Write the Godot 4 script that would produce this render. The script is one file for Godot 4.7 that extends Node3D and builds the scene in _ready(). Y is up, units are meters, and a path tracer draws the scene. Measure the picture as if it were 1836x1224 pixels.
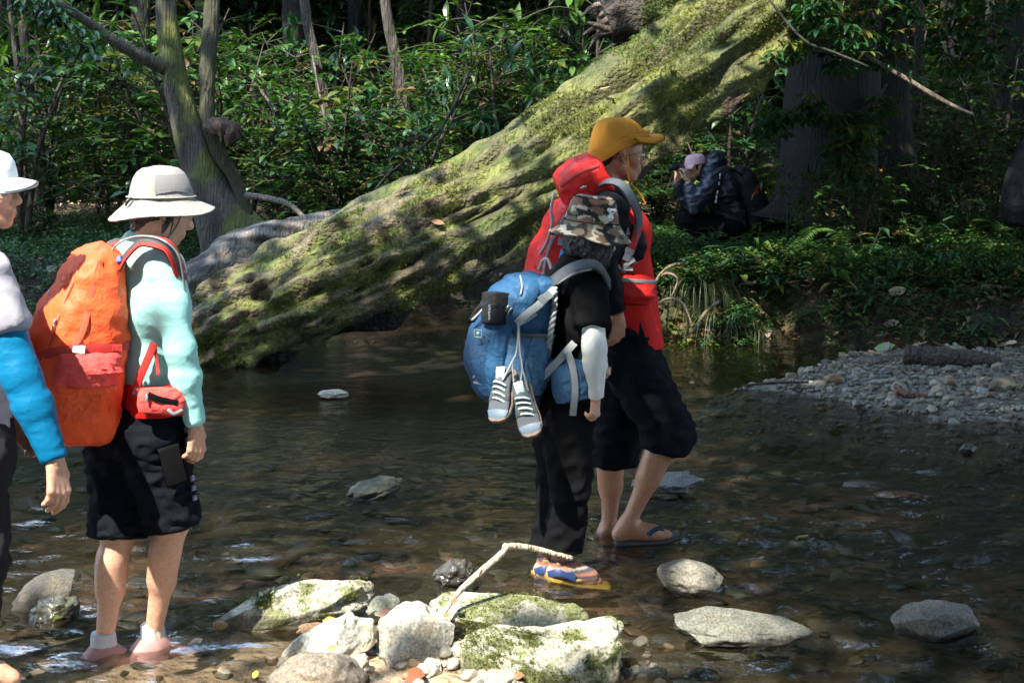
extends Node3D
# A group of hikers wading a forest stream beneath a huge mossy fallen log.
# x to the right, y up, the far bank towards -z; the water lies at y = 0. Metres throughout.

var M := {}
var T := {}
var taken := {}
var rng := RandomNumberGenerator.new()
var nz := FastNoiseLite.new()
var fbm := FastNoiseLite.new()
var SUN := Vector3(-0.30, 0.80, 0.52).normalized()

func _ready() -> void:
	# ---- camera
	var cam := Camera3D.new()
	cam.name = "camera"
	add_child(cam)
	cam.position = Vector3(0, 1.83, 0)
	cam.rotation = Vector3(deg_to_rad(-9.04), 0, 0)
	cam.fov = 26.0
	cam.near = 0.1
	cam.far = 200.0
	cam.current = true
	# ---- sky and exposure
	var sm := ProceduralSkyMaterial.new()
	sm.sky_top_color = Color(0.56, 0.68, 0.84)
	sm.sky_horizon_color = Color(0.86, 0.91, 0.96)
	sm.sky_curve = 0.2
	sm.sky_energy_multiplier = 1.9
	sm.ground_bottom_color = Color(0.12, 0.13, 0.08)
	sm.ground_horizon_color = Color(0.5, 0.55, 0.5)
	var cloud := FastNoiseLite.new()
	cloud.seed = 5
	cloud.frequency = 0.012
	cloud.fractal_octaves = 5
	var ramp := Gradient.new()
	ramp.offsets = PackedFloat32Array([0.0, 0.5, 0.72, 1.0])
	ramp.colors = PackedColorArray([Color(1, 1, 1, 0), Color(1, 1, 1, 0), Color(1, 1, 1, 0.7), Color(1, 1, 1, 0.85)])
	var cover := NoiseTexture2D.new()
	cover.width = 512
	cover.height = 256
	cover.seamless = true
	cover.noise = cloud
	cover.color_ramp = ramp
	sm.sky_cover = cover
	var sky := Sky.new()
	sky.sky_material = sm
	var env := Environment.new()
	env.background_mode = Environment.BG_SKY
	env.sky = sky
	env.tonemap_mode = Environment.TONE_MAPPER_LINEAR
	env.tonemap_exposure = 3.2
	env.sdfgi_enabled = true
	env.ssao_enabled = true
	env.ssil_enabled = true
	var we := WorldEnvironment.new()
	we.name = "world_environment"
	we.environment = env
	add_child(we)
	# ---- sun
	var sun := DirectionalLight3D.new()
	sun.name = "sun"
	sun.light_energy = 1.6
	sun.light_color = Color(1.0, 0.98, 0.93)
	sun.light_angular_distance = 0.5
	sun.shadow_enabled = true
	add_child(sun)
	sun.look_at_from_position(SUN * 50.0, Vector3.ZERO, Vector3.UP)
	# ---- the place
	nz.noise_type = FastNoiseLite.TYPE_SIMPLEX_SMOOTH
	nz.frequency = 1.0
	nz.fractal_type = FastNoiseLite.FRACTAL_NONE
	nz.seed = 11
	fbm.noise_type = FastNoiseLite.TYPE_SIMPLEX_SMOOTH
	fbm.frequency = 1.0
	fbm.fractal_type = FastNoiseLite.FRACTAL_FBM
	fbm.fractal_octaves = 4
	fbm.seed = 23
	textures()
	materials()
	var t0 := Time.get_ticks_msec()
	build_ground()
	build_water()
	build_log()
	print("ground, log ", Time.get_ticks_msec() - t0)
	build_forest()
	print("forest ", Time.get_ticks_msec() - t0)
	build_bank_plants()
	build_rocks()
	print("rocks ", Time.get_ticks_msec() - t0)
	build_people()
	print("people ", Time.get_ticks_msec() - t0)
	build_gear()
	print("all ", Time.get_ticks_msec() - t0)

# ------------------------------------------------------------------ naming
func numbered(called: String) -> String:
	if not taken.has(called):
		taken[called] = 0
		return called
	taken[called] += 1
	return "%s_%03d" % [called, taken[called]]

func tag(o: Node, label := "", category := "", group := "", kind := "") -> Node:
	if label: o.set_meta("label", label)
	if category: o.set_meta("category", category)
	if group: o.set_meta("group", group)
	if kind: o.set_meta("kind", kind)
	return o

func thing(called: String, label: String, category: String, at := Vector3.ZERO, turn := 0.0, group := "") -> Node3D:
	var o := Node3D.new()
	o.name = numbered(called)
	add_child(o)
	o.position = at
	o.rotation.y = turn
	tag(o, label, category, group)
	return o

func obj(called: String, mesh: Mesh, m: Material, parent: Node = self, at := Vector3.ZERO) -> MeshInstance3D:
	var o := MeshInstance3D.new()
	if parent == self:
		o.name = numbered(called)
	else:
		var k := 0
		var nm := called
		while parent.has_node(NodePath(nm)):
			k += 1
			nm = "%s_%03d" % [called, k]
		o.name = nm
	o.mesh = mesh
	o.material_override = m
	parent.add_child(o, true)
	o.position = at
	return o

func dup(root: Node3D, called: String, at: Vector3, turn: float, size := 1.0, label := "", group := "") -> Node3D:
	var r: Node3D = root.duplicate()
	r.name = numbered(called)
	add_child(r)
	r.position = at
	r.rotation = Vector3(0, turn, 0)
	r.scale = Vector3.ONE * size
	if label: r.set_meta("label", label)
	if group: r.set_meta("group", group)
	return r

func scatter(called: String, mesh: Mesh, m: Material, xf: Array, cols: Array, parent: Node = self) -> MultiMeshInstance3D:
	var mm := MultiMesh.new()
	mm.transform_format = MultiMesh.TRANSFORM_3D
	mm.use_colors = true
	mm.mesh = mesh
	mm.instance_count = xf.size()
	for i in xf.size():
		mm.set_instance_transform(i, xf[i])
		mm.set_instance_color(i, cols[i] if i < cols.size() else Color.WHITE)
	var o := MultiMeshInstance3D.new()
	o.name = numbered(called) if parent == self else called
	o.multimesh = mm
	o.material_override = m
	parent.add_child(o, true)
	o.set_meta("kind", "stuff")
	return o

# ------------------------------------------------------------------ mesh under construction
class MB:
	var v := PackedVector3Array()
	var c := PackedColorArray()
	var uv := PackedVector2Array()
	var i := PackedInt32Array()

	func vert(p: Vector3, col := Color.WHITE) -> int:
		v.append(p)
		c.append(col)
		return v.size() - 1

	func tri(a: int, b: int, d: int) -> void:
		i.append(a)
		i.append(b)
		i.append(d)

	func quad(a: int, b: int, d: int, e: int) -> void:
		tri(a, b, d)
		tri(a, d, e)

	func put(o: MB, x := Transform3D(), tint := Color.WHITE) -> void:
		var first := v.size()
		for k in o.v.size():
			v.append(x * o.v[k])
			c.append(o.c[k] * tint)
		for k in o.i:
			i.append(first + k)

	func normals() -> PackedVector3Array:
		var n := PackedVector3Array()
		n.resize(v.size())
		for k in range(0, i.size(), 3):
			var a := i[k]
			var b := i[k + 1]
			var d := i[k + 2]
			var f := (v[d] - v[a]).cross(v[b] - v[a])
			n[a] += f
			n[b] += f
			n[d] += f
		for k in n.size():
			n[k] = n[k].normalized()
		return n

	func mesh(smooth := true) -> ArrayMesh:
		var a := []
		a.resize(Mesh.ARRAY_MAX)
		a[Mesh.ARRAY_VERTEX] = v
		a[Mesh.ARRAY_COLOR] = c
		if uv.size() == v.size():
			a[Mesh.ARRAY_TEX_UV] = uv
		if smooth:
			a[Mesh.ARRAY_NORMAL] = normals()
			a[Mesh.ARRAY_INDEX] = i
			var am := ArrayMesh.new()
			am.add_surface_from_arrays(Mesh.PRIMITIVE_TRIANGLES, a)
			return am
		var fv := PackedVector3Array()
		var fc := PackedColorArray()
		var fn := PackedVector3Array()
		for k in range(0, i.size(), 3):
			var n := (v[i[k + 2]] - v[i[k]]).cross(v[i[k + 1]] - v[i[k]]).normalized()
			for j in 3:
				fv.append(v[i[k + j]])
				fc.append(c[i[k + j]])
				fn.append(n)
		a[Mesh.ARRAY_VERTEX] = fv
		a[Mesh.ARRAY_COLOR] = fc
		a[Mesh.ARRAY_NORMAL] = fn
		a[Mesh.ARRAY_TEX_UV] = null
		var am2 := ArrayMesh.new()
		am2.add_surface_from_arrays(Mesh.PRIMITIVE_TRIANGLES, a)
		return am2

# ------------------------------------------------------------------ shapes
func spline(pts: Array, each: int) -> PackedVector3Array:
	var out := PackedVector3Array()
	for k in pts.size() - 1:
		var a: Vector3 = pts[maxi(k - 1, 0)]
		var b: Vector3 = pts[k]
		var d: Vector3 = pts[k + 1]
		var e: Vector3 = pts[mini(k + 2, pts.size() - 1)]
		for j in each:
			out.append(b.cubic_interpolate(d, a, e, float(j) / each))
	out.append(pts[-1])
	return out

func lerp_list(list: Array, t: float) -> float:
	var f := clampf(t, 0, 1) * (list.size() - 1)
	var k := mini(int(f), list.size() - 2)
	if list.size() == 1: return list[0]
	return lerpf(list[k], list[k + 1], f - k)

# a round sweep; radii are spread evenly along it
func tube(mb: MB, pts: PackedVector3Array, radii: Array, sides := 8, col := Color.WHITE, bump := 0.0, freq := 8.0, flat := 1.0, hint := Vector3.ZERO) -> void:
	var n := pts.size()
	var first := mb.v.size()
	var u := Vector3.ZERO
	for k in n:
		var t := (pts[mini(k + 1, n - 1)] - pts[maxi(k - 1, 0)]).normalized()
		if k == 0:
			u = hint if hint != Vector3.ZERO else (Vector3.UP if absf(t.y) < 0.9 else Vector3.RIGHT)
		u = (u - t * u.dot(t)).normalized()
		var w := t.cross(u)
		var r := lerp_list(radii, float(k) / (n - 1))
		for j in sides:
			var a := TAU * j / sides
			var p := pts[k] + (u * cos(a) * flat + w * sin(a)) * r
			if bump > 0.0:
				p += (u * cos(a) + w * sin(a)) * bump * r * fbm.get_noise_3dv(p * freq)
			mb.vert(p, col)
	for k in n - 1:
		for j in sides:
			var a := first + k * sides + j
			var b := first + k * sides + (j + 1) % sides
			mb.quad(a, b, b + sides, a + sides)
	for e in 2:
		var k := 0 if e == 0 else n - 1
		var mid := mb.vert(pts[k], col)
		for j in sides:
			var a := first + k * sides + j
			var b := first + k * sides + (j + 1) % sides
			if e == 0: mb.tri(mid, b, a)
			else: mb.tri(mid, a, b)

# a strap: flat band of a width and thickness along points, whose face looks along out[k] (one per point, or one for all)
func strap(mb: MB, pts: PackedVector3Array, width: float, thick: float, out: Array, col := Color.WHITE) -> void:
	var n := pts.size()
	var first := mb.v.size()
	for k in n:
		var t := (pts[mini(k + 1, n - 1)] - pts[maxi(k - 1, 0)]).normalized()
		var f := float(k) / (n - 1) * (out.size() - 1)
		var k0 := mini(int(f), maxi(out.size() - 2, 0))
		var o: Vector3 = out[0] if out.size() == 1 else out[k0].lerp(out[k0 + 1], f - k0)
		o = (o - t * o.dot(t)).normalized()
		var w := t.cross(o)
		for q in [[-1, -0.6], [-0.9, 1], [0.9, 1], [1, -0.6]]:
			mb.vert(pts[k] + w * width * 0.5 * q[0] + o * thick * (0.5 if q[1] > 0 else -0.5), col)
	for k in n - 1:
		for j in 4:
			var a := first + k * 4 + j
			var b := first + k * 4 + (j + 1) % 4
			mb.quad(a, a + 4, b + 4, b)
	mb.quad(first, first + 1, first + 2, first + 3)
	var l := first + (n - 1) * 4
	mb.quad(l + 3, l + 2, l + 1, l)

# a surface through rings of points (each ring an Array of Vector3 of one length), closed round and capped
func loft(mb: MB, rings: Array, col := Color.WHITE, cap := true) -> void:
	var first := mb.v.size()
	var s: int = rings[0].size()
	for r in rings:
		for p in r: mb.vert(p, col)
	for k in rings.size() - 1:
		for j in s:
			var a := first + k * s + j
			var b := first + k * s + (j + 1) % s
			mb.quad(a, b, b + s, a + s)
	if cap:
		for e in 2:
			var r: Array = rings[0] if e == 0 else rings[-1]
			var mid := Vector3.ZERO
			for p in r: mid += p
			var m := mb.vert(mid / s, col)
			var o := first if e == 0 else first + (rings.size() - 1) * s
			for j in s:
				if e == 0: mb.tri(m, o + (j + 1) % s, o + j)
				else: mb.tri(m, o + j, o + (j + 1) % s)

var ico_cache := {}
func ico(level: int) -> MB:
	if ico_cache.has(level):
		return ico_cache[level]
	var mb := MB.new()
	if level == 0:
		var g := (1.0 + sqrt(5.0)) / 2.0
		for p in [Vector3(-1, g, 0), Vector3(1, g, 0), Vector3(-1, -g, 0), Vector3(1, -g, 0), Vector3(0, -1, g), Vector3(0, 1, g), Vector3(0, -1, -g), Vector3(0, 1, -g), Vector3(g, 0, -1), Vector3(g, 0, 1), Vector3(-g, 0, -1), Vector3(-g, 0, 1)]:
			mb.vert(p.normalized())
		for f in [[0, 11, 5], [0, 5, 1], [0, 1, 7], [0, 7, 10], [0, 10, 11], [1, 5, 9], [5, 11, 4], [11, 10, 2], [10, 7, 6], [7, 1, 8], [3, 9, 4], [3, 4, 2], [3, 2, 6], [3, 6, 8], [3, 8, 9], [4, 9, 5], [2, 4, 11], [6, 2, 10], [8, 6, 7], [9, 8, 1]]:
			mb.tri(f[0], f[2], f[1])
	else:
		var o := ico(level - 1)
		mb.v = o.v.duplicate()
		mb.c = o.c.duplicate()
		var mids := {}
		for k in range(0, o.i.size(), 3):
			var q := [o.i[k], o.i[k + 1], o.i[k + 2]]
			var m := [0, 0, 0]
			for j in 3:
				var a: int = q[j]
				var b: int = q[(j + 1) % 3]
				var key := mini(a, b) * 1000000 + maxi(a, b)
				if not mids.has(key):
					mids[key] = mb.vert((o.v[a] + o.v[b]).normalized())
				m[j] = mids[key]
			mb.tri(q[0], m[0], m[2])
			mb.tri(m[0], q[1], m[1])
			mb.tri(m[2], m[1], q[2])
			mb.tri(m[0], m[1], m[2])
	ico_cache[level] = mb
	return mb

# ------------------------------------------------------------------ bodies: tapered capsules joined smoothly, meshed by surface nets
# a bone is [from, to, radius, radius] with an optional dictionary: n and s (squash along n by s), cut ([point, outward normal], ...)
func bone(a: Vector3, b: Vector3, ra: float, rb: float, n := Vector3.ZERO, s := 1.0, cut := []) -> Array:
	return [a, b, ra, rb, n, s, cut]

func grown(bones: Array, by: float, cut := []) -> Array:
	var out := []
	for b in bones:
		out.append([b[0], b[1], b[2] + by, b[3] + by, b[4], b[5], b[6] + cut])
	return out

func blob(bones: Array, cell: float, k: float, mb: MB = null) -> MB:
	if mb == null: mb = MB.new()
	var lo := Vector3.INF
	var hi := -Vector3.INF
	for b in bones:
		var r: float = maxf(b[2], b[3]) + cell * 3.0 + k * 0.3
		lo = lo.min(b[0] - Vector3.ONE * r).min(b[1] - Vector3.ONE * r)
		hi = hi.max(b[0] + Vector3.ONE * r).max(b[1] + Vector3.ONE * r)
	var nx := int((hi.x - lo.x) / cell) + 2
	var ny := int((hi.y - lo.y) / cell) + 2
	var nzz := int((hi.z - lo.z) / cell) + 2
	var field := PackedFloat32Array()
	field.resize(nx * ny * nzz)
	field.fill(1.0)
	var sx := 1
	var sy := nx
	var sz := nx * ny
	for b in bones:
		var a: Vector3 = b[0]
		var ab: Vector3 = b[1] - b[0]
		var l2 := maxf(ab.length_squared(), 1e-9)
		var ra: float = b[2]
		var dr: float = b[3] - b[2]
		var n: Vector3 = b[4]
		var s: float = b[5]
		var squash := s != 1.0
		var si := 1.0 / s - 1.0
		if squash: 
			ab += n * ab.dot(n) * si
			l2 = maxf(ab.length_squared(), 1e-9)
		var cuts: Array = b[6]
		var reach := maxf(ra, ra + dr) * maxf(1.0, s) + cell * 2.2 + k * 0.3
		var p0: Vector3 = (b[0].min(b[1]) - Vector3.ONE * reach - lo) / cell
		var p1: Vector3 = (b[0].max(b[1]) + Vector3.ONE * reach - lo) / cell
		for z in range(maxi(int(p0.z), 0), mini(int(p1.z) + 1, nzz - 1) + 1):
			for y in range(maxi(int(p0.y), 0), mini(int(p1.y) + 1, ny - 1) + 1):
				var at := y * sy + z * sz
				for x in range(maxi(int(p0.x), 0), mini(int(p1.x) + 1, nx - 1) + 1):
					var p := lo + Vector3(x, y, z) * cell
					var q := p - a
					if squash: q += n * (q.dot(n) * si)
					var t := clampf(q.dot(ab) / l2, 0.0, 1.0)
					var d := (q - ab * t).length() - ra - dr * t
					for cu in cuts:
						d = maxf(d, (p - cu[0]).dot(cu[1]))
					var old := field[at + x]
					var h := k - absf(old - d)
					if h > 0.0: d = minf(old, d) - h * h * 0.25 / k
					elif old < d: continue
					field[at + x] = d
	var index := PackedInt32Array()
	index.resize(field.size())
	index.fill(-1)
	var near := cell * 1.9
	var corner := [0, sx, sy, sx + sy, sz, sx + sz, sy + sz, sx + sy + sz]
	var where := [Vector3(0, 0, 0), Vector3(1, 0, 0), Vector3(0, 1, 0), Vector3(1, 1, 0), Vector3(0, 0, 1), Vector3(1, 0, 1), Vector3(0, 1, 1), Vector3(1, 1, 1)]
	var edges := [[0, 1], [2, 3], [4, 5], [6, 7], [0, 2], [1, 3], [4, 6], [5, 7], [0, 4], [1, 5], [2, 6], [3, 7]]
	var cells := PackedInt32Array()
	for z in nzz - 1:
		for y in ny - 1:
			var at := y * sy + z * sz
			for x in nx - 1:
				var f := field[at + x]
				if f > near or f < -near: continue
				var inside := 0
				for q in 8:
					if field[at + x + corner[q]] < 0.0: inside += 1
				if inside == 0 or inside == 8: continue
				var sum := Vector3.ZERO
				var m := 0
				for e in edges:
					var f0 := field[at + x + corner[e[0]]]
					var f1 := field[at + x + corner[e[1]]]
					if (f0 < 0.0) != (f1 < 0.0):
						var w0: Vector3 = where[e[0]]
						sum += w0.lerp(where[e[1]], f0 / (f0 - f1))
						m += 1
				index[at + x] = mb.vert(lo + (Vector3(x, y, z) + sum / m) * cell)
				cells.append(at + x)
	for at in cells:
		var f := field[at]
		for axis in 3:
			var st: int = [sx, sy, sz][axis]
			var u: int = [sy, sz, sx][axis]
			var w: int = [sz, sx, sy][axis]
			var g := field[at + st]
			if (f < 0.0) == (g < 0.0): continue
			if at - u - w < 0: continue
			var a := index[at]
			var b := index[at - u]
			var d := index[at - u - w]
			var e := index[at - w]
			if a < 0 or b < 0 or d < 0 or e < 0: continue
			if f < 0.0: mb.quad(a, e, d, b)
			else: mb.quad(a, b, d, e)
	return mb

# folds: the surface pushed in and out along its normals by noise stretched along one way
func folds(mb: MB, amp: float, freq: Vector3, seed_at := 0.0, from := 0) -> MB:
	var n := mb.normals()
	for k in range(from, mb.v.size()):
		var p := mb.v[k] * freq + Vector3.ONE * seed_at
		var a := nz.get_noise_3dv(p)
		mb.v[k] += n[k] * amp * (1.0 - 2.0 * absf(a) + 0.5 * nz.get_noise_3dv(p * 2.3))
	return mb

func paint(mb: MB, f: Callable) -> MB:
	for k in mb.v.size():
		mb.c[k] = f.call(mb.v[k])
	return mb

# ------------------------------------------------------------------ textures and materials
func noise_tex(fn: FastNoiseLite, size := 512, cr: Gradient = null) -> NoiseTexture2D:
	var t := NoiseTexture2D.new()
	t.width = size
	t.height = size
	t.seamless = true
	t.noise = fn
	if cr: t.color_ramp = cr
	return t

func noise_of(type: int, freq: float, oct: int, sd: int) -> FastNoiseLite:
	var n := FastNoiseLite.new()
	n.noise_type = type
	n.frequency = freq
	n.fractal_type = FastNoiseLite.FRACTAL_FBM if oct > 1 else FastNoiseLite.FRACTAL_NONE
	n.fractal_octaves = oct
	n.seed = sd
	return n

func ramp_of(list: Array) -> Gradient:
	var g := Gradient.new()
	var o := PackedFloat32Array()
	var c := PackedColorArray()
	for k in list:
		o.append(k[0])
		c.append(k[1])
	g.offsets = o
	g.colors = c
	return g

func textures() -> void:
	T.grain = noise_tex(noise_of(FastNoiseLite.TYPE_SIMPLEX_SMOOTH, 0.02, 6, 3))
	T.fine = noise_tex(noise_of(FastNoiseLite.TYPE_SIMPLEX_SMOOTH, 0.09, 3, 4))
	T.tone = noise_tex(noise_of(FastNoiseLite.TYPE_SIMPLEX_SMOOTH, 0.015, 6, 7), 512, ramp_of([[0.0, Color(0.62, 0.62, 0.62)], [0.5, Color(0.88, 0.88, 0.88)], [1.0, Color(1, 1, 1)]]))
	var speck := noise_of(FastNoiseLite.TYPE_SIMPLEX_SMOOTH, 0.05, 5, 9)
	T.stone = noise_tex(speck, 512, ramp_of([[0.0, Color(0.45, 0.44, 0.42)], [0.35, Color(0.75, 0.74, 0.72)], [0.6, Color(0.95, 0.94, 0.92)], [1.0, Color(1, 1, 1)]]))
	T.skin = noise_tex(noise_of(FastNoiseLite.TYPE_SIMPLEX_SMOOTH, 0.02, 5, 17), 256, ramp_of([[0.0, Color(0.86, 0.80, 0.78)], [0.5, Color(0.95, 0.93, 0.92)], [1.0, Color(1, 1, 1)]]))
	# bark: furrows along one way
	var bk := noise_of(FastNoiseLite.TYPE_SIMPLEX_SMOOTH, 0.03, 5, 31)
	var bi := Image.create(512, 512, false, Image.FORMAT_L8)
	var src := bk.get_seamless_image(512, 64)
	src.resize(512, 512, Image.INTERPOLATE_CUBIC)
	bi.blit_rect(src, Rect2i(0, 0, 512, 512), Vector2i.ZERO)
	T.bark = ImageTexture.create_from_image(bi)
	# weave
	var wi := Image.create(64, 64, false, Image.FORMAT_L8)
	for y in 64:
		for x in 64:
			var a := absf(sin(x * PI / 4.0)) * (1.0 if (y / 4) % 2 == 0 else 0.55)
			var b := absf(sin(y * PI / 4.0)) * (1.0 if (x / 4) % 2 == 1 else 0.55)
			wi.set_pixel(x, y, Color.from_hsv(0, 0, clampf(0.5 * maxf(a, b) + 0.3, 0, 1)))
	T.weave = ImageTexture.create_from_image(wi)
	# crumpled cloth
	var cr := noise_of(FastNoiseLite.TYPE_SIMPLEX_SMOOTH, 0.012, 4, 41)
	cr.fractal_type = FastNoiseLite.FRACTAL_RIDGED
	T.crumple = noise_tex(cr)
	var rip := noise_of(FastNoiseLite.TYPE_SIMPLEX_SMOOTH, 0.025, 4, 51)
	T.ripple = noise_tex(rip, 512)

func lin(r: float, g: float, b: float) -> Color:
	return Color(r, g, b).linear_to_srgb()

func mat(called: String, color: Color, rough := 0.7, opt := {}) -> StandardMaterial3D:
	var m := StandardMaterial3D.new()
	m.resource_name = called
	m.albedo_color = color
	m.roughness = rough
	m.metallic_specular = opt.get("spec", 0.5)
	m.metallic = opt.get("metal", 0.0)
	if opt.has("bump"):
		m.heightmap_enabled = true
		m.heightmap_texture = opt.bump
		m.heightmap_scale = opt.get("cm", 1.0)
	if opt.has("tex"):
		m.albedo_texture = opt.tex
	if opt.has("bump") or opt.has("tex"):
		m.uv1_triplanar = true
		m.uv1_world_triplanar = opt.get("world", false)
		var s = opt.get("scale", 1.0)
		m.uv1_scale = s if s is Vector3 else Vector3.ONE * s
	if opt.get("vcol", true):
		m.vertex_color_use_as_albedo = true
	if opt.has("back"):
		m.backlight_enabled = true
		m.backlight = opt.back
	if opt.has("rim"):
		m.rim_enabled = true
		m.rim = opt.rim
		m.rim_tint = 0.7
	if opt.has("sss"):
		m.subsurf_scatter_enabled = true
		m.subsurf_scatter_strength = opt.sss
	if opt.has("coat"):
		m.clearcoat_enabled = true
		m.clearcoat = opt.coat
		m.clearcoat_roughness = opt.get("coat_rough", 0.2)
	M[called] = m
	return m

func materials() -> void:
	var w := Color.WHITE
	mat("ground", w, 0.9, {"bump": T.grain, "cm": 5.0, "tex": T.tone, "scale": 0.9, "world": true})
	mat("log_wood", w, 0.85, {"bump": T.grain, "cm": 3.5, "tex": T.tone, "scale": 2.2})
	mat("bark", w, 0.9, {"bump": T.bark, "cm": 3.0, "tex": T.tone, "scale": 2.5})
	mat("stone", w, 0.75, {"bump": T.grain, "cm": 0.35, "tex": T.stone, "scale": 3.0})
	mat("wet_stone", w, 0.28, {"bump": T.grain, "cm": 0.7, "tex": T.stone, "scale": 3.0})
	mat("pebble", w, 0.55, {"tex": T.stone, "scale": 6.0})
	mat("leaf", w, 0.36, {"back": Color(0.75, 0.85, 0.35), "spec": 0.45})
	mat("soft_leaf", w, 0.5, {"back": Color(0.7, 0.8, 0.35)})
	mat("dead_leaf", w, 0.7, {"back": Color(0.3, 0.25, 0.2)})
	mat("moss", w, 0.9, {"back": Color(0.4, 0.42, 0.2), "spec": 0.3})
	mat("dead_wood", w, 0.85, {"bump": T.bark, "cm": 2.0, "tex": T.tone, "scale": Vector3(2.0, 6.0, 6.0)})
	# water: a clear sheet, a little murky
	var m := mat("water", Color(lin(0.022, 0.016, 0.006), 0.40), 0.03, {"vcol": false, "bump": T.ripple, "cm": 0.35, "scale": Vector3(0.5, 0.5, 1.1), "world": true})
	m.transparency = BaseMaterial3D.TRANSPARENCY_ALPHA
	# cloth and skin
	var c1 := {"bump": T.crumple, "cm": 0.22, "scale": Vector3(1.6, 2.6, 1.6), "vcol": false, "spec": 0.22}
	mat("skin", lin(0.58, 0.34, 0.235), 0.42, {"tex": T.skin, "bump": T.fine, "cm": 0.03, "scale": 12.0, "sss": 0.12, "vcol": false})
	mat("tan_skin", lin(0.42, 0.22, 0.13), 0.42, {"tex": T.skin, "bump": T.fine, "cm": 0.03, "scale": 12.0, "sss": 0.12, "vcol": false})
	mat("hair", lin(0.012, 0.010, 0.009), 0.4, {"bump": T.bark, "cm": 0.6, "scale": Vector3(14, 3, 14), "vcol": false})
	mat("eye", lin(0.02, 0.015, 0.012), 0.15, {"vcol": false})
	mat("teal_cloth", lin(0.30, 0.60, 0.57), 0.75, c1)
	var c0 := {"bump": T.crumple, "cm": 0.12, "scale": 2.2, "vcol": false, "spec": 0.15}
	mat("black_cloth", lin(0.006, 0.006, 0.007), 0.85, c0)
	mat("navy_cloth", lin(0.007, 0.008, 0.012), 0.8, c0)
	mat("charcoal_cloth", lin(0.022, 0.021, 0.024), 0.8, c0)
	mat("grey_cloth", lin(0.30, 0.29, 0.33), 0.85, c1)
	mat("blue_sleeve", lin(0.003, 0.125, 0.26), 0.55, c1)
	mat("white_sleeve", lin(0.62, 0.64, 0.62), 0.6, c1)
	mat("red_cloth", lin(0.50, 0.018, 0.016), 0.75, c1)
	mat("black_knit", lin(0.009, 0.010, 0.014), 0.6, c0)
	mat("puffer", lin(0.015, 0.019, 0.034), 0.42, {"bump": T.crumple, "cm": 0.3, "scale": 4.0, "vcol": false})
	var c2 := {"bump": T.crumple, "cm": 0.45, "scale": 2.4, "vcol": false, "spec": 0.3}
	mat("orange_nylon", lin(0.82, 0.105, 0.032), 0.5, c2)
	mat("coral_mesh", lin(0.72, 0.085, 0.075), 0.6, c2)
	mat("red_nylon", lin(0.50, 0.016, 0.013), 0.5, c2)
	mat("blue_nylon", lin(0.018, 0.068, 0.145), 0.5, c2)
	mat("light_blue_nylon", lin(0.045, 0.108, 0.20), 0.5, c2)
	mat("navy_nylon", lin(0.014, 0.045, 0.10), 0.55, c2)
	mat("black_nylon", lin(0.012, 0.012, 0.013), 0.55, c2)
	mat("grey_web", lin(0.24, 0.26, 0.27), 0.7, {"vcol": false, "bump": T.weave, "cm": 0.1, "scale": 30.0})
	mat("dark_web", lin(0.045, 0.05, 0.055), 0.7, {"vcol": false, "bump": T.weave, "cm": 0.1, "scale": 30.0})
	mat("red_web", lin(0.46, 0.028, 0.022), 0.7, {"vcol": false, "bump": T.weave, "cm": 0.1, "scale": 30.0})
	mat("white_plastic", lin(0.75, 0.75, 0.74), 0.4, {"vcol": false})
	mat("grey_plastic", lin(0.16, 0.18, 0.19), 0.4, {"vcol": false})
	mat("black_plastic", lin(0.012, 0.012, 0.013), 0.35, {"vcol": false})
	mat("clear_tube", lin(0.24, 0.25, 0.24), 0.25, {"vcol": false})
	mat("beige_cloth", lin(0.265, 0.255, 0.24), 0.85, c1)
	mat("grey_mesh", lin(0.22, 0.215, 0.22), 0.9, {"bump": T.weave, "cm": 0.3, "scale": 40.0, "vcol": false})
	mat("white_cloth", lin(0.74, 0.80, 0.80), 0.85, c1)
	mat("ochre_cloth", lin(0.42, 0.185, 0.025), 0.8, c1)
	mat("pink_cloth", lin(0.60, 0.39, 0.41), 0.8, c1)
	mat("sock", lin(0.45, 0.45, 0.48), 0.95, {"bump": T.weave, "cm": 0.3, "scale": 30.0, "vcol": false})
	mat("vertex_cloth", w, 0.85, {"bump": T.crumple, "cm": 0.10, "scale": 3.0})
	mat("vertex_plastic", w, 0.5, {})
	mat("metal", lin(0.5, 0.5, 0.5), 0.3, {"metal": 1.0, "vcol": false})
	var gl := mat("glass", Color(0.9, 0.95, 0.95, 0.08), 0.03, {"vcol": false})
	gl.transparency = BaseMaterial3D.TRANSPARENCY_ALPHA

# ------------------------------------------------------------------ the ground: stream bed, far bank, hillside, near bank
func bank_edge(x: float) -> float:     # how far off the water meets the far bank
	var e := 11.7
	e = lerpf(e, 13.4, smoothstep(-3.3, -2.5, x) * (1.0 - smoothstep(0.2, 1.0, x)))
	e = lerpf(e, 11.25, smoothstep(0.5, 1.3, x))
	e -= 0.55 * smoothstep(1.9, 3.0, x)
	return e + 0.18 * fbm.get_noise_2d(x * 0.9, 3.0)

func gravel(x: float, d: float) -> float:   # 0 away from the gravel bar, 1 on it
	var near := lerpf(9.35, 8.15, smoothstep(1.2, 3.2, x)) + 0.12 * fbm.get_noise_2d(x * 1.5, 9.0)
	var far := lerpf(9.75, 10.9, smoothstep(1.5, 2.7, x)) + 0.15 * fbm.get_noise_2d(x * 1.3, 19.0)
	return smoothstep(near - 0.25, near + 0.35, d) * (1.0 - smoothstep(far - 0.2, far + 0.25, d)) * smoothstep(0.95, 1.5, x)

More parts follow.
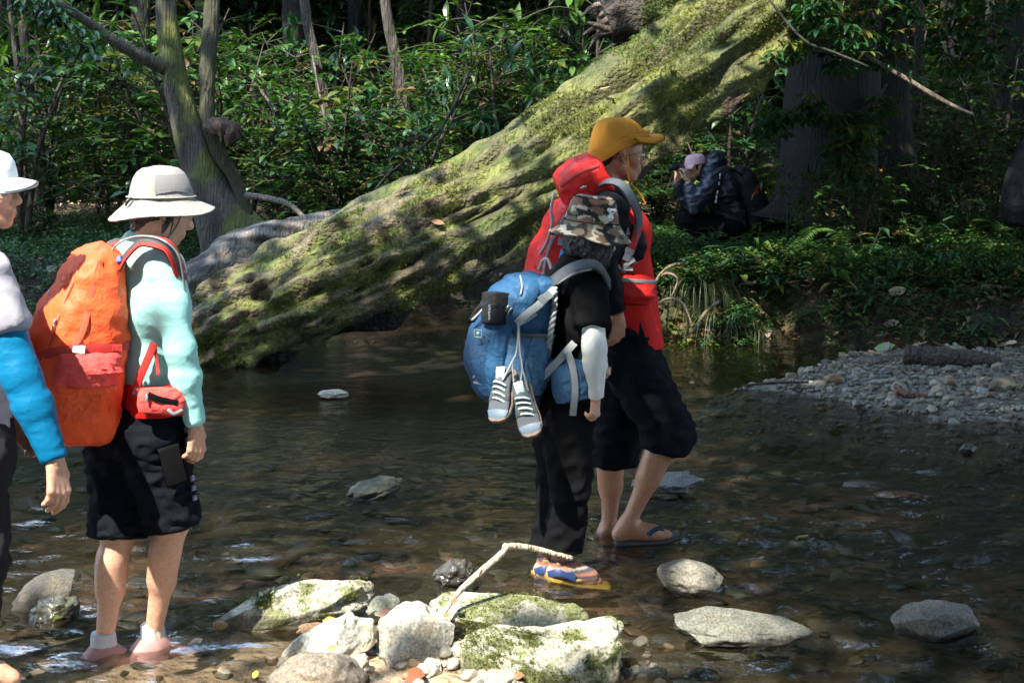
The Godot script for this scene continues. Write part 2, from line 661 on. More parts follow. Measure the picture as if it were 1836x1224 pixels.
func ground_h(x: float, d: float) -> float:
	var bed := lerpf(-0.06, -0.20, smoothstep(4.4, 7.0, d))
	bed = lerpf(bed, -0.34, smoothstep(7.0, 9.6, d))
	bed += 0.035 * fbm.get_noise_2d(x * 1.3, d * 1.3)
	# sandy shallow in the left foreground, and the cobble heap in the middle of it
	var shoal := exp(-pow((x + 0.80) / 0.90, 2.0) - pow((d - 4.55) / 0.52, 2.0))
	bed = lerpf(bed, -0.022, shoal * 0.9)
	var heap := exp(-pow((x + 0.18) / 0.42, 2.0) - pow((d - 4.62) / 0.35, 2.0))
	bed = lerpf(bed, 0.03, heap)
	bed = lerpf(bed, 0.022 + 0.03 * smoothstep(1.6, 3.4, x), gravel(x, d))
	# far bank
	var e := bank_edge(x)
	var lip := lerpf(0.42, 0.36, smoothstep(0.6, 1.4, x))
	lip = lerpf(lip, 0.34, smoothstep(-1.6, -2.6, x))
	var rise := 0.45 + 0.55 * smoothstep(1.5, 2.3, x) + 0.25 * fbm.get_noise_2d(x * 0.7, 31.0)
	var t := smoothstep(e, e + rise, d)
	var back := lip + 0.055 * maxf(d - e, 0.0) + 0.16 * maxf(d - 19.0, 0.0) + 0.30 * maxf(d - 26.0, 0.0)
	back += 0.12 * fbm.get_noise_2d(x * 0.45 + 7.0, d * 0.45) * smoothstep(e, e + 2.0, d)
	back = lerpf(back, 0.50, exp(-pow((x - 1.95) / 0.7, 2.0) - pow((d - 13.9) / 0.7, 2.0)))
	back += 0.05 * fbm.get_noise_2d(x * 1.7, d * 1.7)
	var h := lerpf(bed, back, t)
	# near bank, under and behind the camera
	var nb := smoothstep(3.6, 2.6, d)
	h = lerpf(h, 0.35 + 0.10 * maxf(2.6 - d, 0.0) + 0.08 * fbm.get_noise_2d(x, d), nb)
	return h

func gp(x: float, d: float) -> Vector3:
	return Vector3(x, ground_h(x, d), -d)

func warped(lo: float, a: float, b: float, hi: float, fine: float, coarse: float) -> PackedFloat32Array:
	var out := PackedFloat32Array()
	var x := lo
	while x < hi:
		out.append(x)
		x += fine if x > a and x < b else coarse
	out.append(hi)
	return out

func build_ground() -> void:
	var xs := warped(-45.0, -5.6, 5.6, 45.0, 0.10, 0.9)
	var ds := warped(-12.0, 3.4, 14.6, 60.0, 0.10, 0.7)
	var mb := MB.new()
	for d in ds:
		for x in xs:
			var h := ground_h(x, d)
			var n := fbm.get_noise_2d(x * 1.9, d * 1.9)
			var n2 := fbm.get_noise_2d(x * 0.6 + 40.0, d * 0.6)
			var col := Color(0.030, 0.020, 0.012).lerp(Color(0.075, 0.050, 0.030), clampf(0.4 + n, 0, 1))
			if h < 0.10 and d < 13.0:
				col = Color(0.030, 0.026, 0.013).lerp(Color(0.16, 0.075, 0.028), smoothstep(0.08, 0.45, n2 + 0.4 * n))
				var shoal := exp(-pow((x + 0.80) / 0.90, 2.0) - pow((d - 4.55) / 0.52, 2.0))
				col = col.lerp(Color(0.44, 0.32, 0.19), minf(1.0, shoal * 1.7))
				col = col.lerp(Color(0.16, 0.145, 0.115), gravel(x, d))
			elif n2 > 0.12:
				col = col.lerp(Color(0.060, 0.075, 0.018), smoothstep(0.12, 0.35, n2) * 0.8)
			mb.vert(Vector3(x, h, -d), col)
	var w := xs.size()
	for k in ds.size() - 1:
		for j in w - 1:
			mb.quad(k * w + j, (k + 1) * w + j, (k + 1) * w + j + 1, k * w + j + 1)
	tag(obj("ground", mb.mesh(), M.ground), "brown stream bed rising into the shaded forest floor and hillside", "ground", "", "structure")

# ------------------------------------------------------------------ the water
var stirs := []     # things that break the current: [x, d, reach]
func water_h(x: float, d: float) -> float:
	var lively := 0.16 + 0.84 * smoothstep(8.4, 6.0, d) + 0.55 * smoothstep(0.0, 1.2, x)
	var h := 0.012 * nz.get_noise_2d(x * 2.1 + 0.6 * d, d * 4.2) + 0.0075 * nz.get_noise_2d(x * 5.2 + 20.0, d * 8.5) + 0.0022 * nz.get_noise_2d(x * 12.0, d * 17.0 + 50.0)
	h *= lively
	for s in stirs:
		var dx: float = x - s[0]
		var dd: float = d - s[1]
		var r := sqrt(dx * dx + dd * dd)
		var reach: float = s[2]
		if r < reach * 4.0:
			h += 0.016 * reach / 0.2 * exp(-r / reach) * sin(r * 55.0 / (0.5 + reach) + 3.0 * nz.get_noise_2d(x * 7.0, d * 7.0))
	return h

func build_water() -> void:
	stirs = [[0.62, 6.1, 0.16], [0.45, 6.25, 0.14], [0.20, 5.62, 0.16], [-1.38, 4.83, 0.14], [-1.14, 4.92, 0.14], [0.66, 5.35, 0.20], [0.80, 4.93, 0.26], [1.52, 4.98, 0.22], [-0.66, 6.85, 0.14], [-0.22, 5.45, 0.12], [-1.6, 5.1, 0.15], [1.25, 6.1, 0.2], [1.85, 6.6, 0.12], [0.15, 6.4, 0.15]]
	var xs := warped(-30.0, -3.6, 3.6, 30.0, 0.042, 0.6)
	var ds := warped(2.7, 3.9, 9.2, 13.4, 0.036, 0.09)
	var mb := MB.new()
	for d in ds:
		for x in xs:
			mb.vert(Vector3(x, water_h(x, d), -d))
	var w := xs.size()
	for k in ds.size() - 1:
		for j in w - 1:
			mb.quad(k * w + j, (k + 1) * w + j, (k + 1) * w + j + 1, k * w + j + 1)
	tag(obj("water", mb.mesh(), M.water), "dark rippling stream water with brown shallows and glints", "water", "", "structure")

# ------------------------------------------------------------------ the fallen trunk
func moss_tone(p: Vector3) -> Color:
	var a := fbm.get_noise_3dv(p * 1.6 + Vector3(4, 0, 9))
	var b := fbm.get_noise_3dv(p * 6.0)
	var c := Color(0.075, 0.108, 0.020).lerp(Color(0.195, 0.205, 0.045), clampf(0.5 + a * 1.3, 0, 1))
	return c.lerp(Color(0.055, 0.062, 0.016), clampf(0.25 + b * 0.9, 0, 0.75))

var log_path := []
var log_r := [0.28, 0.40, 0.46, 0.48, 0.485, 0.48, 0.48, 0.52, 0.54]
func log_skin(pts: PackedVector3Array, mb: MB, sides: int) -> Array:
	var n := pts.size()
	var moss_at := []
	for k in n:
		var s := float(k) / (n - 1)
		var t := (pts[mini(k + 1, n - 1)] - pts[maxi(k - 1, 0)]).normalized()
		var w := Vector3.UP
		w = (w - t * w.dot(t)).normalized()        # up
		var u := t.cross(w)                        # towards the camera
		if u.z < 0: u = -u
		var r := lerp_list(log_r, s)
		for j in sides:
			var a := TAU * j / sides                # 0 = towards the camera, PI/2 = up
			var out := u * cos(a) + w * sin(a)
			var along := s * 8.2
			# ridges that run along the trunk, coarse lumps, rotten pockets
			var ridge := nz.get_noise_3d(along * 0.95, cos(a) * 3.1, sin(a) * 3.1)
			var ridge2 := nz.get_noise_3d(along * 2.4 + 9.0, cos(a) * 7.5, sin(a) * 7.5)
			var lump := fbm.get_noise_3dv(pts[k] * 0.8 + out * 0.9)
			var rr := r * (1.0 + 0.20 * lump + 0.13 * ridge + 0.09 * ridge2)
			# the hollowed, rotten underside
			var under := smoothstep(-0.35, -0.75, sin(a))
			rr *= 1.0 - under * (0.30 + 0.22 * nz.get_noise_3d(along * 1.1, a, 4.0))
			# splinters that hang from the lower edge
			var skirt := exp(-pow((a - TAU * 0.91) / 0.16, 2.0)) + exp(-pow((a - TAU * 0.91 + TAU) / 0.16, 2.0))
			rr += r * skirt * (0.16 * nz.get_noise_2d(along * 2.6, 8.0) + 0.10 + 0.34 * exp(-pow((s - 0.47) / 0.035, 2.0)))
			# the long groove that parts the upper half into two ridges
			var g := smoothstep(0.52, 0.66, s) * exp(-pow((a - 1.02 + 0.1 * sin(along)) / 0.20, 2.0))
			rr -= r * 0.36 * g
			# cracks in the bare wood of the lower half
			var crack := smoothstep(0.75, 0.95, 1.0 - absf(nz.get_noise_3d(along * 0.5 + 3.0, cos(a) * 4.6 + 2.0, sin(a) * 4.6)) * 2.4) * (1.0 - smoothstep(0.45, 0.6, s))
			rr -= 0.05 * crack
			# the foot: torn and tapering
			rr *= lerpf(0.55 + 0.35 * nz.get_noise_2d(a * 1.5, 2.0), 1.0, smoothstep(0.0, 0.10, s))
			var p := pts[k] + out * rr
			# what grows there
			var facing := sin(a) * 0.75 + cos(a) * 0.35
			var patch := fbm.get_noise_3dv(p * 1.5 + Vector3(0, 5, 0))
			var bare := smoothstep(-0.02, 0.20, ridge2 * 0.9 - patch * 0.7 - 0.02) * (1.0 - 0.75 * smoothstep(0.42, 0.58, s))
			var cover := smoothstep(-0.25, 0.12, facing + 0.55 * patch) * (1.0 - 0.85 * bare) * (1.0 - 0.8 * crack) * (1.0 - 0.55 * g)
			var streak := nz.get_noise_3d(along * 2.2 + 30.0, cos(a) * 14.0, sin(a) * 14.0)
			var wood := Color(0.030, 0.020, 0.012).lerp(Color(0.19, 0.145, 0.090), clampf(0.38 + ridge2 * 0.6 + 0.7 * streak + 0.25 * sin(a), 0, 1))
			wood = wood.lerp(Color(0.010, 0.007, 0.005), maxf(smoothstep(-0.02, -0.45, sin(a)), crack * 0.8))  # lower half near black: rotten wood, deepened by shade painted into its colour
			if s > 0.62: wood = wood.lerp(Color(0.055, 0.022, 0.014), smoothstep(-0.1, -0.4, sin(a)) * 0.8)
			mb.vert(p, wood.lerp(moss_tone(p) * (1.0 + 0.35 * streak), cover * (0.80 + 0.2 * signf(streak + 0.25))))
			var fuzz := smoothstep(-0.05, 0.25, fbm.get_noise_3dv(p * 1.1 + Vector3(8, 3, 1)) + 0.35 * smoothstep(0.3, 0.6, s) - 0.15)
			if cover * fuzz > 0.2: moss_at.append([p, out, cover * fuzz])
	for k in n - 1:
		for j in sides:
			var a := k * sides + j
			var b := k * sides + (j + 1) % sides
			mb.quad(a, b, b + sides, a + sides)
	return moss_at

func moss_tuft() -> MB:
	var mb := MB.new()
	rng.seed = 77
	for k in 9:
		var a := rng.randf() * TAU
		var p := Vector3(cos(a), 0, sin(a)) * rng.randf() * 0.5
		var lean := Vector3(cos(a + rng.randf()), 0, sin(a + rng.randf())) * 0.5
		var w := Vector3(-sin(a), 0, cos(a)) * 0.13
		var h := rng.randf_range(0.5, 1.0)
		var q := mb.v.size()
		mb.vert(p - w)
		mb.vert(p + w)
		mb.vert(p + lean * 0.5 * h + Vector3.UP * h * 0.7 + w * 0.7)
		mb.vert(p + lean * 0.5 * h + Vector3.UP * h * 0.7 - w * 0.7)
		mb.vert(p + lean * h + Vector3.UP * h * 0.9)
		mb.quad(q, q + 1, q + 2, q + 3)
		mb.tri(q + 3, q + 2, q + 4)
	return mb

func basis_on(out: Vector3, spin: float, size: Vector3) -> Basis:
	var u := out.cross(Vector3(0.3, 0.2, 0.9)).normalized()
	var w := u.cross(out)
	var a := u * cos(spin) + w * sin(spin)
	return Basis(a * size.x, out * size.y, a.cross(out).normalized() * size.z)

func moss_over(at: Array, count: int, size: float, sd: int, called: String, parent: Node) -> void:
	rng.seed = sd
	var xf := []
	var col := []
	for k in count:
		var q: Array = at[rng.randi() % at.size()]
		if rng.randf() > q[2]: continue
		var o: Vector3 = q[1]
		var p: Vector3 = q[0] + Vector3(rng.randf_range(-1, 1), rng.randf_range(-1, 1), rng.randf_range(-1, 1)).slide(o) * 0.035
		var s := size * rng.randf_range(0.6, 1.5)
		o = (o + Vector3(rng.randf_range(-1, 1), rng.randf_range(-0.6, 1), rng.randf_range(-1, 1)) * 0.5).normalized()
		xf.append(Transform3D(basis_on(o, rng.randf() * TAU, Vector3(s, s * rng.randf_range(0.6, 1.2), s)), p - o * 0.004))
		var c := moss_tone(p) * rng.randf_range(0.75, 1.3)
		c.a = 1
		col.append(c)
	scatter(called, moss_tuft().mesh(false), M.moss, xf, col, parent)

func build_log() -> void:
	log_path = [Vector3(-2.448, -0.063, -10.65), Vector3(-2.116, 0.157, -10.7), Vector3(-1.629, 0.343, -10.75), Vector3(-0.9, 0.673, -10.9), Vector3(-0.076, 1.073, -11.2), Vector3(0.616, 1.522, -11.6), Vector3(1.402, 2.053, -12.1), Vector3(2.258, 2.618, -12.7), Vector3(3.126, 3.274, -13.3)]
	var pts := spline(log_path, 26)
	var mb := MB.new()
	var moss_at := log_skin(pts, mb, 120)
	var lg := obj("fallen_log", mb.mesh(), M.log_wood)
	tag(lg, "huge fallen log covered in green moss, slanting across the stream behind the hikers", "log")
	moss_over(moss_at, 70000, 0.0125, 5, "moss", lg)
	# weathered grey block of dead wood behind the foot of the log
	var dw := MB.new()
	rng.seed = 8
	var p2 := spline([Vector3(-2.801, 0.252, -11.35), Vector3(-2.437, 0.475, -11.3), Vector3(-2.053, 0.707, -11.35), Vector3(-1.685, 0.845, -11.5), Vector3(-1.237, 0.93, -11.8)], 10)
	tube(dw, p2, [0.10, 0.22, 0.24, 0.20, 0.16, 0.1], 48, Color.WHITE, 0.30, 2.0, 0.8)
	folds(dw, 0.012, Vector3(2.0, 8.0, 5.0), 4.0)
	paint(dw, func(p): 
		var b := fbm.get_noise_3dv(p * Vector3(1.2, 9, 6))
		return Color(0.045, 0.038, 0.034).lerp(Color(0.25, 0.215, 0.18), clampf(0.5 + b * 1.6, 0, 1)))
	tag(obj("dead_wood", dw.mesh(), M.dead_wood), "weathered grey-brown slab of dead wood lying behind the foot of the mossy log", "dead wood")
	# broken stub above the log, its twisted roots bare at the end
	var st := thing("broken_stub", "mossy broken stub with twisted bare roots above the upper end of the fallen log", "tree stump", Vector3(0.962, 2.583, -12.9))
	var sb := MB.new()
	var base := Vector3(0.962, 2.583, -12.9)
	var p3 := spline([Vector3(0.786, 2.538, -12.75) - base, Vector3(1.142, 2.679, -12.8) - base, Vector3(1.632, 3.009, -13) - base, Vector3(2.131, 3.45, -13.2) - base], 10)
	tube(sb, p3, [0.19, 0.23, 0.26, 0.28], 36, Color.WHITE, 0.4, 4.0)
	var moss2 := []
	for k in sb.v.size():
		var o := sb.v[k]
		if o.x > 0.12 and o.distance_to(p3[mini(int(k / 36), p3.size() - 1)]) > 0.01: moss2.append([o, (o - p3[mini(int(k / 36), p3.size() - 1)]).normalized(), 0.8])
	paint(sb, func(p):
		return Color(0.06, 0.045, 0.032).lerp(moss_tone(p), smoothstep(0.05, 0.25, p.x + 0.2 * fbm.get_noise_3dv(p * 5.0))))
	var stm := obj("stump", sb.mesh(), M.log_wood, st)
	moss_over(moss2, 5000, 0.018, 6, "moss", stm)
	rng.seed = 12
	for k in 11:
		var r := MB.new()
		var a := rng.randf() * TAU
		var q := p3[0] + Vector3(0, sin(a) * 0.13, cos(a) * 0.13)
		var e := Vector3(rng.randf_range(-0.22, -0.02), rng.randf_range(-0.16, 0.16), rng.randf_range(-0.1, 0.16))
		tube(r, spline([q + Vector3(0.08, 0, 0), q + e * 0.4 + Vector3(0, rng.randf_range(-0.04, 0.04), 0.02), q + e], 5), [0.035, 0.026, 0.010], 7, Color(0.17, 0.125, 0.09) * rng.randf_range(0.5, 1.2), 0.5, 14.0)
		obj("root", r.mesh(), M.dead_wood, st)
	# dead leaves lying on the log
	rng.seed = 21
	var spots := [Vector3(-0.839, 0.898, -10.42), Vector3(-0.585, 1.043, -10.48), Vector3(0.028, 1.662, -10.9), Vector3(-0.896, 0.892, -10.4), Vector3(-0.724, 1.069, -10.5), Vector3(-0.469, 1.045, -10.55), Vector3(0.213, 1.871, -11), Vector3(-1.161, 0.83, -10.3), Vector3(1.257, 2.082, -11.4), Vector3(1.534, 2.234, -11.6), Vector3(1.653, 2.344, -11.7), Vector3(0.642, 1.96, -11), Vector3(1.884, 2.412, -11.8), Vector3(-1.399, 0.615, -10.3)]
	var places := ["lowest of the pair above the dark hollow", "between the sunny patch and the dark hollow", "at the edge of the sunniest patch", "beside the lowest of the pair", "above the blue pack's far side", "higher than the one above the blue pack", "at the top edge, left of the ochre hat", "at the middle of the lower half", "above the ochre hat", "right of the one above the ochre hat", "in the upper sunny patch", "just left of the ochre hat's crown", "highest of all", "nearest the log's foot"]
	for k in spots.size():
		var lf := MB.new()
		var c: Color = [Color(0.28, 0.19, 0.13), Color(0.18, 0.09, 0.045), Color(0.22, 0.15, 0.11)][k % 3]
		leaf8(lf, Vector3.ZERO, Vector3(1, 0.1, 0), Vector3(0, 0.8, 0.6), rng.randf_range(0.09, 0.16), 0.05, -0.3, c)
		var o := obj("dead_leaf", lf.mesh(), M.dead_leaf)
		o.position = log_touch(spots[k])
		o.rotation = Vector3(rng.randf_range(-0.3, 0.3), rng.randf() * TAU, rng.randf_range(-0.5, 0.5))
		tag(o, "curled dead leaf on the mossy log, " + places[k], "leaf", "dead leaves on the fallen log")

# where the sight line through p meets the log's bark, by the log's own round sections
func log_touch(p: Vector3) -> Vector3:
	var eye := Vector3(0, 1.83, 0)
	var dir := (p - eye).normalized()
	var pts := spline(log_path, 12)
	var t := 9.6
	while t < 14.5:
		var q := eye + dir * t
		for k in pts.size():
			if q.distance_to(pts[k]) < lerp_list(log_r, float(k) / (pts.size() - 1)) * 0.98:
				return q
		t += 0.02
	return p

# ------------------------------------------------------------------ leaves
func leaf4(mb: MB, at: Vector3, dir: Vector3, up: Vector3, length: float, width: float, droop: float, col: Color) -> void:
	dir = dir.normalized()
	var side := dir.cross(up).normalized()
	var top := side.cross(dir).normalized()
	var q := mb.v.size()
	mb.vert(at, col)
	var m := at + dir * length * 0.48 + top * length * droop * 0.10
	mb.vert(m + side * width * 0.5 + top * width * 0.16, col)
	mb.vert(m, col)
	mb.vert(m - side * width * 0.5 + top * width * 0.16, col)
	mb.vert(at + dir * length - top * length * droop * 0.35, col)
	mb.tri(q, q + 1, q + 2)
	mb.tri(q, q + 2, q + 3)
	mb.tri(q + 1, q + 4, q + 2)
	mb.tri(q + 2, q + 4, q + 3)

func leaf8(mb: MB, at: Vector3, dir: Vector3, up: Vector3, length: float, width: float, droop: float, col: Color) -> void:
	dir = dir.normalized()
	var side := dir.cross(up).normalized()
	var top := side.cross(dir).normalized()
	var q := mb.v.size()
	mb.vert(at, col)
	for k in 3:
		var t: float = [0.25, 0.52, 0.78][k]
		var w: float = [0.36, 0.5, 0.34][k] * width
		var m := at + dir * length * t - top * length * droop * (t * t - 0.3 * t)
		mb.vert(m + side * w + top * w * 0.35, col)
		mb.vert(m, col * Color(0.85, 0.85, 0.85))
		mb.vert(m - side * w + top * w * 0.35, col)
	mb.vert(at + dir * length - top * length * droop * 0.75, col)
	mb.tri(q, q + 1, q + 2)
	mb.tri(q, q + 2, q + 3)
	for k in 2:
		var a := q + 1 + k * 3
		mb.quad(a, a + 3, a + 4, a + 1)
		mb.quad(a + 1, a + 4, a + 5, a + 2)
	mb.tri(q + 7, q + 10, q + 8)
	mb.tri(q + 8, q + 10, q + 9)

func green(kind: int) -> Color:
	var j := rng.randf()
	var c: Color = [Color(0.018, 0.054, 0.018), Color(0.030, 0.074, 0.016), Color(0.024, 0.070, 0.028), Color(0.048, 0.094, 0.018), Color(0.020, 0.060, 0.026), Color(0.040, 0.086, 0.020)][kind % 6]
	c = c * (0.8 + 0.9 * j)
	if rng.randf() < 0.10: c = Color(0.11, 0.13, 0.025)
	elif rng.randf() < 0.04: c = Color(0.13, 0.08, 0.035)
	c.a = 1
	return c

# a woody plant with leaves: kind 0 broad glossy, 1 long narrow drooping, 2 small dense, 3 whorled sapling, 4 fern
func shrub(kind: int, sd: int, tall := 1.0) -> Array:
	rng.seed = sd * 131 + kind
	var wood := MB.new()
	var fol := MB.new()
	if kind == 4:
		for f in 11:
			var a := TAU * f / 11.0 + rng.randf() * 0.5
			var out := Vector3(cos(a), 0, sin(a))
			var L := rng.randf_range(0.6, 0.95) * tall
			var pts := spline([Vector3.ZERO, out * L * 0.3 + Vector3.UP * L * 0.5, out * L * 0.72 + Vector3.UP * L * 0.62, out * L + Vector3.UP * L * 0.42], 6)
			tube(wood, pts, [0.006, 0.003, 0.002], 4, Color(0.05, 0.05, 0.02))
			var c := green(3)
			for k in range(3, pts.size()):
				var t := (pts[k] - pts[k - 1]).normalized()
				var w := L * 0.20 * sin(PI * (0.15 + 0.85 * float(k) / pts.size())) + 0.02
				for s in [-1.0, 1.0]:
					for h in 2:
						var side: Vector3 = t.cross(Vector3.UP).normalized() * s
						leaf4(fol, pts[k].lerp(pts[k - 1], 0.5 * h), side + t * 0.35 - Vector3.UP * 0.1, Vector3.UP, w, w * 0.26, 0.3, c)
		return [wood.mesh(), fol.mesh(false)]
	var stems: int = [3, 4, 3, 1][kind]
	for s in stems:
		var a := rng.randf() * TAU
		var lean := Vector3(cos(a), 0, sin(a)) * rng.randf_range(0.15, 0.5) * (0.35 if kind == 3 else 1.0)
		var H := rng.randf_range(0.75, 1.1) * tall
		var trunk := spline([Vector3(cos(a), 0, sin(a)) * 0.05, lean * 0.35 * H + Vector3.UP * H * 0.5, lean * H + Vector3.UP * H], 6)
		tube(wood, trunk, [0.018 * tall, 0.011 * tall, 0.004], 5, Color(0.07, 0.05, 0.032))
		var twigs: int = [18, 14, 30, 9][kind]
		for w in twigs:
			var f := rng.randf_range(0.25, 1.0)
			if kind == 3: f = rng.randf_range(0.45, 1.0)
			var base := trunk[int(f * (trunk.size() - 1))]
			var b := rng.randf() * TAU
			var dir := Vector3(cos(b), rng.randf_range(-0.05, 0.7), sin(b)).normalized()
			var L := rng.randf_range(0.25, 0.55) * (1.25 - 0.5 * f) * sqrt(tall)
			var sag := rng.randf_range(0.05, 0.25)
			var tw := spline([base, base + dir * L * 0.6 + Vector3.UP * 0.02, base + dir * L - Vector3.UP * sag * L], 4)
			tube(wood, tw, [0.006, 0.002], 4, Color(0.06, 0.052, 0.025))
			var c0 := green(kind + sd % 2)
			var m: int = [8, 9, 14, 8][kind]
			for k in m:
				var g := lerpf(0.25, 1.0, float(k) / (m - 1))
				if kind == 3: g = rng.randf_range(0.75, 1.0)
				var p := tw[int(g * (tw.size() - 1))]
				var t := (tw[-1] - tw[0]).normalized()
				var side := t.cross(Vector3.UP).normalized() * (1.0 if k % 2 else -1.0)
				var d := (side * rng.randf_range(0.4, 1.0) + t * rng.randf_range(0.3, 0.9) + Vector3.UP * rng.randf_range(-0.4, 0.3)).normalized()
				if kind == 3:
					var q := TAU * k / m + rng.randf() * 0.4
					d = (t * 0.4 + side.rotated(t, q)).normalized()
				var up := (Vector3.UP + Vector3(rng.randf_range(-1, 1), 0, rng.randf_range(-1, 1)) * 0.45).normalized()
				var c := c0 * rng.randf_range(0.75, 1.3)
				c.a = 1
				match kind:
					0: leaf8(fol, p, d, up, rng.randf_range(0.06, 0.12), rng.randf_range(0.036, 0.060), rng.randf_range(0.1, 0.5), c)
					1: leaf8(fol, p, d, up, rng.randf_range(0.09, 0.17), rng.randf_range(0.018, 0.028), rng.randf_range(0.3, 0.9), c)
					2: leaf4(fol, p, d, up, rng.randf_range(0.05, 0.085), rng.randf_range(0.024, 0.036), rng.randf_range(0.0, 0.4), c)
					3: leaf8(fol, p, d, up, rng.randf_range(0.10, 0.19), rng.randf_range(0.036, 0.056), rng.randf_range(0.2, 0.7), c)
	return [wood.mesh(), fol.mesh(false)]

func plant(called: String, label: String, group: String, made: Array, soft := false, category := "shrub") -> Node3D:
	var t := thing(called, label, category, Vector3.ZERO, 0.0, group)
	obj("stem", made[0], M.dead_wood, t)
	obj("foliage", made[1], M.soft_leaf if soft else M.leaf, t)
	return t

# ------------------------------------------------------------------ trunks
func trunk_shape(pts: Array, radii: Array, sd: float, moss := 0.5, flare := 0.0, sides := 28, dim := false) -> MB:
	var mb := MB.new()
	var p := spline(pts, 10)
	var n := p.size()
	for k in n:
		var t := (p[mini(k + 1, n - 1)] - p[maxi(k - 1, 0)]).normalized()
		var u := (Vector3.RIGHT - t * t.x).normalized()
		var w := t.cross(u)
		var f := float(k) / (n - 1)
		var r := lerp_list(radii, f)
		for j in sides:
			var a := TAU * j / sides
			var o := u * cos(a) + w * sin(a)
			var rr := r * (1.0 + 0.10 * nz.get_noise_3d(cos(a) * 2.4 + sd, sin(a) * 2.4, p[k].y * 0.7) + 0.06 * nz.get_noise_3d(cos(a) * 6.0, sin(a) * 6.0 + sd, p[k].y * 1.1))
			rr *= 1.0 + flare * exp(-f * n * 0.22) * maxf(0.0, sin(a * 4.0 + sd) + 0.4)
			var q := p[k] + o * rr
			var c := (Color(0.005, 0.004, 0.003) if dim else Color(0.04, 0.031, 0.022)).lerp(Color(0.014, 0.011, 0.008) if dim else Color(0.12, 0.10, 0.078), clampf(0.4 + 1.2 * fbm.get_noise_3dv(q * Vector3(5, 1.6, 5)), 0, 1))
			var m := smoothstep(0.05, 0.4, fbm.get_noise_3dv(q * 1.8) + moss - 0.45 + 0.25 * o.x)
			mb.vert(q, c.lerp(moss_tone(q) * 0.8, m * minf(1.0, moss * 1.6)))
	for k in n - 1:
		for j in sides:
			var a := k * sides + j
			var b := k * sides + (j + 1) % sides
			mb.quad(a, b, b + sides, a + sides)
	return mb

func crown_shape(sd: int, size: float, leaves: int, big := 1.0) -> MB:
	var mb := MB.new()
	rng.seed = sd
	for k in leaves:
		var p := Vector3(rng.randfn(), rng.randfn() * 0.45, rng.randfn()) * size * 0.5
		var d := Vector3(rng.randf_range(-1, 1), rng.randf_range(-0.6, 0.3), rng.randf_range(-1, 1))
		leaf4(mb, p, d, Vector3.UP, rng.randf_range(0.14, 0.24) * big, rng.randf_range(0.06, 0.10) * big, 0.4, green(k % 3))
	return mb

# crowns overhead let the sun through where the photograph has it: [place, radius]
const OPEN := Vector3(1.7, -3.0, 0.5)
const DAPPLE := -0.34
var gaps := []
func lit(c: Vector3, extra: float) -> bool:
	for g in gaps:
		var v: Vector3 = c - g[0]
		var off := (v - SUN * v.dot(SUN)).length()
		if off < g[1] + extra: return true
	return false

func tree(called: String, label: String, pts: Array, radii: Array, moss: float, flare: float, group: String, crown_at: Vector3, crowns: int, sd: int) -> Node3D:
	var base: Vector3 = pts[0]
	var t := thing(called, label, "tree", base, 0.0, group)
	var rel := []
	for p in pts: rel.append(p - base)
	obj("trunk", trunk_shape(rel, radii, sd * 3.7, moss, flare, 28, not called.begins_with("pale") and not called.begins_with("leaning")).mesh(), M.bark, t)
	if crowns:
		rng.seed = sd * 17
		var mb := MB.new()
		for k in crowns:
			var c := Vector3(rng.randfn() * 1.1, rng.randfn() * 0.5, rng.randfn() * 1.1)
			if lit(crown_at + c, 0.55): continue
			mb.put(crown_shape(sd + k % 3, 0.8, 70), Transform3D(Basis(Vector3.UP, rng.randf() * TAU), crown_at + c - base))
		if mb.v.size(): obj("crown", mb.mesh(false), M.leaf, t)
	return t

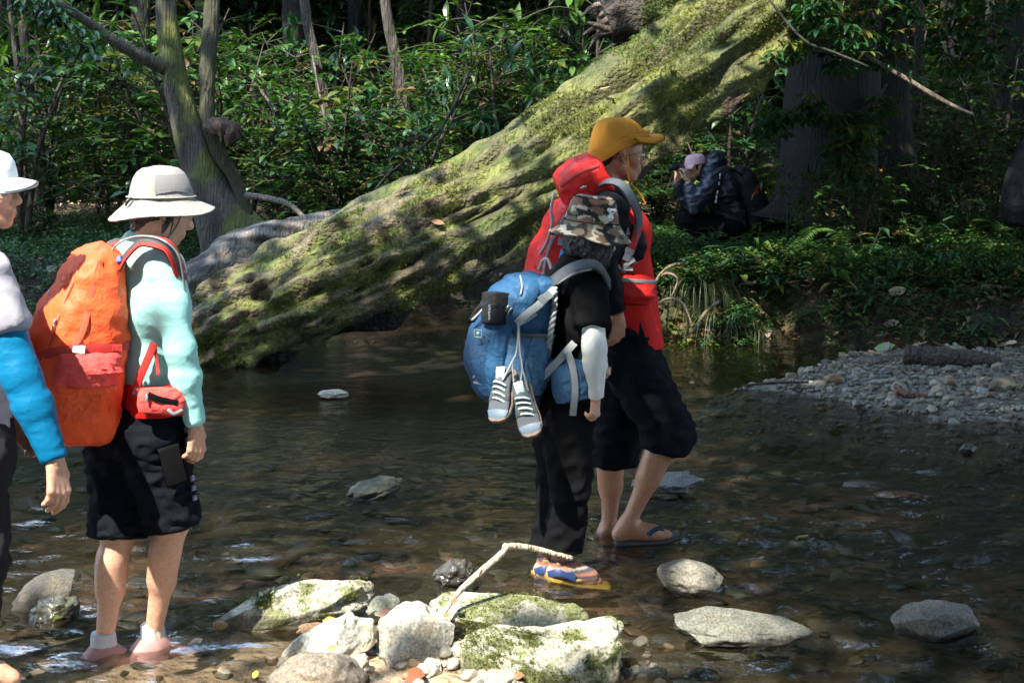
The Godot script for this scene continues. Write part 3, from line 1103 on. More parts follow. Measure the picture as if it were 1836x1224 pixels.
func build_forest() -> void:
	gaps = [
		[Vector3(-1.143, 1.41, -4.9), 0.75], [Vector3(-1.396, 1.104, -4.7), 0.70], [Vector3(-1.518, 1.597, -4.5), 0.70], [Vector3(-1.477, 1.065, -4.5), 0.45], [Vector3(-1.309, 1.236, -4.8), 0.7],
		[Vector3(-1.366, 0.215, -4.85), 0.42], [Vector3(-1.191, 0.313, -4.85), 0.35],
		[Vector3(-0.692, 0.037, -4.9), 0.50], [Vector3(-0.409, 0.053, -4.75), 0.5], [Vector3(-0.223, 0.074, -4.8), 1.15], [Vector3(-0.704, 0.062, -5), 0.7], [Vector3(-0.034, 0.092, -4.75), 0.55], [Vector3(0.203, 0.09, -4.6), 0.42], [Vector3(-0.943, 0.042, -4.6), 0.95],
		[Vector3(0.09, 1.387, -10.9), 0.75], [Vector3(-0.475, 1.115, -10.7), 0.50], [Vector3(0.514, 1.831, -11.3), 0.50], [Vector3(0.463, 1.26, -11), 0.26], [Vector3(2.13, 2.366, -12.2), 0.62], [Vector3(1.688, 2.049, -11.9), 0.26], [Vector3(-1.184, 0.811, -10.5), 0.42], [Vector3(-1.755, 0.753, -11.1), 0.5],
		[Vector3(0.955, 2.531, -12.8), 0.22],
		[Vector3(0.66, 0.097, -5.4), 0.10], [Vector3(1.715, 1.339, -14), 0.5],
		[Vector3(-5.132, 2.227, -18), 0.7], [Vector3(-3.152, 1.894, -17), 0.4], [Vector3(-1.889, 2.183, -16), 0.6], [Vector3(-1.941, 1.51, -14.5), 0.35], [Vector3(-0.724, 1.261, -14), 0.45], [Vector3(-0.883, 1.776, -15), 0.35], [Vector3(-4.343, 2.926, -20), 0.8], [Vector3(0.39, 2.638, -17), 0.45], [Vector3(-0.107, 2.125, -16), 0.4],
		[Vector3(1.926, 1.373, -15.5), 0.4], [Vector3(1.372, 0.934, -13.4), 0.25], [Vector3(5.84, 2.111, -19), 0.4], [Vector3(6.064, 2.981, -21), 0.8], [Vector3(4.647, 1.581, -17), 0.3], [Vector3(3.093, 2.259, -13), 0.2], [Vector3(2.731, 1.187, -14.5), 0.25], [Vector3(-6.979, 2.876, -22), 0.8], [Vector3(-5.524, 2.636, -22), 0.7],
	]
	# the leaning tree on the left bank
	var t := tree("leaning_tree", "mossy leaning tree on the left bank with a long branch reaching left", [Vector3(-2.46, 0.599, -13.2), Vector3(-2.601, 0.873, -13.2), Vector3(-2.81, 1.341, -13.25), Vector3(-2.938, 1.831, -13.3), Vector3(-3.019, 2.318, -13.3), Vector3(-3.048, 2.751, -13.3), Vector3(-3.096, 3.522, -13.4), Vector3(-3.209, 4.778, -13.6), Vector3(-3.228, 7.033, -13.8)], [0.34, 0.24, 0.15, 0.118, 0.098, 0.088, 0.085, 0.08, 0.06], 0.62, 0.5, "", Vector3(-3.0, 8.6, -14), 10, 1)
	var b0 := Vector3(-2.46, 0.599, -13.2)
	var br := MB.new()
	tube(br, spline([Vector3(-2.962, 2.124, -13.3) - b0, Vector3(-3.172, 2.218, -13.2) - b0, Vector3(-3.433, 2.367, -13.1) - b0, Vector3(-3.686, 2.566, -13) - b0, Vector3(-3.997, 2.762, -12.8) - b0, Vector3(-4.374, 2.982, -12.7) - b0], 6), [0.07, 0.06, 0.05, 0.042, 0.034, 0.022], 14, Color(0.055, 0.05, 0.03), 0.25, 6.0)
	obj("branch", br.mesh(), M.bark, t)
	br = MB.new()
	tube(br, spline([Vector3(-2.34, 0.707, -13.1) - b0, Vector3(-2.435, 1.148, -13.15) - b0, Vector3(-2.599, 1.416, -13.2) - b0, Vector3(-2.699, 1.709, -13.25) - b0, Vector3(-2.694, 2.172, -13.3) - b0, Vector3(-2.656, 2.757, -13.4) - b0, Vector3(-2.621, 3.725, -13.5) - b0], 6), [0.10, 0.06, 0.065, 0.065, 0.07, 0.068, 0.06], 16, Color(0.06, 0.055, 0.03), 0.25, 5.0)
	obj("stem", br.mesh(), M.bark, t)
	br = MB.new()
	tube(br, spline([Vector3(-2.69, 1.661, -13.2) - b0, Vector3(-2.538, 1.649, -13) - b0, Vector3(-2.424, 1.603, -12.9) - b0, Vector3(-2.461, 1.488, -12.9) - b0], 5), [0.05, 0.085, 0.075, 0.02], 20, Color(0.085, 0.045, 0.030), 0.9, 9.0)
	obj("burl", br.mesh(), M.bark, t)
	# the dark fluted tree on the right that the log leans by
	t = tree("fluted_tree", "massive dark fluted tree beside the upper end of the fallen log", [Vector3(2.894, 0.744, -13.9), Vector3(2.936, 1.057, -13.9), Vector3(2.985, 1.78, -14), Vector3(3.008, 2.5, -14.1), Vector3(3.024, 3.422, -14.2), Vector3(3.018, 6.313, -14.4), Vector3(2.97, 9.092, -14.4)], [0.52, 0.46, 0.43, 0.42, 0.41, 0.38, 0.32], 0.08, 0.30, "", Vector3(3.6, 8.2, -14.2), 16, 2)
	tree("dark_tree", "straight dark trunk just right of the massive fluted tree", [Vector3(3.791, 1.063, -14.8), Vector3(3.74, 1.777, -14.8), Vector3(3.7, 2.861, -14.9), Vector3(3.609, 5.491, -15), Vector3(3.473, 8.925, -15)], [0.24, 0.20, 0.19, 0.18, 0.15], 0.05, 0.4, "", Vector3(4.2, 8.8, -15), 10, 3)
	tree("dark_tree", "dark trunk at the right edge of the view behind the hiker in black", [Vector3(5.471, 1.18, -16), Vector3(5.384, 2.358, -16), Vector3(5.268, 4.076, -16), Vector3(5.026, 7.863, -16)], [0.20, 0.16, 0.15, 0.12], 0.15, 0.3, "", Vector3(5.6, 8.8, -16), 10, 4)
	tree("pale_sapling_tree", "slim pale trunk catching sun at the far right", [Vector3(5.851, 1.499, -18), Vector3(5.77, 2.293, -18), Vector3(5.69, 3.076, -18), Vector3(5.522, 5.608, -18), Vector3(5.368, 8.028, -18)], [0.075, 0.06, 0.055, 0.05, 0.04], 0.0, 0.0, "", Vector3(6, 8, -18), 4, 5)
	tree("pale_sapling_tree", "slim pale trunk in the sunlit leaves just left of the picture's middle", [Vector3(-1.851, 1.026, -15.5), Vector3(-1.924, 1.774, -15.5), Vector3(-2.023, 2.285, -15.5), Vector3(-2.144, 2.91, -15.6), Vector3(-2.263, 4.583, -15.7), Vector3(-2.326, 7.271, -15.8)], [0.07, 0.06, 0.055, 0.05, 0.045, 0.04], 0.1, 0.0, "", Vector3(-2, 8.6, -15.6), 6, 6)
	tree("pale_sapling_tree", "slim grey trunk leaning left above the middle of the fallen log", [Vector3(-1.142, 1, -16), Vector3(-1.168, 1.89, -16), Vector3(-1.256, 2.417, -16), Vector3(-1.344, 2.937, -16), Vector3(-1.495, 4.635, -16), Vector3(-1.566, 7.34, -16)], [0.075, 0.065, 0.06, 0.055, 0.05, 0.04], 0.1, 0.0, "", Vector3(-1.6, 8.5, -16), 6, 7)
	# dark trunks farther back
	var back := [[-4.77, 19.0, 0.115, 10], [-2.93, 20.0, 0.135, 0], [-4.4, 21.5, 0.14, 0], [-6.61, 19.5, 0.11, 0], [-6.62, 22.0, 0.12, 0], [-6.59, 24.5, 0.13, 0], [-2.36, 22.5, 0.11, 0], [-0.7, 21.0, 0.12, 0], [0.71, 20.5, 0.11, 0], [1.77, 19.0, 0.1, 0], [2.94, 18.5, 0.1, 0], [5.61, 19.5, 0.11, 0], [7.09, 23.0, 0.13, 0], [-4.32, 25.0, 0.12, 0], [0.02, 25.0, 0.14, 0], [4.63, 17.0, 0.06, 0], [5.09, 21.0, 0.15, 0], [-5.25, 16.5, 0.05, 0]]
	rng.seed = 404
	var where := ["behind the leaning tree's branch", "between the leaning tree and the pale saplings", "right behind the leaning tree", "at the far left", "second from the left edge", "deep in the wood on the left", "behind the pale saplings", "over the middle of the log", "left of the broken stub", "under the upper end of the log", "behind the crouching photographer", "right of the dark trunks", "deep in the wood at the right", "deep behind the leaning tree", "deep behind the log", "close by the dark trunks at the right", "behind the massive fluted tree", "nearest the left edge"]
	for k in back.size():
		var d: float = back[k][1]
		var x: float = back[k][0]
		var r: float = back[k][2]
		var b := gp(x, d) - Vector3(0, 0.1, 0)
		var lean := rng.randf_range(-0.25, 0.25)
		var kind := "slim" if r < 0.12 else "straight dark"
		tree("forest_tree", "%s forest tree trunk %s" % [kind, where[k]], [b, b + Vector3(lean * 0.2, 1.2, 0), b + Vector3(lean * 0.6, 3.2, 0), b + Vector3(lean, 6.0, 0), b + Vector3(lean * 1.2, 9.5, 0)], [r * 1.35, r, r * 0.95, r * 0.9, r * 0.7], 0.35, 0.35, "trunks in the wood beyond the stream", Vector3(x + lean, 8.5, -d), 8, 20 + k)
	# lianas and fallen branches in the thicket
	var vines := [[Vector3(-0.394, 2.13, -13.6), Vector3(-0.64, 1.633, -13.4), Vector3(-1.08, 1.244, -13.2), Vector3(-1.22, 1.096, -13.2), 0.016, "thin dark stem slanting over the log's left half"], [Vector3(2.927, 2.269, -12.6), Vector3(3.354, 2.015, -12.5), Vector3(3.611, 1.854, -12.4), Vector3(3.824, 1.763, -12.4), 0.022, "bare grey branch slanting down to the right before the dark trunks"], [Vector3(-2.443, 2.04, -14.2), Vector3(-2.316, 1.883, -14.2), Vector3(-2.225, 1.701, -14.1), Vector3(-2.201, 1.597, -14.1), 0.014, "short pale twig hanging among sunlit leaves"], [Vector3(-2.319, 1.065, -12.9), Vector3(-2.109, 1.046, -12.8), Vector3(-1.903, 0.991, -12.7), Vector3(-1.772, 0.893, -12.6), 0.03, "pale bare root arching beside the leaning tree"], [Vector3(-2.017, 2.332, -15.2), Vector3(-1.916, 1.886, -15), Vector3(-1.825, 1.558, -14.8), Vector3(-1.795, 1.342, -14.7), 0.012, "slender sunlit stem beside the pale sapling"], [Vector3(2.009, 2.647, -11.8), Vector3(2.259, 2.344, -11.7), Vector3(2.501, 2.234, -11.6), Vector3(2.739, 2.126, -11.5), 0.012, "thin leafy twig before the dark fluted tree"]]
	for q in vines:
		var mb := MB.new()
		tube(mb, spline([q[0], q[1], q[2], q[3]], 6), [q[4], q[4] * 0.9, q[4] * 0.6], 7, Color(0.15, 0.12, 0.09) if "pale" in q[5] or "grey" in q[5] or "sunlit" in q[5] else Color(0.03, 0.028, 0.016), 0.3, 9.0)
		tag(obj("branch", mb.mesh(), M.dead_wood), q[5], "branch")
	var ml := MB.new()
	var mp := spline([Vector3(2.439, 0.996, -15.2), Vector3(2.751, 1.07, -15.2), Vector3(3.054, 1.14, -15.3), Vector3(3.361, 1.204, -15.4)], 8)
	tube(ml, mp, [0.085, 0.095, 0.09, 0.08], 20, Color.WHITE, 0.3, 5.0)
	var at_m := []
	for k in ml.v.size():
		var o := ml.v[k] - mp[mini(int(k / 20), mp.size() - 1)]
		if o.length() > 0.03 and o.y > -0.02: at_m.append([ml.v[k], o.normalized(), 1.0])
	paint(ml, func(q): return moss_tone(q))
	var mlog := obj("mossy_log", ml.mesh(), M.log_wood)
	tag(mlog, "small bright green mossy log lying right behind the photographer's pack", "log")
	moss_over(at_m, 2500, 0.016, 9, "moss", mlog)
	# shrubs of the understory, each one a plant
	var kinds := []
	var names := ["broad_leaf_shrub", "long_leaf_shrub", "small_leaf_shrub", "sapling", "fern"]
	var looks := ["glossy shrub", "narrow-leaved shrub", "small-leaved shrub", "large-leaved sapling", "arching green fern"]
	for k in 5:
		for v in 3:
			kinds.append(shrub(k, v + 1, [1.5, 1.4, 1.4, 1.9, 1.0][k]))
	var zones := [
		# reach to left and right for each metre off, d0, d1, count, weights, size, where
		[-0.376, -0.188, 14.2, 21.0, 44, [-0.345, -0.345, 5, 2, 2], [0.8, 1.7], "in the thicket left of the leaning tree"],
		[-0.184, -0.007, 13.6, 20.0, 48, [-0.344, -0.345, 3, 4, 1], [0.7, 1.5], "in the thicket behind the lower half of the fallen log"],
		[-0.022, 0.152, 13.9, 20.0, 40, [-0.345, -0.344, 2, 3, 1], [0.8, 1.6], "in the thicket behind the upper half of the fallen log"],
		[0.091, 0.212, 14.6, 18.0, 16, [-0.345, -0.345, 3, 1, 1], [0.35, 0.7], "behind the crouching photographer"],
		[0.176, 0.257, 12.8, 13.5, 12, [-0.345, -0.346, 2, 4, 2], [0.40, 0.85], ""],
		[0.242, 0.370, 12.9, 14.4, 12, [-0.345, -0.346, 2, 4, 2], [0.35, 0.75], ""],
		[0.220, 0.378, 15.0, 22.0, 34, [-0.345, -0.345, 3, 3, 1], [0.6, 1.4], "in the thicket right of the massive fluted tree"],
		[-0.422, 0.423, 20.5, 27.0, 90, [-0.345, -0.345, 5, 4, 0], [1.3, 2.6], "deep in the wood"],
	]
	var protos := {}
	var said := {}
	var landmarks := [[-0.361, "beyond the left edge"], [-0.335, "above the white cap"], [-0.305, "left of the branch"], [-0.275, "under the long branch"], [-0.248, "left of the leaning tree"], [-0.218, "behind the leaning tree"], [-0.192, "right of the leaning tree"], [-0.165, "above the grey dead wood"], [-0.141, "left of the pale sapling"], [-0.118, "at the pale sapling"], [-0.095, "left of the grey sapling"], [-0.073, "at the grey sapling"], [-0.048, "above the log's middle"], [-0.026, "over the log's sunny patch"], [-0.003, "left of the ochre hat"], [0.023, "left of the broken stub"], [0.054, "under the broken stub"], [0.08, "right of the ochre hat"], [0.106, "left of the photographer"], [0.133, "above the photographer"], [0.163, "behind the photographer's pack"], [0.193, "left of the fluted tree"], [0.22, "by the fluted tree"], [0.244, "right of the fluted tree"], [0.265, "right of the dark trunk"], [0.291, "at the bare slanting branch"], [0.314, "left of the pale trunk"], [0.333, "above the hiker in black"], [0.363, "at the right edge"]]
	rng.seed = 909
	var draws := []
	for z in zones:
		for k in z[4]:
			var d := rng.randf_range(z[2], z[3])
			var x := rng.randf_range(z[0], z[1]) * d
			var pick := rng.randi() % 15
			var kk := 0
			while pick >= z[5][kk]:
				pick -= z[5][kk]
				kk += 1
				if kk > 4:
					kk = 0
					break
			draws.append([x, d, kk * 3 + rng.randi() % 3, rng.randf_range(z[6][0], z[6][1]), rng.randf() * TAU, z[7]])
	for q in draws:
		var at := gp(q[0], q[1]) - Vector3(0, 0.04, 0)
		var kd: int = q[2] / 3
		var spot := "far off"
		var best := 1e9
		var px: float = q[0] / q[1]
		for l in landmarks:
			if absf(l[0] - px) < best:
				best = absf(l[0] - px)
				spot = l[1]
		var row := "nearest the water" if q[1] < 15.0 else "in the second row" if q[1] < 17.0 else "further back" if q[1] < 20.5 else "deep in the wood"
		var label := "%s %s%s, %s" % ["tall" if q[3] > 1.15 else "low" if q[3] < 0.8 else "middling", looks[kd], " " + spot, row]
		var group := "%ss beyond the stream" % names[kd].replace("_", " ")
		if said.has(label): continue
		said[label] = true
		if not protos.has(q[2]):
			var p := plant(names[kd], label, group, kinds[q[2]], kd == 4)
			protos[q[2]] = p
			p.position = at
			p.rotation.y = q[4]
			p.scale = Vector3.ONE * q[3]
		else:
			dup(protos[q[2]], names[kd], at, q[4], q[3], label, group)
	# leafy boughs that hang before the fluted tree and the upper log
	var boughs := [[Vector3(2.739, 2.999, -12.4), Vector3(2.483, 2.63, -12.2), Vector3(2.268, 2.405, -12.1), Vector3(2.078, 2.183, -12), "leafy bough hanging over the upper end of the log"], [Vector3(3.151, 3.063, -12.6), Vector3(2.936, 2.599, -12.4), Vector3(2.785, 2.37, -12.3), Vector3(2.634, 2.144, -12.2), "leafy bough hanging before the fluted tree"], [Vector3(3.609, 3, -12.9), Vector3(3.407, 2.67, -12.8), Vector3(3.202, 2.434, -12.7), Vector3(3.14, 2.2, -12.6), "leafy bough between the two dark trunks"], [Vector3(2.296, 3.047, -12), Vector3(2.33, 2.739, -11.9), Vector3(2.426, 2.519, -11.8), Vector3(2.626, 2.391, -11.8), "leafy bough at the top edge beside the log's end"], [Vector3(2.565, 1.88, -13.2), Vector3(2.451, 1.783, -13.1), Vector3(2.338, 1.711, -13), Vector3(2.268, 1.615, -13), "small leafy twig growing from the fluted tree above the photographer's pack"], [Vector3(2.892, 1.586, -13.3), Vector3(2.973, 1.48, -13.2), Vector3(3.004, 1.346, -13.1), Vector3(2.938, 1.205, -13), "leafy twig on the fluted tree's dark bark"], [Vector3(4.484, 3.094, -13.4), Vector3(4.322, 2.751, -13.3), Vector3(4.18, 2.505, -13.2), Vector3(4.114, 2.215, -13.1), "leafy bough hanging in the upper right corner"], [Vector3(4.104, 3.064, -13.6), Vector3(3.989, 2.764, -13.5), Vector3(3.874, 2.467, -13.4), Vector3(3.883, 2.172, -13.3), "leafy bough left of the one in the upper right corner"], [Vector3(2.654, 2.026, -13.3), Vector3(2.714, 1.831, -13.2), Vector3(2.844, 1.71, -13.1), Vector3(3.018, 1.663, -13), "leafy twig across the middle of the fluted tree's trunk"], [Vector3(3.397, 2.031, -13.6), Vector3(3.279, 1.831, -13.5), Vector3(3.187, 1.633, -13.4), Vector3(3.121, 1.438, -13.3), "leafy twig hanging between the fluted tree and the dark trunk"], [Vector3(-4.001, 2.919, -12), Vector3(-3.793, 2.661, -12), Vector3(-3.581, 2.487, -12), Vector3(-3.413, 2.27, -12), "leafy bough hanging into the upper left corner"]]
	for q in boughs:
		var wb := MB.new()
		var fb := MB.new()
		rng.seed = 700 + int(absf(q[0].x) * 100)
		var root: Vector3 = q[0]
		var way := spline([Vector3.ZERO, q[1] - root, q[2] - root, q[3] - root], 7)
		tube(wb, way, [0.014, 0.009, 0.004], 6, Color(0.05, 0.04, 0.03))
		for k in range(4, way.size()):
			for j in 3:
				var a := rng.randf() * TAU
				var d := Vector3(cos(a), rng.randf_range(-0.5, 0.25), sin(a)).normalized()
				var tip := way[k] + d * rng.randf_range(0.08, 0.22)
				tube(wb, PackedVector3Array([way[k], tip]), [0.003, 0.002], 4, Color(0.05, 0.045, 0.025))
				var c := green(k % 3)
				for l in 5:
					var b := TAU * l / 5.0 + a
					leaf8(fb, tip - d * 0.02 * l, (d * 0.6 + Vector3(cos(b), -0.15, sin(b))).normalized(), Vector3.UP, rng.randf_range(0.09, 0.14), rng.randf_range(0.035, 0.05), rng.randf_range(0.2, 0.6), c * rng.randf_range(0.8, 1.2))
		var t2 := thing("leafy_bough", q[4], "branch", root)
		obj("stem", wb.mesh(), M.dead_wood, t2)
		obj("foliage", fb.mesh(false), M.leaf, t2)
	# leafy mass that closes the wood behind everything, and the unseen crowns added to shade the stream
	rng.seed = 31
	var xf := []
	var col := []
	for k in 1500:
		var d := rng.randf_range(23.0, 34.0)
		var x := rng.randf_range(-0.62, 0.62) * d
		var h := ground_h(x, d)
		xf.append(Transform3D(Basis(Vector3.UP, rng.randf() * TAU).scaled(Vector3.ONE * rng.randf_range(0.8, 1.5)), Vector3(x, h + rng.randf_range(0.1, 6.5), -d)))
		var c := Color.WHITE * rng.randf_range(0.7, 1.3)
		c.a = 1
		col.append(c)
	tag(scatter("far_undergrowth", crown_shape(61, 0.9, 110).mesh(false), M.leaf, xf, col), "dark mass of leaves deep in the wood beyond the stream", "undergrowth")
	xf = []
	col = []
	for k in 5200:
		var x := rng.randf_range(-17, 17)
		var d := rng.randf_range(-9.0, 34.0)
		var y := rng.randf_range(7.0, 10.5)
		var p := Vector3(x, y, -d)
		if lit(p, 0.50): continue
		# an opening shaped to let sun and sky light onto the left foreground
		if absf(x + 5.0) < OPEN.x and d > OPEN.y and d < OPEN.z: continue
		# beyond the bank the roof is broken, so that the thicket is dappled
		var f := p - SUN * ((y - 1.6) / SUN.y)
		if -f.z > 13.4 and -f.z < 20.5 and f.x < -0.17 * f.z and fbm.get_noise_2d(f.x * 0.55, f.z * 0.55) > DAPPLE: continue
		xf.append(Transform3D(Basis(Vector3.UP, rng.randf() * TAU).scaled(Vector3.ONE * rng.randf_range(0.9, 1.25)), p))
		col.append(Color.WHITE)
	for k in 1300:  # leaf masses added at both sides to shut out low sky light
		var side := -1.0 if k % 2 else 1.0
		xf.append(Transform3D(Basis(Vector3.UP, rng.randf() * TAU).scaled(Vector3.ONE * rng.randf_range(0.9, 1.4)), Vector3(side * rng.randf_range(11.5, 17.0), rng.randf_range(0.0, 7.5), rng.randf_range(-34.0, 9.0))))
		col.append(Color.WHITE)
	# on the wooded near bank, leaves added behind the camera to block low light
	for k in 700:
		var d := rng.randf_range(-9.5, -4.0)
		xf.append(Transform3D(Basis(Vector3.UP, rng.randf() * TAU).scaled(Vector3.ONE * rng.randf_range(0.9, 1.3)), Vector3(rng.randf_range(-14, 14), rng.randf_range(0.5, 6.5), -d)))
		col.append(Color.WHITE)
	tag(scatter("shade_canopy", crown_shape(62, 0.9, 90, 1.5).mesh(false), M.leaf, xf, col), "unseen ceiling of tree crowns and leaf masses around the stream, added to shape the light", "canopy")
	# dead leaves on the forest floor
	rng.seed = 63
	xf = []
	col = []
	var dl := MB.new()
	leaf4(dl, Vector3(-0.5, 0, 0), Vector3.RIGHT, Vector3.UP, 1.0, 0.42, 0.5, Color.WHITE)
	while xf.size() < 9000:
		var d := rng.randf_range(11.0, 24.0)
		var x := rng.randf_range(-0.40, 0.40) * d
		if d < bank_edge(x) - 0.05: continue
		var s := rng.randf_range(0.05, 0.12)
		xf.append(Transform3D(Basis.from_euler(Vector3(rng.randf_range(-0.4, 0.4), rng.randf() * TAU, rng.randf_range(-0.4, 0.4))).scaled(Vector3.ONE * s), gp(x, d) + Vector3(0, 0.015, 0)))
		col.append(Color(0.17, 0.105, 0.06).lerp(Color(0.36, 0.25, 0.17), rng.randf()) * rng.randf_range(0.6, 1.2))
	tag(scatter("leaf_litter", dl.mesh(false), M.dead_leaf, xf, col), "brown dead leaves littering the forest floor", "leaf litter")

# ------------------------------------------------------------------ the right bank: herbs, grass, roots, gravel
func herb(sd: int, n: int, size: float, wide: float) -> MB:
	rng.seed = sd
	var mb := MB.new()
	for k in n:
		var a := rng.randf() * TAU
		var r := sqrt(rng.randf()) * 0.16
		var base := Vector3(cos(a) * r, 0, sin(a) * r)
		var h := rng.randf_range(0.05, 0.20)
		var c := green(2 + k % 3)
		for q in 4:
			var b := rng.randf() * TAU
			var d := Vector3(cos(b), rng.randf_range(-0.1, 0.5), sin(b))
			leaf4(mb, base + Vector3.UP * h * (0.6 + 0.13 * q), d, Vector3.UP, size * rng.randf_range(0.7, 1.3), size * wide, 0.5, c)
	return mb

func grass_tuft(sd: int, blades: int, L: float) -> MB:
	rng.seed = sd
	var mb := MB.new()
	for k in blades:
		var a := rng.randf_range(-1.5, 1.5) + PI / 2
		var out := Vector3(cos(a), 0, sin(a))
		var l := L * rng.randf_range(0.6, 1.1)
		var p := Vector3(rng.randf_range(-0.12, 0.12), 0, rng.randf_range(-0.06, 0.06))
		var side: Vector3 = out.cross(Vector3.UP).normalized() * rng.randf_range(0.003, 0.005)
		var c := Color(0.030, 0.060, 0.018).lerp(Color(0.13, 0.11, 0.05), rng.randf() * rng.randf())
		var pts := spline([p, p + out * l * 0.35 + Vector3.UP * l * 0.28, p + out * l * 0.62 + Vector3.UP * l * 0.02, p + out * l * 0.72 - Vector3.UP * l * 0.45], 3)
		var first := mb.v.size()
		for j in pts.size():
			var w := 1.0 - float(j) / pts.size() * 0.9
			mb.vert(pts[j] - side * w, c)
			mb.vert(pts[j] + side * w, c)
		for j in pts.size() - 1:
			mb.quad(first + j * 2, first + j * 2 + 1, first + j * 2 + 3, first + j * 2 + 2)
	return mb

func build_bank_plants() -> void:
	# low herbs that cover the bank
	rng.seed = 71
	var spots := []
	while spots.size() < 2900:
		var x := rng.randf_range(0.9, 5.6)
		var d := rng.randf_range(11.1, 14.8)
		var e := bank_edge(x)
		if d < e + 0.05: continue
		if fbm.get_noise_2d(x * 1.1, d * 1.1) < -0.22 and rng.randf() < 0.75: continue
		if x > 1.9 and d < e + 1.0 and rng.randf() < 0.72: continue
		if Vector2(x - 1.95, (d - 13.5) * 0.7).length() < 0.5: continue
		spots.append([x, d])
	var xf := []
	var col := []
	for s in spots:
		xf.append(Transform3D(Basis(Vector3.UP, rng.randf() * TAU).scaled(Vector3.ONE * rng.randf_range(0.7, 1.4)), gp(s[0], s[1])))
		col.append(Color(1, 1, 1) * rng.randf_range(0.8, 1.25))
	tag(scatter("ground_cover", herb(72, 9, 0.062, 0.42).mesh(false), M.soft_leaf, xf, col), "low green herbs carpeting the right bank", "ground cover")
	rng.seed = 73
	xf = []
	col = []
	while xf.size() < 900:
		var d := rng.randf_range(11.6, 16.0)
		var x := rng.randf_range(-0.36, 0.05) * d
		if d < bank_edge(x) + 0.15: continue
		xf.append(Transform3D(Basis(Vector3.UP, rng.randf() * TAU).scaled(Vector3.ONE * rng.randf_range(0.6, 1.3)), gp(x, d)))
		col.append(Color(1, 1, 1) * rng.randf_range(0.6, 1.0))
	tag(scatter("ground_cover", herb(74, 7, 0.07, 0.4).mesh(false), M.soft_leaf, xf, col), "low dark herbs on the shaded left bank", "ground cover")
	# dead leaves caught on the bank
	rng.seed = 79
	xf = []
	col = []
	var bl := MB.new()
	leaf8(bl, Vector3(-0.5, 0, 0), Vector3.RIGHT, Vector3.UP, 1.0, 0.45, -0.35, Color.WHITE)
	while xf.size() < 420:
		var x := rng.randf_range(0.9, 5.0)
		var e := bank_edge(x)
		var d := e + rng.randf_range(-0.1, 1.5)
		var s := rng.randf_range(0.06, 0.13)
		xf.append(Transform3D(Basis.from_euler(Vector3(rng.randf_range(-0.2, 0.7), rng.randf() * TAU, rng.randf_range(-0.4, 0.4))).scaled(Vector3.ONE * s), gp(x, d) + Vector3(0, rng.randf_range(0.01, 0.07), 0)))
		col.append([Color(0.20, 0.12, 0.07), Color(0.30, 0.22, 0.14), Color(0.14, 0.08, 0.05), Color(0.26, 0.20, 0.16)][rng.randi() % 4] * rng.randf_range(0.7, 1.2))
	tag(scatter("leaf_litter", bl.mesh(), M.dead_leaf, xf, col), "brown and tan dead leaves caught on the right bank", "leaf litter")
	# taller herbs, one by one
	var made := []
	for v in 4:
		rng.seed = 500 + v
		var w := MB.new()
		var f := MB.new()
		for k in 3 + v % 2:
			var a := rng.randf() * TAU
			var H := rng.randf_range(0.16, 0.34)
			var lean := Vector3(cos(a), 0, sin(a)) * H * 0.35
			var st := spline([Vector3.ZERO, lean * 0.4 + Vector3.UP * H * 0.6, lean + Vector3.UP * H], 4)
			tube(w, st, [0.004, 0.002], 4, Color(0.05, 0.06, 0.02))
			for q in 7:
				var b := TAU * q * 0.38 + a
				var d := Vector3(cos(b), rng.randf_range(0.0, 0.5), sin(b))
				leaf8(f, st[int(lerpf(st.size() * 0.4, st.size() - 1, q / 6.0))], d, Vector3.UP, rng.randf_range(0.10, 0.19), rng.randf_range(0.03, 0.05), rng.randf_range(0.3, 0.8), green(2 + v % 3))
		made.append([w.mesh(), f.mesh(false)])
	var herbs := [[1.78, 12.7, 1.0, "below the crouching photographer"], [1.46, 12.6, 1.0, "left end of the right bank"], [1.82, 11.7, 1.3, "on the lip of the right bank, above the hanging grass"], [2.16, 11.9, 1.1, "in the middle of the right bank"], [1.43, 11.6, 1.0, "over the roots at the left end of the right bank"], [2.55, 11.6, 1.2, "on the bank above the gravel bar's left part"], [2.76, 11.4, 0.9, "beside the pale dead leaves on the bank"], [3.12, 11.8, 1.0, "behind the orange dead leaf on the bank"], [2.54, 12.9, 1.2, "behind the photographer's pack"], [3.13, 13.8, 1.5, "at the foot of the massive fluted tree"], [3.6, 14.2, 1.8, "left of the hiker in black"], [3.97, 14.2, 1.6, "between the dark trunk and the hiker in black"], [4.15, 13.4, 1.7, "just left of the hiker in black"], [3.99, 12.0, 1.2, "under the hiker in black"], [3.61, 11.1, 1.1, "above the half-sunk dark log"], [3.57, 12.1, 1.0, "at the middle of the right edge of the bank"], [3.03, 14.3, 1.7, "against the massive fluted tree's root"], [2.08, 12.5, 1.2, "between the photographer and the hanging grass"], [3.55, 12.7, 1.2, "in the herbs left of the right edge"], [1.55, 13.4, 0.7, "left of the photographer's knees"], [3.0, 12.4, 1.2, "in the densest herbs of the right bank"]]
	for k in herbs.size():
		var q: Array = herbs[k]
		var d: float = q[1]
		var x: float = q[0]
		var t := plant("leafy_herb", "leafy green herb %s" % q[3], "tall herbs on the right bank", made[k % 4], true, "plant")
		t.position = gp(x, d)
		t.rotation.y = k * 2.1
		t.scale = Vector3.ONE * q[2]
	# grass hanging over the edge
	var tufts := [[1.49, 0.4], [1.69, 0.48], [1.84, 0.4], [1.36, 0.3], [2.24, 0.36], [2.42, 0.4], [2.89, 0.24], [3.62, 0.26]]
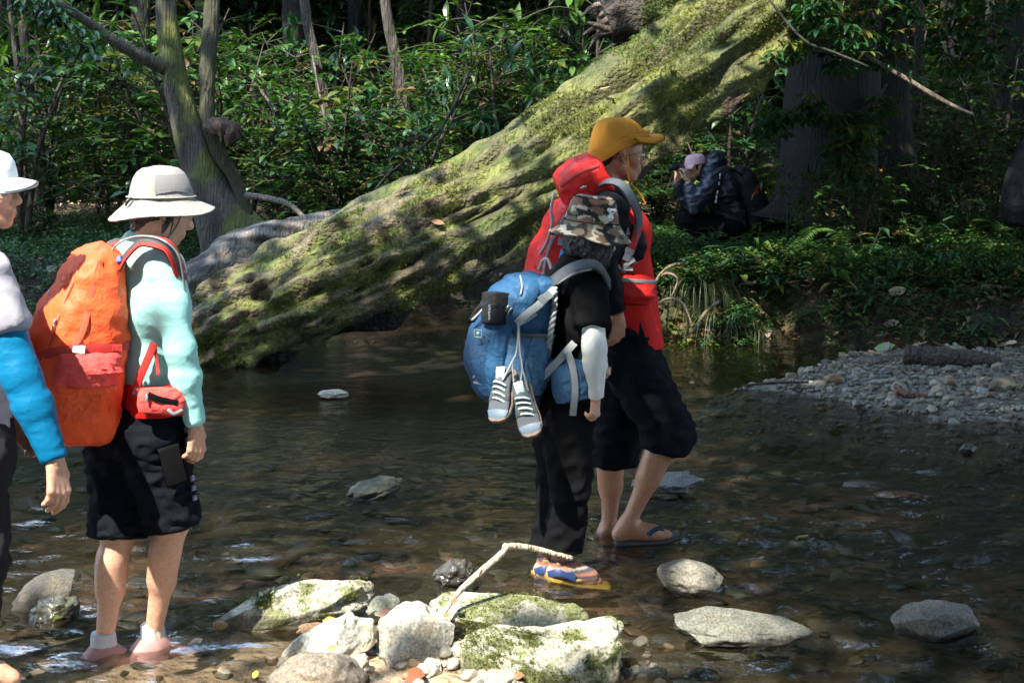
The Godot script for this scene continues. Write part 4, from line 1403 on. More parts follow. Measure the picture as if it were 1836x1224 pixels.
	for k in tufts.size():
		var q: Array = tufts[k]
		var x: float = q[0]
		var d := bank_edge(x) + 0.30
		var o := obj("grass_tuft", grass_tuft(600 + k, 46, q[1]).mesh(false), M.soft_leaf)
		o.position = gp(x, d)
		tag(o, "tuft of grass hanging over the right bank's edge, %s" % ["second from the left end", "third from the left end", "fourth from the left end", "leftmost, by the bare roots", "left of the gravel bar's middle", "above the gravel bar's middle", "above the rotten log's left end", "rightmost, above the rotten log"][k], "grass", "grass tufts hanging over the right bank")
	# bare roots at the left end of the bank
	var roots := [[Vector3(1.122, 0.473, -11.5), Vector3(1.197, 0.55, -11.4), Vector3(1.273, 0.518, -11.3), Vector3(1.222, 0.402, -11.2)], [Vector3(1.126, 0.324, -11.3), Vector3(1.201, 0.38, -11.2), Vector3(1.308, 0.337, -11.2), Vector3(1.369, 0.194, -11.15)], [Vector3(1.371, 0.616, -11.6), Vector3(1.229, 0.592, -11.5), Vector3(1.125, 0.507, -11.4), Vector3(1.091, 0.389, -11.3)], [Vector3(1.585, 0.359, -11.2), Vector3(1.467, 0.287, -11.1), Vector3(1.378, 0.166, -11.05), Vector3(1.319, 0.11, -11)]]
	for k in roots.size():
		var mb := MB.new()
		tube(mb, spline(roots[k], 6), [0.014, 0.011, 0.006], 6, Color(0.20, 0.15, 0.10), 0.3, 20.0)
		tag(obj("root", mb.mesh(), M.dead_wood), ["pale bare root looping from the bank behind the red shirt", "thin bare root hanging low beside the red shirt", "bare root crossing the others at the bank's left end", "straight bare root slanting down to the water", "short root above the gravel bar", "dark root among the hanging grass"][k], "root")
	# larger dead leaves and dry bits on the bank
	rng.seed = 81
	var bits := [[3.58, 12.28, Color(0.42, 0.21, 0.09), 0.20, "large orange-brown dead leaf on the mossy bank"], [3.03, 11.60, Color(0.5, 0.40, 0.26), 0.17, "pale curled dead leaf on the edge of the bank"], [3.14, 12.38, Color(0.45, 0.36, 0.26), 0.15, "tan dead leaf among the herbs"], [2.94, 12.32, Color(0.45, 0.38, 0.28), 0.13, "small tan dead leaf left of another"], [3.66, 12.16, Color(0.55, 0.42, 0.28), 0.10, "pale leaf scrap beside the orange dead leaf"], [2.77, 10.85, Color(0.22, 0.36, 0.16), 0.15, "fresh green leaf lying by the water's edge"], [2.93, 11.30, Color(0.36, 0.29, 0.25), 0.13, "grey-brown dead leaf half way down the bank"], [1.52, 11.96, Color(0.42, 0.30, 0.13), 0.16, "yellow-brown dead leaf at the left end of the bank"]]
	for q in bits:
		var d: float = q[1]
		var mb := MB.new()
		leaf8(mb, Vector3(-q[3] * 0.5, 0, 0), Vector3.RIGHT, Vector3(0, 0.9, 0.5), q[3], q[3] * 0.5, -0.35, q[2])
		var o := obj("dead_leaf", mb.mesh(), M.dead_leaf)
		var x: float = q[0]
		o.position = gp(x, d) + Vector3(0, 0.05, 0)
		o.rotation = Vector3(0.5, rng.randf_range(-0.6, 0.6), 0.1)
		tag(o, q[4], "leaf")

# ------------------------------------------------------------------ stones
# a stone: a ball cut by planes and weathered by noise; half is its half size along x, y, z
func stone(half: Vector3, sd: int, level := 4, angular := 0.6, lumps := 0.25) -> MB:
	var o := ico(level)
	var mb := MB.new()
	var r := RandomNumberGenerator.new()
	r.seed = sd
	var cuts := []
	for k in 9:
		cuts.append([Vector3(r.randfn(), r.randfn(), r.randfn()).normalized(), r.randf_range(0.58, 0.92)])
	var off := Vector3(sd * 1.37, sd * 0.71, sd * 0.43)
	mb.i = o.i
	for p in o.v:
		var d := 1.0 + lumps * nz.get_noise_3dv(p * 1.3 + off) + lumps * 0.4 * nz.get_noise_3dv(p * 3.1 + off)
		var q := p * d
		for c in cuts:
			var n: Vector3 = c[0]
			var over: float = q.dot(n) - c[1]
			if over > 0.0: q -= n * over * angular
		q += p * 0.018 * fbm.get_noise_3dv(p * 5.0 + off)
		mb.vert(q * half)
	return mb

# colour of a stone: its own tone, a darker wet foot, moss where mossy(p) says
func stone_paint(mb: MB, tone: Color, wet_to: float, moss := 0.0, sd := 0.0, moss_side := Vector3.UP) -> MB:
	var n := mb.normals()
	for k in mb.v.size():
		var p := mb.v[k]
		var a := fbm.get_noise_3dv(p * 22.0 + Vector3.ONE * sd)
		var b := fbm.get_noise_3dv(p * 8.0 + Vector3.ONE * (sd + 9.0))
		var c := tone * (1.0 + 0.30 * a + 0.25 * b)
		c = c.lerp(Color(tone.r * 1.02, tone.g * 0.90, tone.b * 0.72), clampf(b * 1.6, 0, 0.7))
		if moss > 0.0:
			var m := smoothstep(0.0, 0.35, b + 0.5 * a + moss - 0.55 + 0.45 * n[k].dot(moss_side))
			c = c.lerp(Color(0.085, 0.115, 0.030).lerp(Color(0.17, 0.195, 0.060), clampf(0.5 + a, 0, 1)), m * 0.85)
		var w := smoothstep(wet_to + 0.012, wet_to - 0.006, p.y + 0.02 * a)
		c = c.lerp(c * Color(0.30, 0.27, 0.24), w)
		c.a = 1
		mb.c[k] = c
	return mb

func rock(label: String, at: Vector3, half: Vector3, turn: float, tone: Color, opt := {}) -> MeshInstance3D:
	var sd: int = opt.get("seed", 1)
	var mb := stone(half, sd, opt.get("level", 5), opt.get("angular", 0.6), opt.get("lumps", 0.25))
	if opt.has("bend"):
		for k in mb.v.size():
			mb.v[k].y += (opt.bend as Callable).call(mb.v[k] / half) * half.y
	var tilt: Vector3 = opt.get("tilt", Vector3.ZERO)
	if tilt != Vector3.ZERO:
		var bs := Basis.from_euler(tilt)
		for k in mb.v.size(): mb.v[k] = bs * mb.v[k]
	stone_paint(mb, tone, opt.get("wet", 0.015) - at.y, opt.get("moss", 0.0), sd, opt.get("moss_side", Vector3(0, 0.7, 0.5)))
	var o := obj(opt.get("name", "rock"), mb.mesh(), M.wet_stone if opt.get("is_wet", false) else M.stone)
	o.position = at
	o.rotation.y = turn
	tag(o, label, opt.get("category", "rock"), opt.get("group", ""))
	if opt.get("tufts", 0) > 0:
		var at_moss := []
		var n := mb.normals()
		for k in mb.v.size():
			if mb.c[k].g > mb.c[k].r * 1.06 and mb.c[k].b < 0.5 * mb.c[k].g and n[k].y > -0.3: at_moss.append([mb.v[k], n[k], 1.0])
		if at_moss.size() > 10: moss_over(at_moss, opt.tufts, 0.0065, sd, "moss", o)
	return o

func build_rocks() -> void:
	var pale := Color(0.44, 0.43, 0.37)
	var grey := Color(0.24, 0.235, 0.21)
	var dark := Color(0.085, 0.08, 0.07)
	rock("long pale rock with mossy left end, left of the cobble heap", Vector3(-0.787, 0.051, -5.12), Vector3(0.250, 0.088, 0.12), 0.16, pale, {"seed": 3, "wet": 0.045, "moss": 0.50, "moss_side": Vector3(-0.9, -0.2, 0.4), "tilt": Vector3(0, 0, 0.10), "tufts": 900, "angular": 0.7})
	rock("small round stone at the right end of the long pale rock", Vector3(-0.557, 0.073, -5.2), Vector3(0.050, 0.045, 0.05), 0.4, Color(0.33, 0.27, 0.22), {"seed": 4, "level": 4})
	rock("flat grey-green stone between the long pale rock and the stick", Vector3(-0.453, 0.078, -5.05), Vector3(0.066, 0.026, 0.05), 0.35, Color(0.30, 0.31, 0.25), {"seed": 5, "level": 4, "tilt": Vector3(0.1, 0, 0.25)})
	rock("large flat-topped pale slab that the forked stick leans on", Vector3(-0.025, 0.053, -4.98), Vector3(0.262, 0.092, 0.15), -0.12, Color(0.45, 0.44, 0.36), {"seed": 19, "moss": 0.34, "tufts": 900, "angular": 0.95, "lumps": 0.14, "tilt": Vector3(0.05, 0, -0.06)})
	rock("saddle-shaped pale boulder with a patch of brown moss, right front", Vector3(0.122, 0.044, -4.62), Vector3(0.275, 0.125, 0.17), 0.1, Color(0.48, 0.47, 0.38), {"seed": 12, "moss": 0.42, "moss_side": Vector3(-0.2, 0.1, 0.9), "tufts": 2600, "angular": 0.35, "lumps": 0.18, "bend": func(p): return 0.40 * p.x * p.x * signf(p.y) - 0.22 * exp(-p.x * p.x * 9.0)})
	rock("upright angular pale rock with a ridge in the middle of the heap", Vector3(-0.344, 0.045, -4.76), Vector3(0.175, 0.125, 0.14), 0.5, Color(0.54, 0.52, 0.46), {"seed": 28, "angular": 1.0, "lumps": 0.15, "tilt": Vector3(-0.45, 0.3, 0.22)})
	rock("smooth pale rock on the left flank of the heap", Vector3(-0.611, 0.052, -4.72), Vector3(0.165, 0.098, 0.12), 0.3, Color(0.50, 0.50, 0.46), {"seed": 33, "angular": 0.75, "tilt": Vector3(0, 0, 0.3)})
	rock("brown-grey round boulder at the bottom edge of the picture", Vector3(-0.617, 0.024, -4.47), Vector3(0.165, 0.10, 0.12), 0.0, Color(0.25, 0.215, 0.175), {"seed": 41, "angular": 0.45, "lumps": 0.15})
	rock("small bright stone between the upright rock and the boulder with brown moss", Vector3(-0.159, 0.021, -4.72), Vector3(0.062, 0.055, 0.05), 0.7, Color(0.52, 0.50, 0.45), {"seed": 52, "level": 4, "angular": 0.8})
	rock("small pale stone wedged under the left flank of the heap", Vector3(-0.504, 0.037, -4.58), Vector3(0.052, 0.035, 0.045), 0.2, Color(0.47, 0.44, 0.38), {"seed": 53, "level": 4})
	rock("flat pale stone at the bottom edge under the boulder with brown moss", Vector3(-0.041, 0.023, -4.5), Vector3(0.10, 0.04, 0.06), 0.1, Color(0.44, 0.40, 0.34), {"seed": 54, "level": 4})
	rock("small pale stone low in front of the upright rock", Vector3(-0.267, 0.02, -4.56), Vector3(0.060, 0.035, 0.05), 1.1, Color(0.48, 0.46, 0.40), {"seed": 55, "level": 4, "angular": 0.9})
	rock("mossy green stone at the right end of the flat-topped slab", Vector3(0.208, 0.072, -4.95), Vector3(0.055, 0.042, 0.06), 0.1, Color(0.30, 0.31, 0.20), {"seed": 56, "level": 4, "moss": 0.5})
	rock("rusty stone at the water's edge between two pale rocks", Vector3(-0.686, 0.056, -4.86), Vector3(0.050, 0.022, 0.04), 0.1, Color(0.36, 0.22, 0.12), {"seed": 57, "level": 4})
	rock("reddish flat stone lying in the heap before the stick's foot", Vector3(-0.345, 0.066, -4.92), Vector3(0.060, 0.020, 0.04), 0.3, Color(0.36, 0.25, 0.19), {"seed": 58, "level": 4})
	# stones in the current
	rock("pale wedge-shaped rock standing in the current right of the yellow sandals", Vector3(0.663, 0.064, -5.42), Vector3(0.155, 0.068, 0.10), -0.15, Color(0.27, 0.255, 0.215), {"seed": 64, "angular": 0.9, "lumps": 0.12, "wet": 0.03, "tilt": Vector3(0, 0, -0.26)})
	rock("long flat grey slab just above the water, front right", Vector3(0.794, 0.031, -4.95), Vector3(0.250, 0.050, 0.12), 0.08, Color(0.17, 0.175, 0.15), {"seed": 71, "angular": 0.95, "lumps": 0.1, "wet": 0.018, "tilt": Vector3(0.16, 0, -0.05)})
	rock("low pyramid-shaped grey rock at the lower right", Vector3(1.492, 0.036, -4.97), Vector3(0.155, 0.075, 0.11), 0.05, Color(0.19, 0.18, 0.155), {"seed": 86, "angular": 0.95, "lumps": 0.12, "wet": 0.025})
	rock("dark wet rock breaking the water left of the yellow sandals", Vector3(-0.22, 0.059, -5.45), Vector3(0.080, 0.052, 0.07), 0.4, dark, {"seed": 91, "level": 4, "is_wet": true, "wet": 0.05})
	rock("rounded olive rock in midstream", Vector3(-0.651, 0.037, -6.82), Vector3(0.135, 0.048, 0.10), 0.2, Color(0.055, 0.058, 0.036), {"seed": 93, "level": 4, "angular": 0.4, "wet": 0.02, "tilt": Vector3(0, 0, 0.12)})
	rock("small pale stone in the still water before the log", Vector3(-1.133, 0.026, -9.22), Vector3(0.110, 0.03, 0.07), 0.0, Color(0.38, 0.37, 0.28), {"seed": 95, "level": 4, "wet": 0.01})
	rock("flat slate-grey rock behind the wader's forward calf", Vector3(0.717, 0.064, -6.8), Vector3(0.165, 0.055, 0.12), 0.1, Color(0.15, 0.155, 0.15), {"seed": 97, "angular": 1.0, "wet": 0.015})
	rock("dark wet boulder at the left before the driftwood", Vector3(-1.658, 0.005, -5.15), Vector3(0.095, 0.060, 0.08), 0.3, Color(0.075, 0.075, 0.06), {"seed": 99, "level": 4, "is_wet": true, "moss": 0.2, "wet": 0.02})
	rock("small rusty stone awash beside the left socks", Vector3(-1.02, 0.035, -4.95), Vector3(0.025, 0.018, 0.02), 0.3, Color(0.30, 0.19, 0.09), {"seed": 100, "level": 3})
	rock("small stone breaking the current at the far right", Vector3(2.431, 0.02, -7.7), Vector3(0.05, 0.035, 0.04), 0.3, dark, {"seed": 101, "level": 3, "is_wet": true, "wet": 0.03})
	rock("orange-brown stone awash in the riffle at the right", Vector3(1.801, 0.042, -6.7), Vector3(0.10, 0.014, 0.06), 0.1, Color(0.12, 0.06, 0.025), {"seed": 102, "level": 4, "is_wet": true, "wet": 0.0})
	rock("pale stone awash at the left end of the riffle", Vector3(1.629, 0.072, -6.75), Vector3(0.07, 0.012, 0.05), 0.2, Color(0.12, 0.105, 0.085), {"seed": 103, "level": 4, "is_wet": true, "wet": 0.0})
	# stones on the left bank behind the hikers
	var lb := [[-3.97, 12.0, 0.17, "grey rock on the left bank behind the white cap"], [-3.76, 12.3, 0.14, "grey-green rock on the left bank above the orange pack"], [-3.9, 11.5, 0.14, "rock at the far water's edge at the left edge"], [-3.72, 11.7, 0.1, "small rock between two larger ones on the left bank"], [-4.32, 12.6, 0.16, "mossy rock highest on the left bank"], [-3.39, 11.7, 0.12, "rock half hidden by the orange pack"], [-2.44, 11.3, 0.16, "dark rock at the water behind the teal shirt"], [-2.51, 12.6, 0.2, "rock under the foot of the leaning tree"]]
	for k in lb.size():
		var q: Array = lb[k]
		var at := gp(q[0], q[1])
		rock(q[3], at + Vector3(0, q[2] * 0.25, 0), Vector3(q[2] * 1.25, q[2] * 0.75, q[2]), k * 0.7, Color(0.16, 0.15, 0.125), {"seed": 120 + k, "level": 4, "moss": 0.25})
	# the gravel bar: the stones that show largest, one by one, the rest as one
	var bar := Node3D.new()
	bar.name = "gravel_bar"
	add_child(bar)
	tag(bar, "bar of mixed grey and brown pebbles along the right bank", "gravel bar", "", "structure")
	var protos := []
	for k in 10:
		var r := RandomNumberGenerator.new()
		r.seed = 900 + k
		var s := stone(Vector3(1, r.randf_range(0.42, 0.72), r.randf_range(0.65, 0.95)), 300 + k, 2, 0.7, 0.3)
		s.c.fill(Color.WHITE)
		protos.append(s.mesh())
	var tones := []
	for c in [Color(0.20, 0.18, 0.14), Color(0.28, 0.24, 0.17), Color(0.14, 0.13, 0.11), Color(0.23, 0.155, 0.09), Color(0.10, 0.09, 0.075), Color(0.31, 0.285, 0.24), Color(0.21, 0.15, 0.105), Color(0.23, 0.225, 0.175)]:
		var m := mat("pebble_tone", c.linear_to_srgb(), 0.6, {"tex": T.stone, "scale": 1.2, "vcol": false})
		tones.append(m)
	rng.seed = 950
	var made := 0
	while made < 270:
		var x := rng.randf_range(1.2, 4.1)
		var d := rng.randf_range(8.1, 11.0)
		var gv := gravel(x, d)
		if gv < 0.35: continue
		if x > 0.355 * d: continue
		var s := rng.randf_range(0.020, 0.036) * (1.0 + 1.1 * pow(rng.randf(), 5.0))
		var o := obj("pebble", protos[rng.randi() % 10], tones[rng.randi() % 8], bar)
		o.position = gp(x, d) + Vector3(0, s * 0.3, 0)
		o.rotation = Vector3(rng.randf_range(-0.3, 0.3), rng.randf() * TAU, rng.randf_range(-0.3, 0.3))
		o.scale = Vector3.ONE * s
		made += 1
	for sk in 2:
		var xf := []
		var col := []
		while xf.size() < 4800:
			var x := rng.randf_range(1.0, 6.5)
			var d := rng.randf_range(7.9, 11.3)
			if gravel(x, d) < rng.randf_range(0.05, 0.5): continue
			var s := rng.randf_range(0.007, 0.021)
			xf.append(Transform3D(Basis.from_euler(Vector3(rng.randf_range(-0.4, 0.4), rng.randf() * TAU, rng.randf_range(-0.4, 0.4))).scaled(Vector3.ONE * s), gp(x, d) + Vector3(0, s * 0.25, 0)))
			var c: Color = [Color(0.20, 0.18, 0.14), Color(0.28, 0.24, 0.17), Color(0.14, 0.13, 0.11), Color(0.23, 0.155, 0.09), Color(0.10, 0.09, 0.075), Color(0.31, 0.285, 0.24)][rng.randi() % 6]
			col.append(c * rng.randf_range(0.8, 1.2))
		scatter("small_pebbles" if sk == 0 else "gravel", protos[sk * 3 + 1], M.pebble, xf, col, bar)
	var gb := [[1.67, 9.0, 0.10, 0.055, Color(0.13, 0.135, 0.13), "dark flat-topped stone at the front edge of the gravel bar"], [1.53, 9.0, 0.055, 0.04, Color(0.40, 0.385, 0.33), "pale stone left of the dark flat-topped stone"], [3.11, 9.2, 0.10, 0.07, Color(0.17, 0.15, 0.11), "brown stone at the right edge of the gravel bar"], [2.68, 9.1, 0.075, 0.045, Color(0.28, 0.235, 0.17), "tan rounded stone on the gravel bar"], [2.96, 9.1, 0.05, 0.035, Color(0.36, 0.37, 0.37), "light grey stone left of the brown one on the gravel bar"], [2.01, 9.0, 0.06, 0.035, Color(0.22, 0.23, 0.21), "grey-green stone in the middle of the gravel bar"], [2.08, 8.75, 0.07, 0.03, Color(0.25, 0.26, 0.24), "flat grey stone at the bar's waterline"], [1.76, 8.9, 0.045, 0.03, Color(0.32, 0.22, 0.13), "rusty stone right of the dark flat-topped stone"]]
	for k in gb.size():
		var q: Array = gb[k]
		rock(q[5], gp(q[0], q[1]) + Vector3(0, q[3] * 0.5, 0), Vector3(q[2], q[3], q[2] * 0.8), k * 0.4, q[4], {"seed": 140 + k, "level": 3, "angular": 0.8, "wet": 0.01})
	# cobbles of the stream bed
	rng.seed = 960
	var xf2 := []
	var col2 := []
	while xf2.size() < 1000:
		var d := rng.randf_range(4.0, 9.6)
		var x := rng.randf_range(-0.42, 0.42) * d
		if gravel(x, d) > 0.3: continue
		var s := rng.randf_range(0.02, 0.075) * (1.0 if rng.randf() < 0.93 else 1.7)
		var y := ground_h(x, d)
		if y + s * 0.5 > -0.004: s *= 0.35
		xf2.append(Transform3D(Basis.from_euler(Vector3(rng.randf_range(-0.3, 0.3), rng.randf() * TAU, rng.randf_range(-0.3, 0.3))).scaled(Vector3(s, s * 0.7, s)), Vector3(x, minf(y + s * 0.1, -0.004 - s * 0.45), -d)))
		col2.append(Color(0.035, 0.032, 0.016).lerp([Color(0.15, 0.085, 0.035), Color(0.08, 0.068, 0.042), Color(0.035, 0.036, 0.018)][rng.randi() % 3], rng.randf()) * rng.randf_range(0.7, 1.3))
	tag(scatter("stream_cobbles", protos[4], M.pebble, xf2, col2), "brown and olive cobbles on the stream bed under the water", "cobbles")
	# small stones in and round the front heap
	xf2 = []
	col2 = []
	while xf2.size() < 150:
		var x := rng.randfn() * 0.42 - 0.15
		var d := 4.70 + rng.randfn() * 0.20
		var s := rng.randf_range(0.012, 0.034)
		xf2.append(Transform3D(Basis.from_euler(Vector3(rng.randf_range(-0.4, 0.4), rng.randf() * TAU, 0)).scaled(Vector3.ONE * s), gp(x, d) + Vector3(0, s * 0.3, 0)))
		col2.append([Color(0.40, 0.38, 0.32), Color(0.30, 0.20, 0.12), Color(0.25, 0.24, 0.20), Color(0.45, 0.42, 0.36)][rng.randi() % 4] * rng.randf_range(0.7, 1.1))
	tag(scatter("heap_pebbles", protos[5], M.pebble, xf2, col2), "small pebbles filling the gaps of the cobble heap", "pebbles")
	# the forked stick, driftwood, leaves
	var mb := MB.new()
	tube(mb, spline([Vector3(-0.245, 0.096, -4.86), Vector3(-0.185, 0.174, -4.9), Vector3(-0.093, 0.252, -4.93), Vector3(-0.035, 0.298, -4.95), Vector3(-0.012, 0.324, -4.95), Vector3(0.062, 0.309, -4.98), Vector3(0.131, 0.287, -5), Vector3(0.212, 0.258, -5.02)], 6), [0.0085, 0.0105, 0.0115, 0.0115, 0.012, 0.0105, 0.009, 0.0085], 9, Color(0.52, 0.43, 0.32), 0.35, 60.0)
	tube(mb, spline([Vector3(-0.012, 0.32, -4.95), Vector3(-0.025, 0.325, -4.96), Vector3(-0.029, 0.323, -4.94)], 3), [0.010, 0.006], 7, Color(0.52, 0.43, 0.32))
	tag(obj("stick", mb.mesh(), M.dead_wood), "bare pale stick, bent like an elbow, leaning on the front rocks", "stick")
	rock("dark angular slab tilted up to the right, lying in the water at the lower left", Vector3(-1.765, 0.017, -5.3), Vector3(0.185, 0.075, 0.11), 0.1, Color(0.10, 0.09, 0.072), {"seed": 64, "angular": 1.15, "lumps": 0.05, "tilt": Vector3(0.30, 0, 0.42), "wet": 0.03})
	mb = MB.new()
	tube(mb, spline([Vector3(2.746, 0.128, -10.2), Vector3(2.959, 0.105, -10.15), Vector3(3.177, 0.094, -10.1), Vector3(3.375, 0.075, -10.05)], 6), [0.065, 0.075, 0.07, 0.05], 20, Color(0.06, 0.043, 0.028), 0.30, 4.0)
	tag(obj("rotten_log", mb.mesh(), M.log_wood), "dark rotten log lying along the back of the gravel bar", "log")
	var sticks := [[Vector3(2.315, 0.064, -9.4), Vector3(2.394, 0.072, -9.4), Vector3(2.488, 0.086, -9.4), 0.016, Color(0.36, 0.34, 0.30), "short grey stick on the gravel bar"], [Vector3(2.423, 0.09, -9.15), Vector3(2.458, 0.059, -9.05), Vector3(2.58, 0.055, -9), 0.026, Color(0.16, 0.09, 0.06), "curved brown piece of bark on the gravel bar"], [Vector3(1.506, 0.068, -9.3), Vector3(1.693, 0.074, -9.35), Vector3(1.919, 0.068, -9.4), 0.010, Color(0.07, 0.05, 0.04), "thin dark twig along the back edge of the bar's tip"]]
	for q in sticks:
		mb = MB.new()
		tube(mb, spline([q[0], q[1], q[2]], 5), [q[3] * 0.8, q[3], q[3] * 0.7], 8, q[4], 0.4, 25.0)
		tag(obj("stick", mb.mesh(), M.dead_wood), q[5], "stick")
	var lv := [[Vector3(-0.197, 0.156, -4.86), Color(0.33, 0.12, 0.05), 0.045, "rust-red leaf caught on the stick"], [Vector3(-0.225, 0.111, -4.84), Color(0.36, 0.17, 0.08), 0.04, "brown leaf at the foot of the stick"], [Vector3(-0.584, 0.094, -4.58), Color(0.42, 0.19, 0.08), 0.045, "orange-brown leaf on the smooth pale rock"], [Vector3(-0.447, 0.069, -4.98), Color(0.40, 0.22, 0.17), 0.06, "pinkish-brown leaf among the pebbles"], [Vector3(-0.372, 0.061, -4.98), Color(0.16, 0.30, 0.06), 0.05, "green leaf among the pebbles"], [Vector3(-0.321, 0.079, -5), Color(0.52, 0.42, 0.08), 0.035, "yellow leaf by the slab's left end"], [Vector3(-0.643, 0.045, -4.98), Color(0.48, 0.36, 0.05), 0.05, "yellow leaf by the long pale rock"], [Vector3(-0.826, 0.015, -4.55), Color(0.45, 0.40, 0.06), 0.055, "yellow leaf floating at the bottom edge"], [Vector3(-0.308, 0.031, -4.5), Color(0.20, 0.07, 0.03), 0.11, "long dark red-brown leaf at the bottom of the heap"], [Vector3(0.021, 0.043, -4.47), Color(0.30, 0.12, 0.06), 0.05, "brown leaf under the boulder with brown moss"], [Vector3(-1.09, 0.01, -4.86), Color(0.62, 0.52, 0.48), 0.05, "pale leaf floating beside the right sock"]]
	rng.seed = 990
	for q in lv:
		mb = MB.new()
		leaf8(mb, Vector3(-q[2] * 0.5, 0, 0), Vector3.RIGHT, Vector3(0, 0.8, 0.6), q[2], q[2] * 0.5, -0.3, q[1])
		var o := obj("fallen_leaf", mb.mesh(), M.dead_leaf)
		o.position = q[0]
		o.rotation = Vector3(0.3, rng.randf_range(-0.8, 0.8), 0.15)
		tag(o, q[3], "leaf")

# ------------------------------------------------------------------ people
func frame(fwd: Vector3, up: Vector3) -> Basis:      # x to the figure's left-hand mirror, y up, z forward
	var z := fwd.normalized()
	var x := up.cross(z).normalized()
	return Basis(x, z.cross(x).normalized(), z)

func head_bones(g: float, female: bool) -> Array:
	var X := Vector3.RIGHT
	var b := [
		bone(Vector3(0, 0.036, -0.032), Vector3(0, 0.034, 0.018), 0.080, 0.074, X, 0.92),
		bone(Vector3(0, 0.000, 0.030), Vector3(0, -0.064, 0.045), 0.056, 0.036, X, 1.05),
		bone(Vector3(0.028, -0.045, 0.005), Vector3(0.012, -0.084, 0.056), 0.036, 0.020),
		bone(Vector3(-0.028, -0.045, 0.005), Vector3(-0.012, -0.084, 0.056), 0.036, 0.020),
		bone(Vector3(0, -0.086, 0.066), Vector3(0, -0.084, 0.062), 0.017, 0.018),
		bone(Vector3(0, 0.014, 0.082), Vector3(0, -0.020, 0.102), 0.008, 0.0115),
		bone(Vector3(0.011, -0.025, 0.091), Vector3(-0.011, -0.025, 0.091), 0.009, 0.009),
		bone(Vector3(0.015, -0.050, 0.083), Vector3(-0.015, -0.050, 0.083), 0.0085, 0.0085),
		bone(Vector3(0.012, -0.062, 0.081), Vector3(-0.012, -0.062, 0.081), 0.009, 0.009),
		bone(Vector3(0.040, 0.024, 0.066), Vector3(0.010, 0.021, 0.080), 0.012, 0.012),
		bone(Vector3(-0.040, 0.024, 0.066), Vector3(-0.010, 0.021, 0.080), 0.012, 0.012),
		bone(Vector3(0.040, -0.018, 0.054), Vector3(0.030, -0.034, 0.058), 0.024, 0.020),
		bone(Vector3(-0.040, -0.018, 0.054), Vector3(-0.030, -0.034, 0.058), 0.024, 0.020),
	]
	for s in [-1.0, 1.0]:
		b.append(bone(Vector3(0.080 * s, 0.016, -0.012), Vector3(0.075 * s, -0.022, 0.000), 0.019, 0.011, X, 0.5))
		b.append(bone(Vector3(0.031 * s, 0.003, 0.071), Vector3(0.032 * s, 0.003, 0.071), 0.0125, 0.0125))
	for q in b:
		for k in 2: q[k] *= g
		q[2] *= g
		q[3] *= g
	return b

func add_head(mb: MB, at: Vector3, fwd: Vector3, up: Vector3, neck: Vector3, g := 1.0, female := false, cell := 0.0045) -> Transform3D:
	var x := Transform3D(frame(fwd, up), at)
	var b := head_bones(g, female)
	var nk := x.affine_inverse() * neck
	b.append(bone(Vector3(0, -0.035, -0.030) * g, nk, 0.050 * g, 0.056 * g))
	var h := blob(b, cell, 0.014)
	mb.put(h, x)
	return x

# a hand: dir from wrist to fingertips, palm the way the palm faces, thumb the side the thumb is on
func add_hand(mb: MB, wrist: Vector3, dir: Vector3, palm: Vector3, thumb: Vector3, curl := 0.45, g := 1.0, cell := 0.0034) -> void:
	dir = dir.normalized()
	palm = (palm - dir * palm.dot(dir)).normalized()
	var side := dir.cross(palm).normalized()
	if side.dot(thumb) < 0: side = -side
	var bs := Basis(side, dir, palm)         # x thumb side, y along, z palm
	var b := []
	b.append(bone(Vector3(0, -0.03, 0), Vector3(0, 0.012, 0), 0.024, 0.027, Vector3(0, 0, 1), 0.75))
	var lens := [0.072, 0.080, 0.074, 0.058]
	for f in 4:
		var ox: float = [0.028, 0.010, -0.009, -0.026][f]
		var k := Vector3(ox, [0.088, 0.092, 0.087, 0.079][f], 0)
		b.append(bone(Vector3(ox * 0.5, 0.012, 0), k, 0.0155, 0.0115))
		var p := k
		var ang := 0.12 + 0.05 * f
		for j in 3:
			ang += curl * [0.65, 1.0, 0.7][j]
			var l: float = lens[f] * [0.46, 0.30, 0.24][j]
			var q := p + Vector3(ox * 0.10 * (1.0 - curl), cos(ang), sin(ang)).normalized() * l
			b.append(bone(p, q, 0.0098 - 0.0012 * j, 0.0090 - 0.0012 * j))
			p = q
	var t0 := Vector3(0.020, 0.018, 0.006)
	var t1 := Vector3(0.042, 0.048, 0.018)
	var t2 := Vector3(0.046, 0.078, 0.028)
	var t3 := Vector3(0.042, 0.100, 0.036)
	b.append(bone(t0, t1, 0.0165, 0.0125))
	b.append(bone(t1, t2, 0.0115, 0.0100))
	b.append(bone(t2, t3, 0.0098, 0.0080))
	for q in b:
		for k in 2: q[k] *= g
		q[2] *= g
		q[3] *= g
	var h := blob(b, cell, 0.007)
	if bs.determinant() < 0:
		for k in range(0, h.i.size(), 3):
			var s := h.i[k + 1]
			h.i[k + 1] = h.i[k + 2]
			h.i[k + 2] = s
	mb.put(h, Transform3D(bs, wrist))

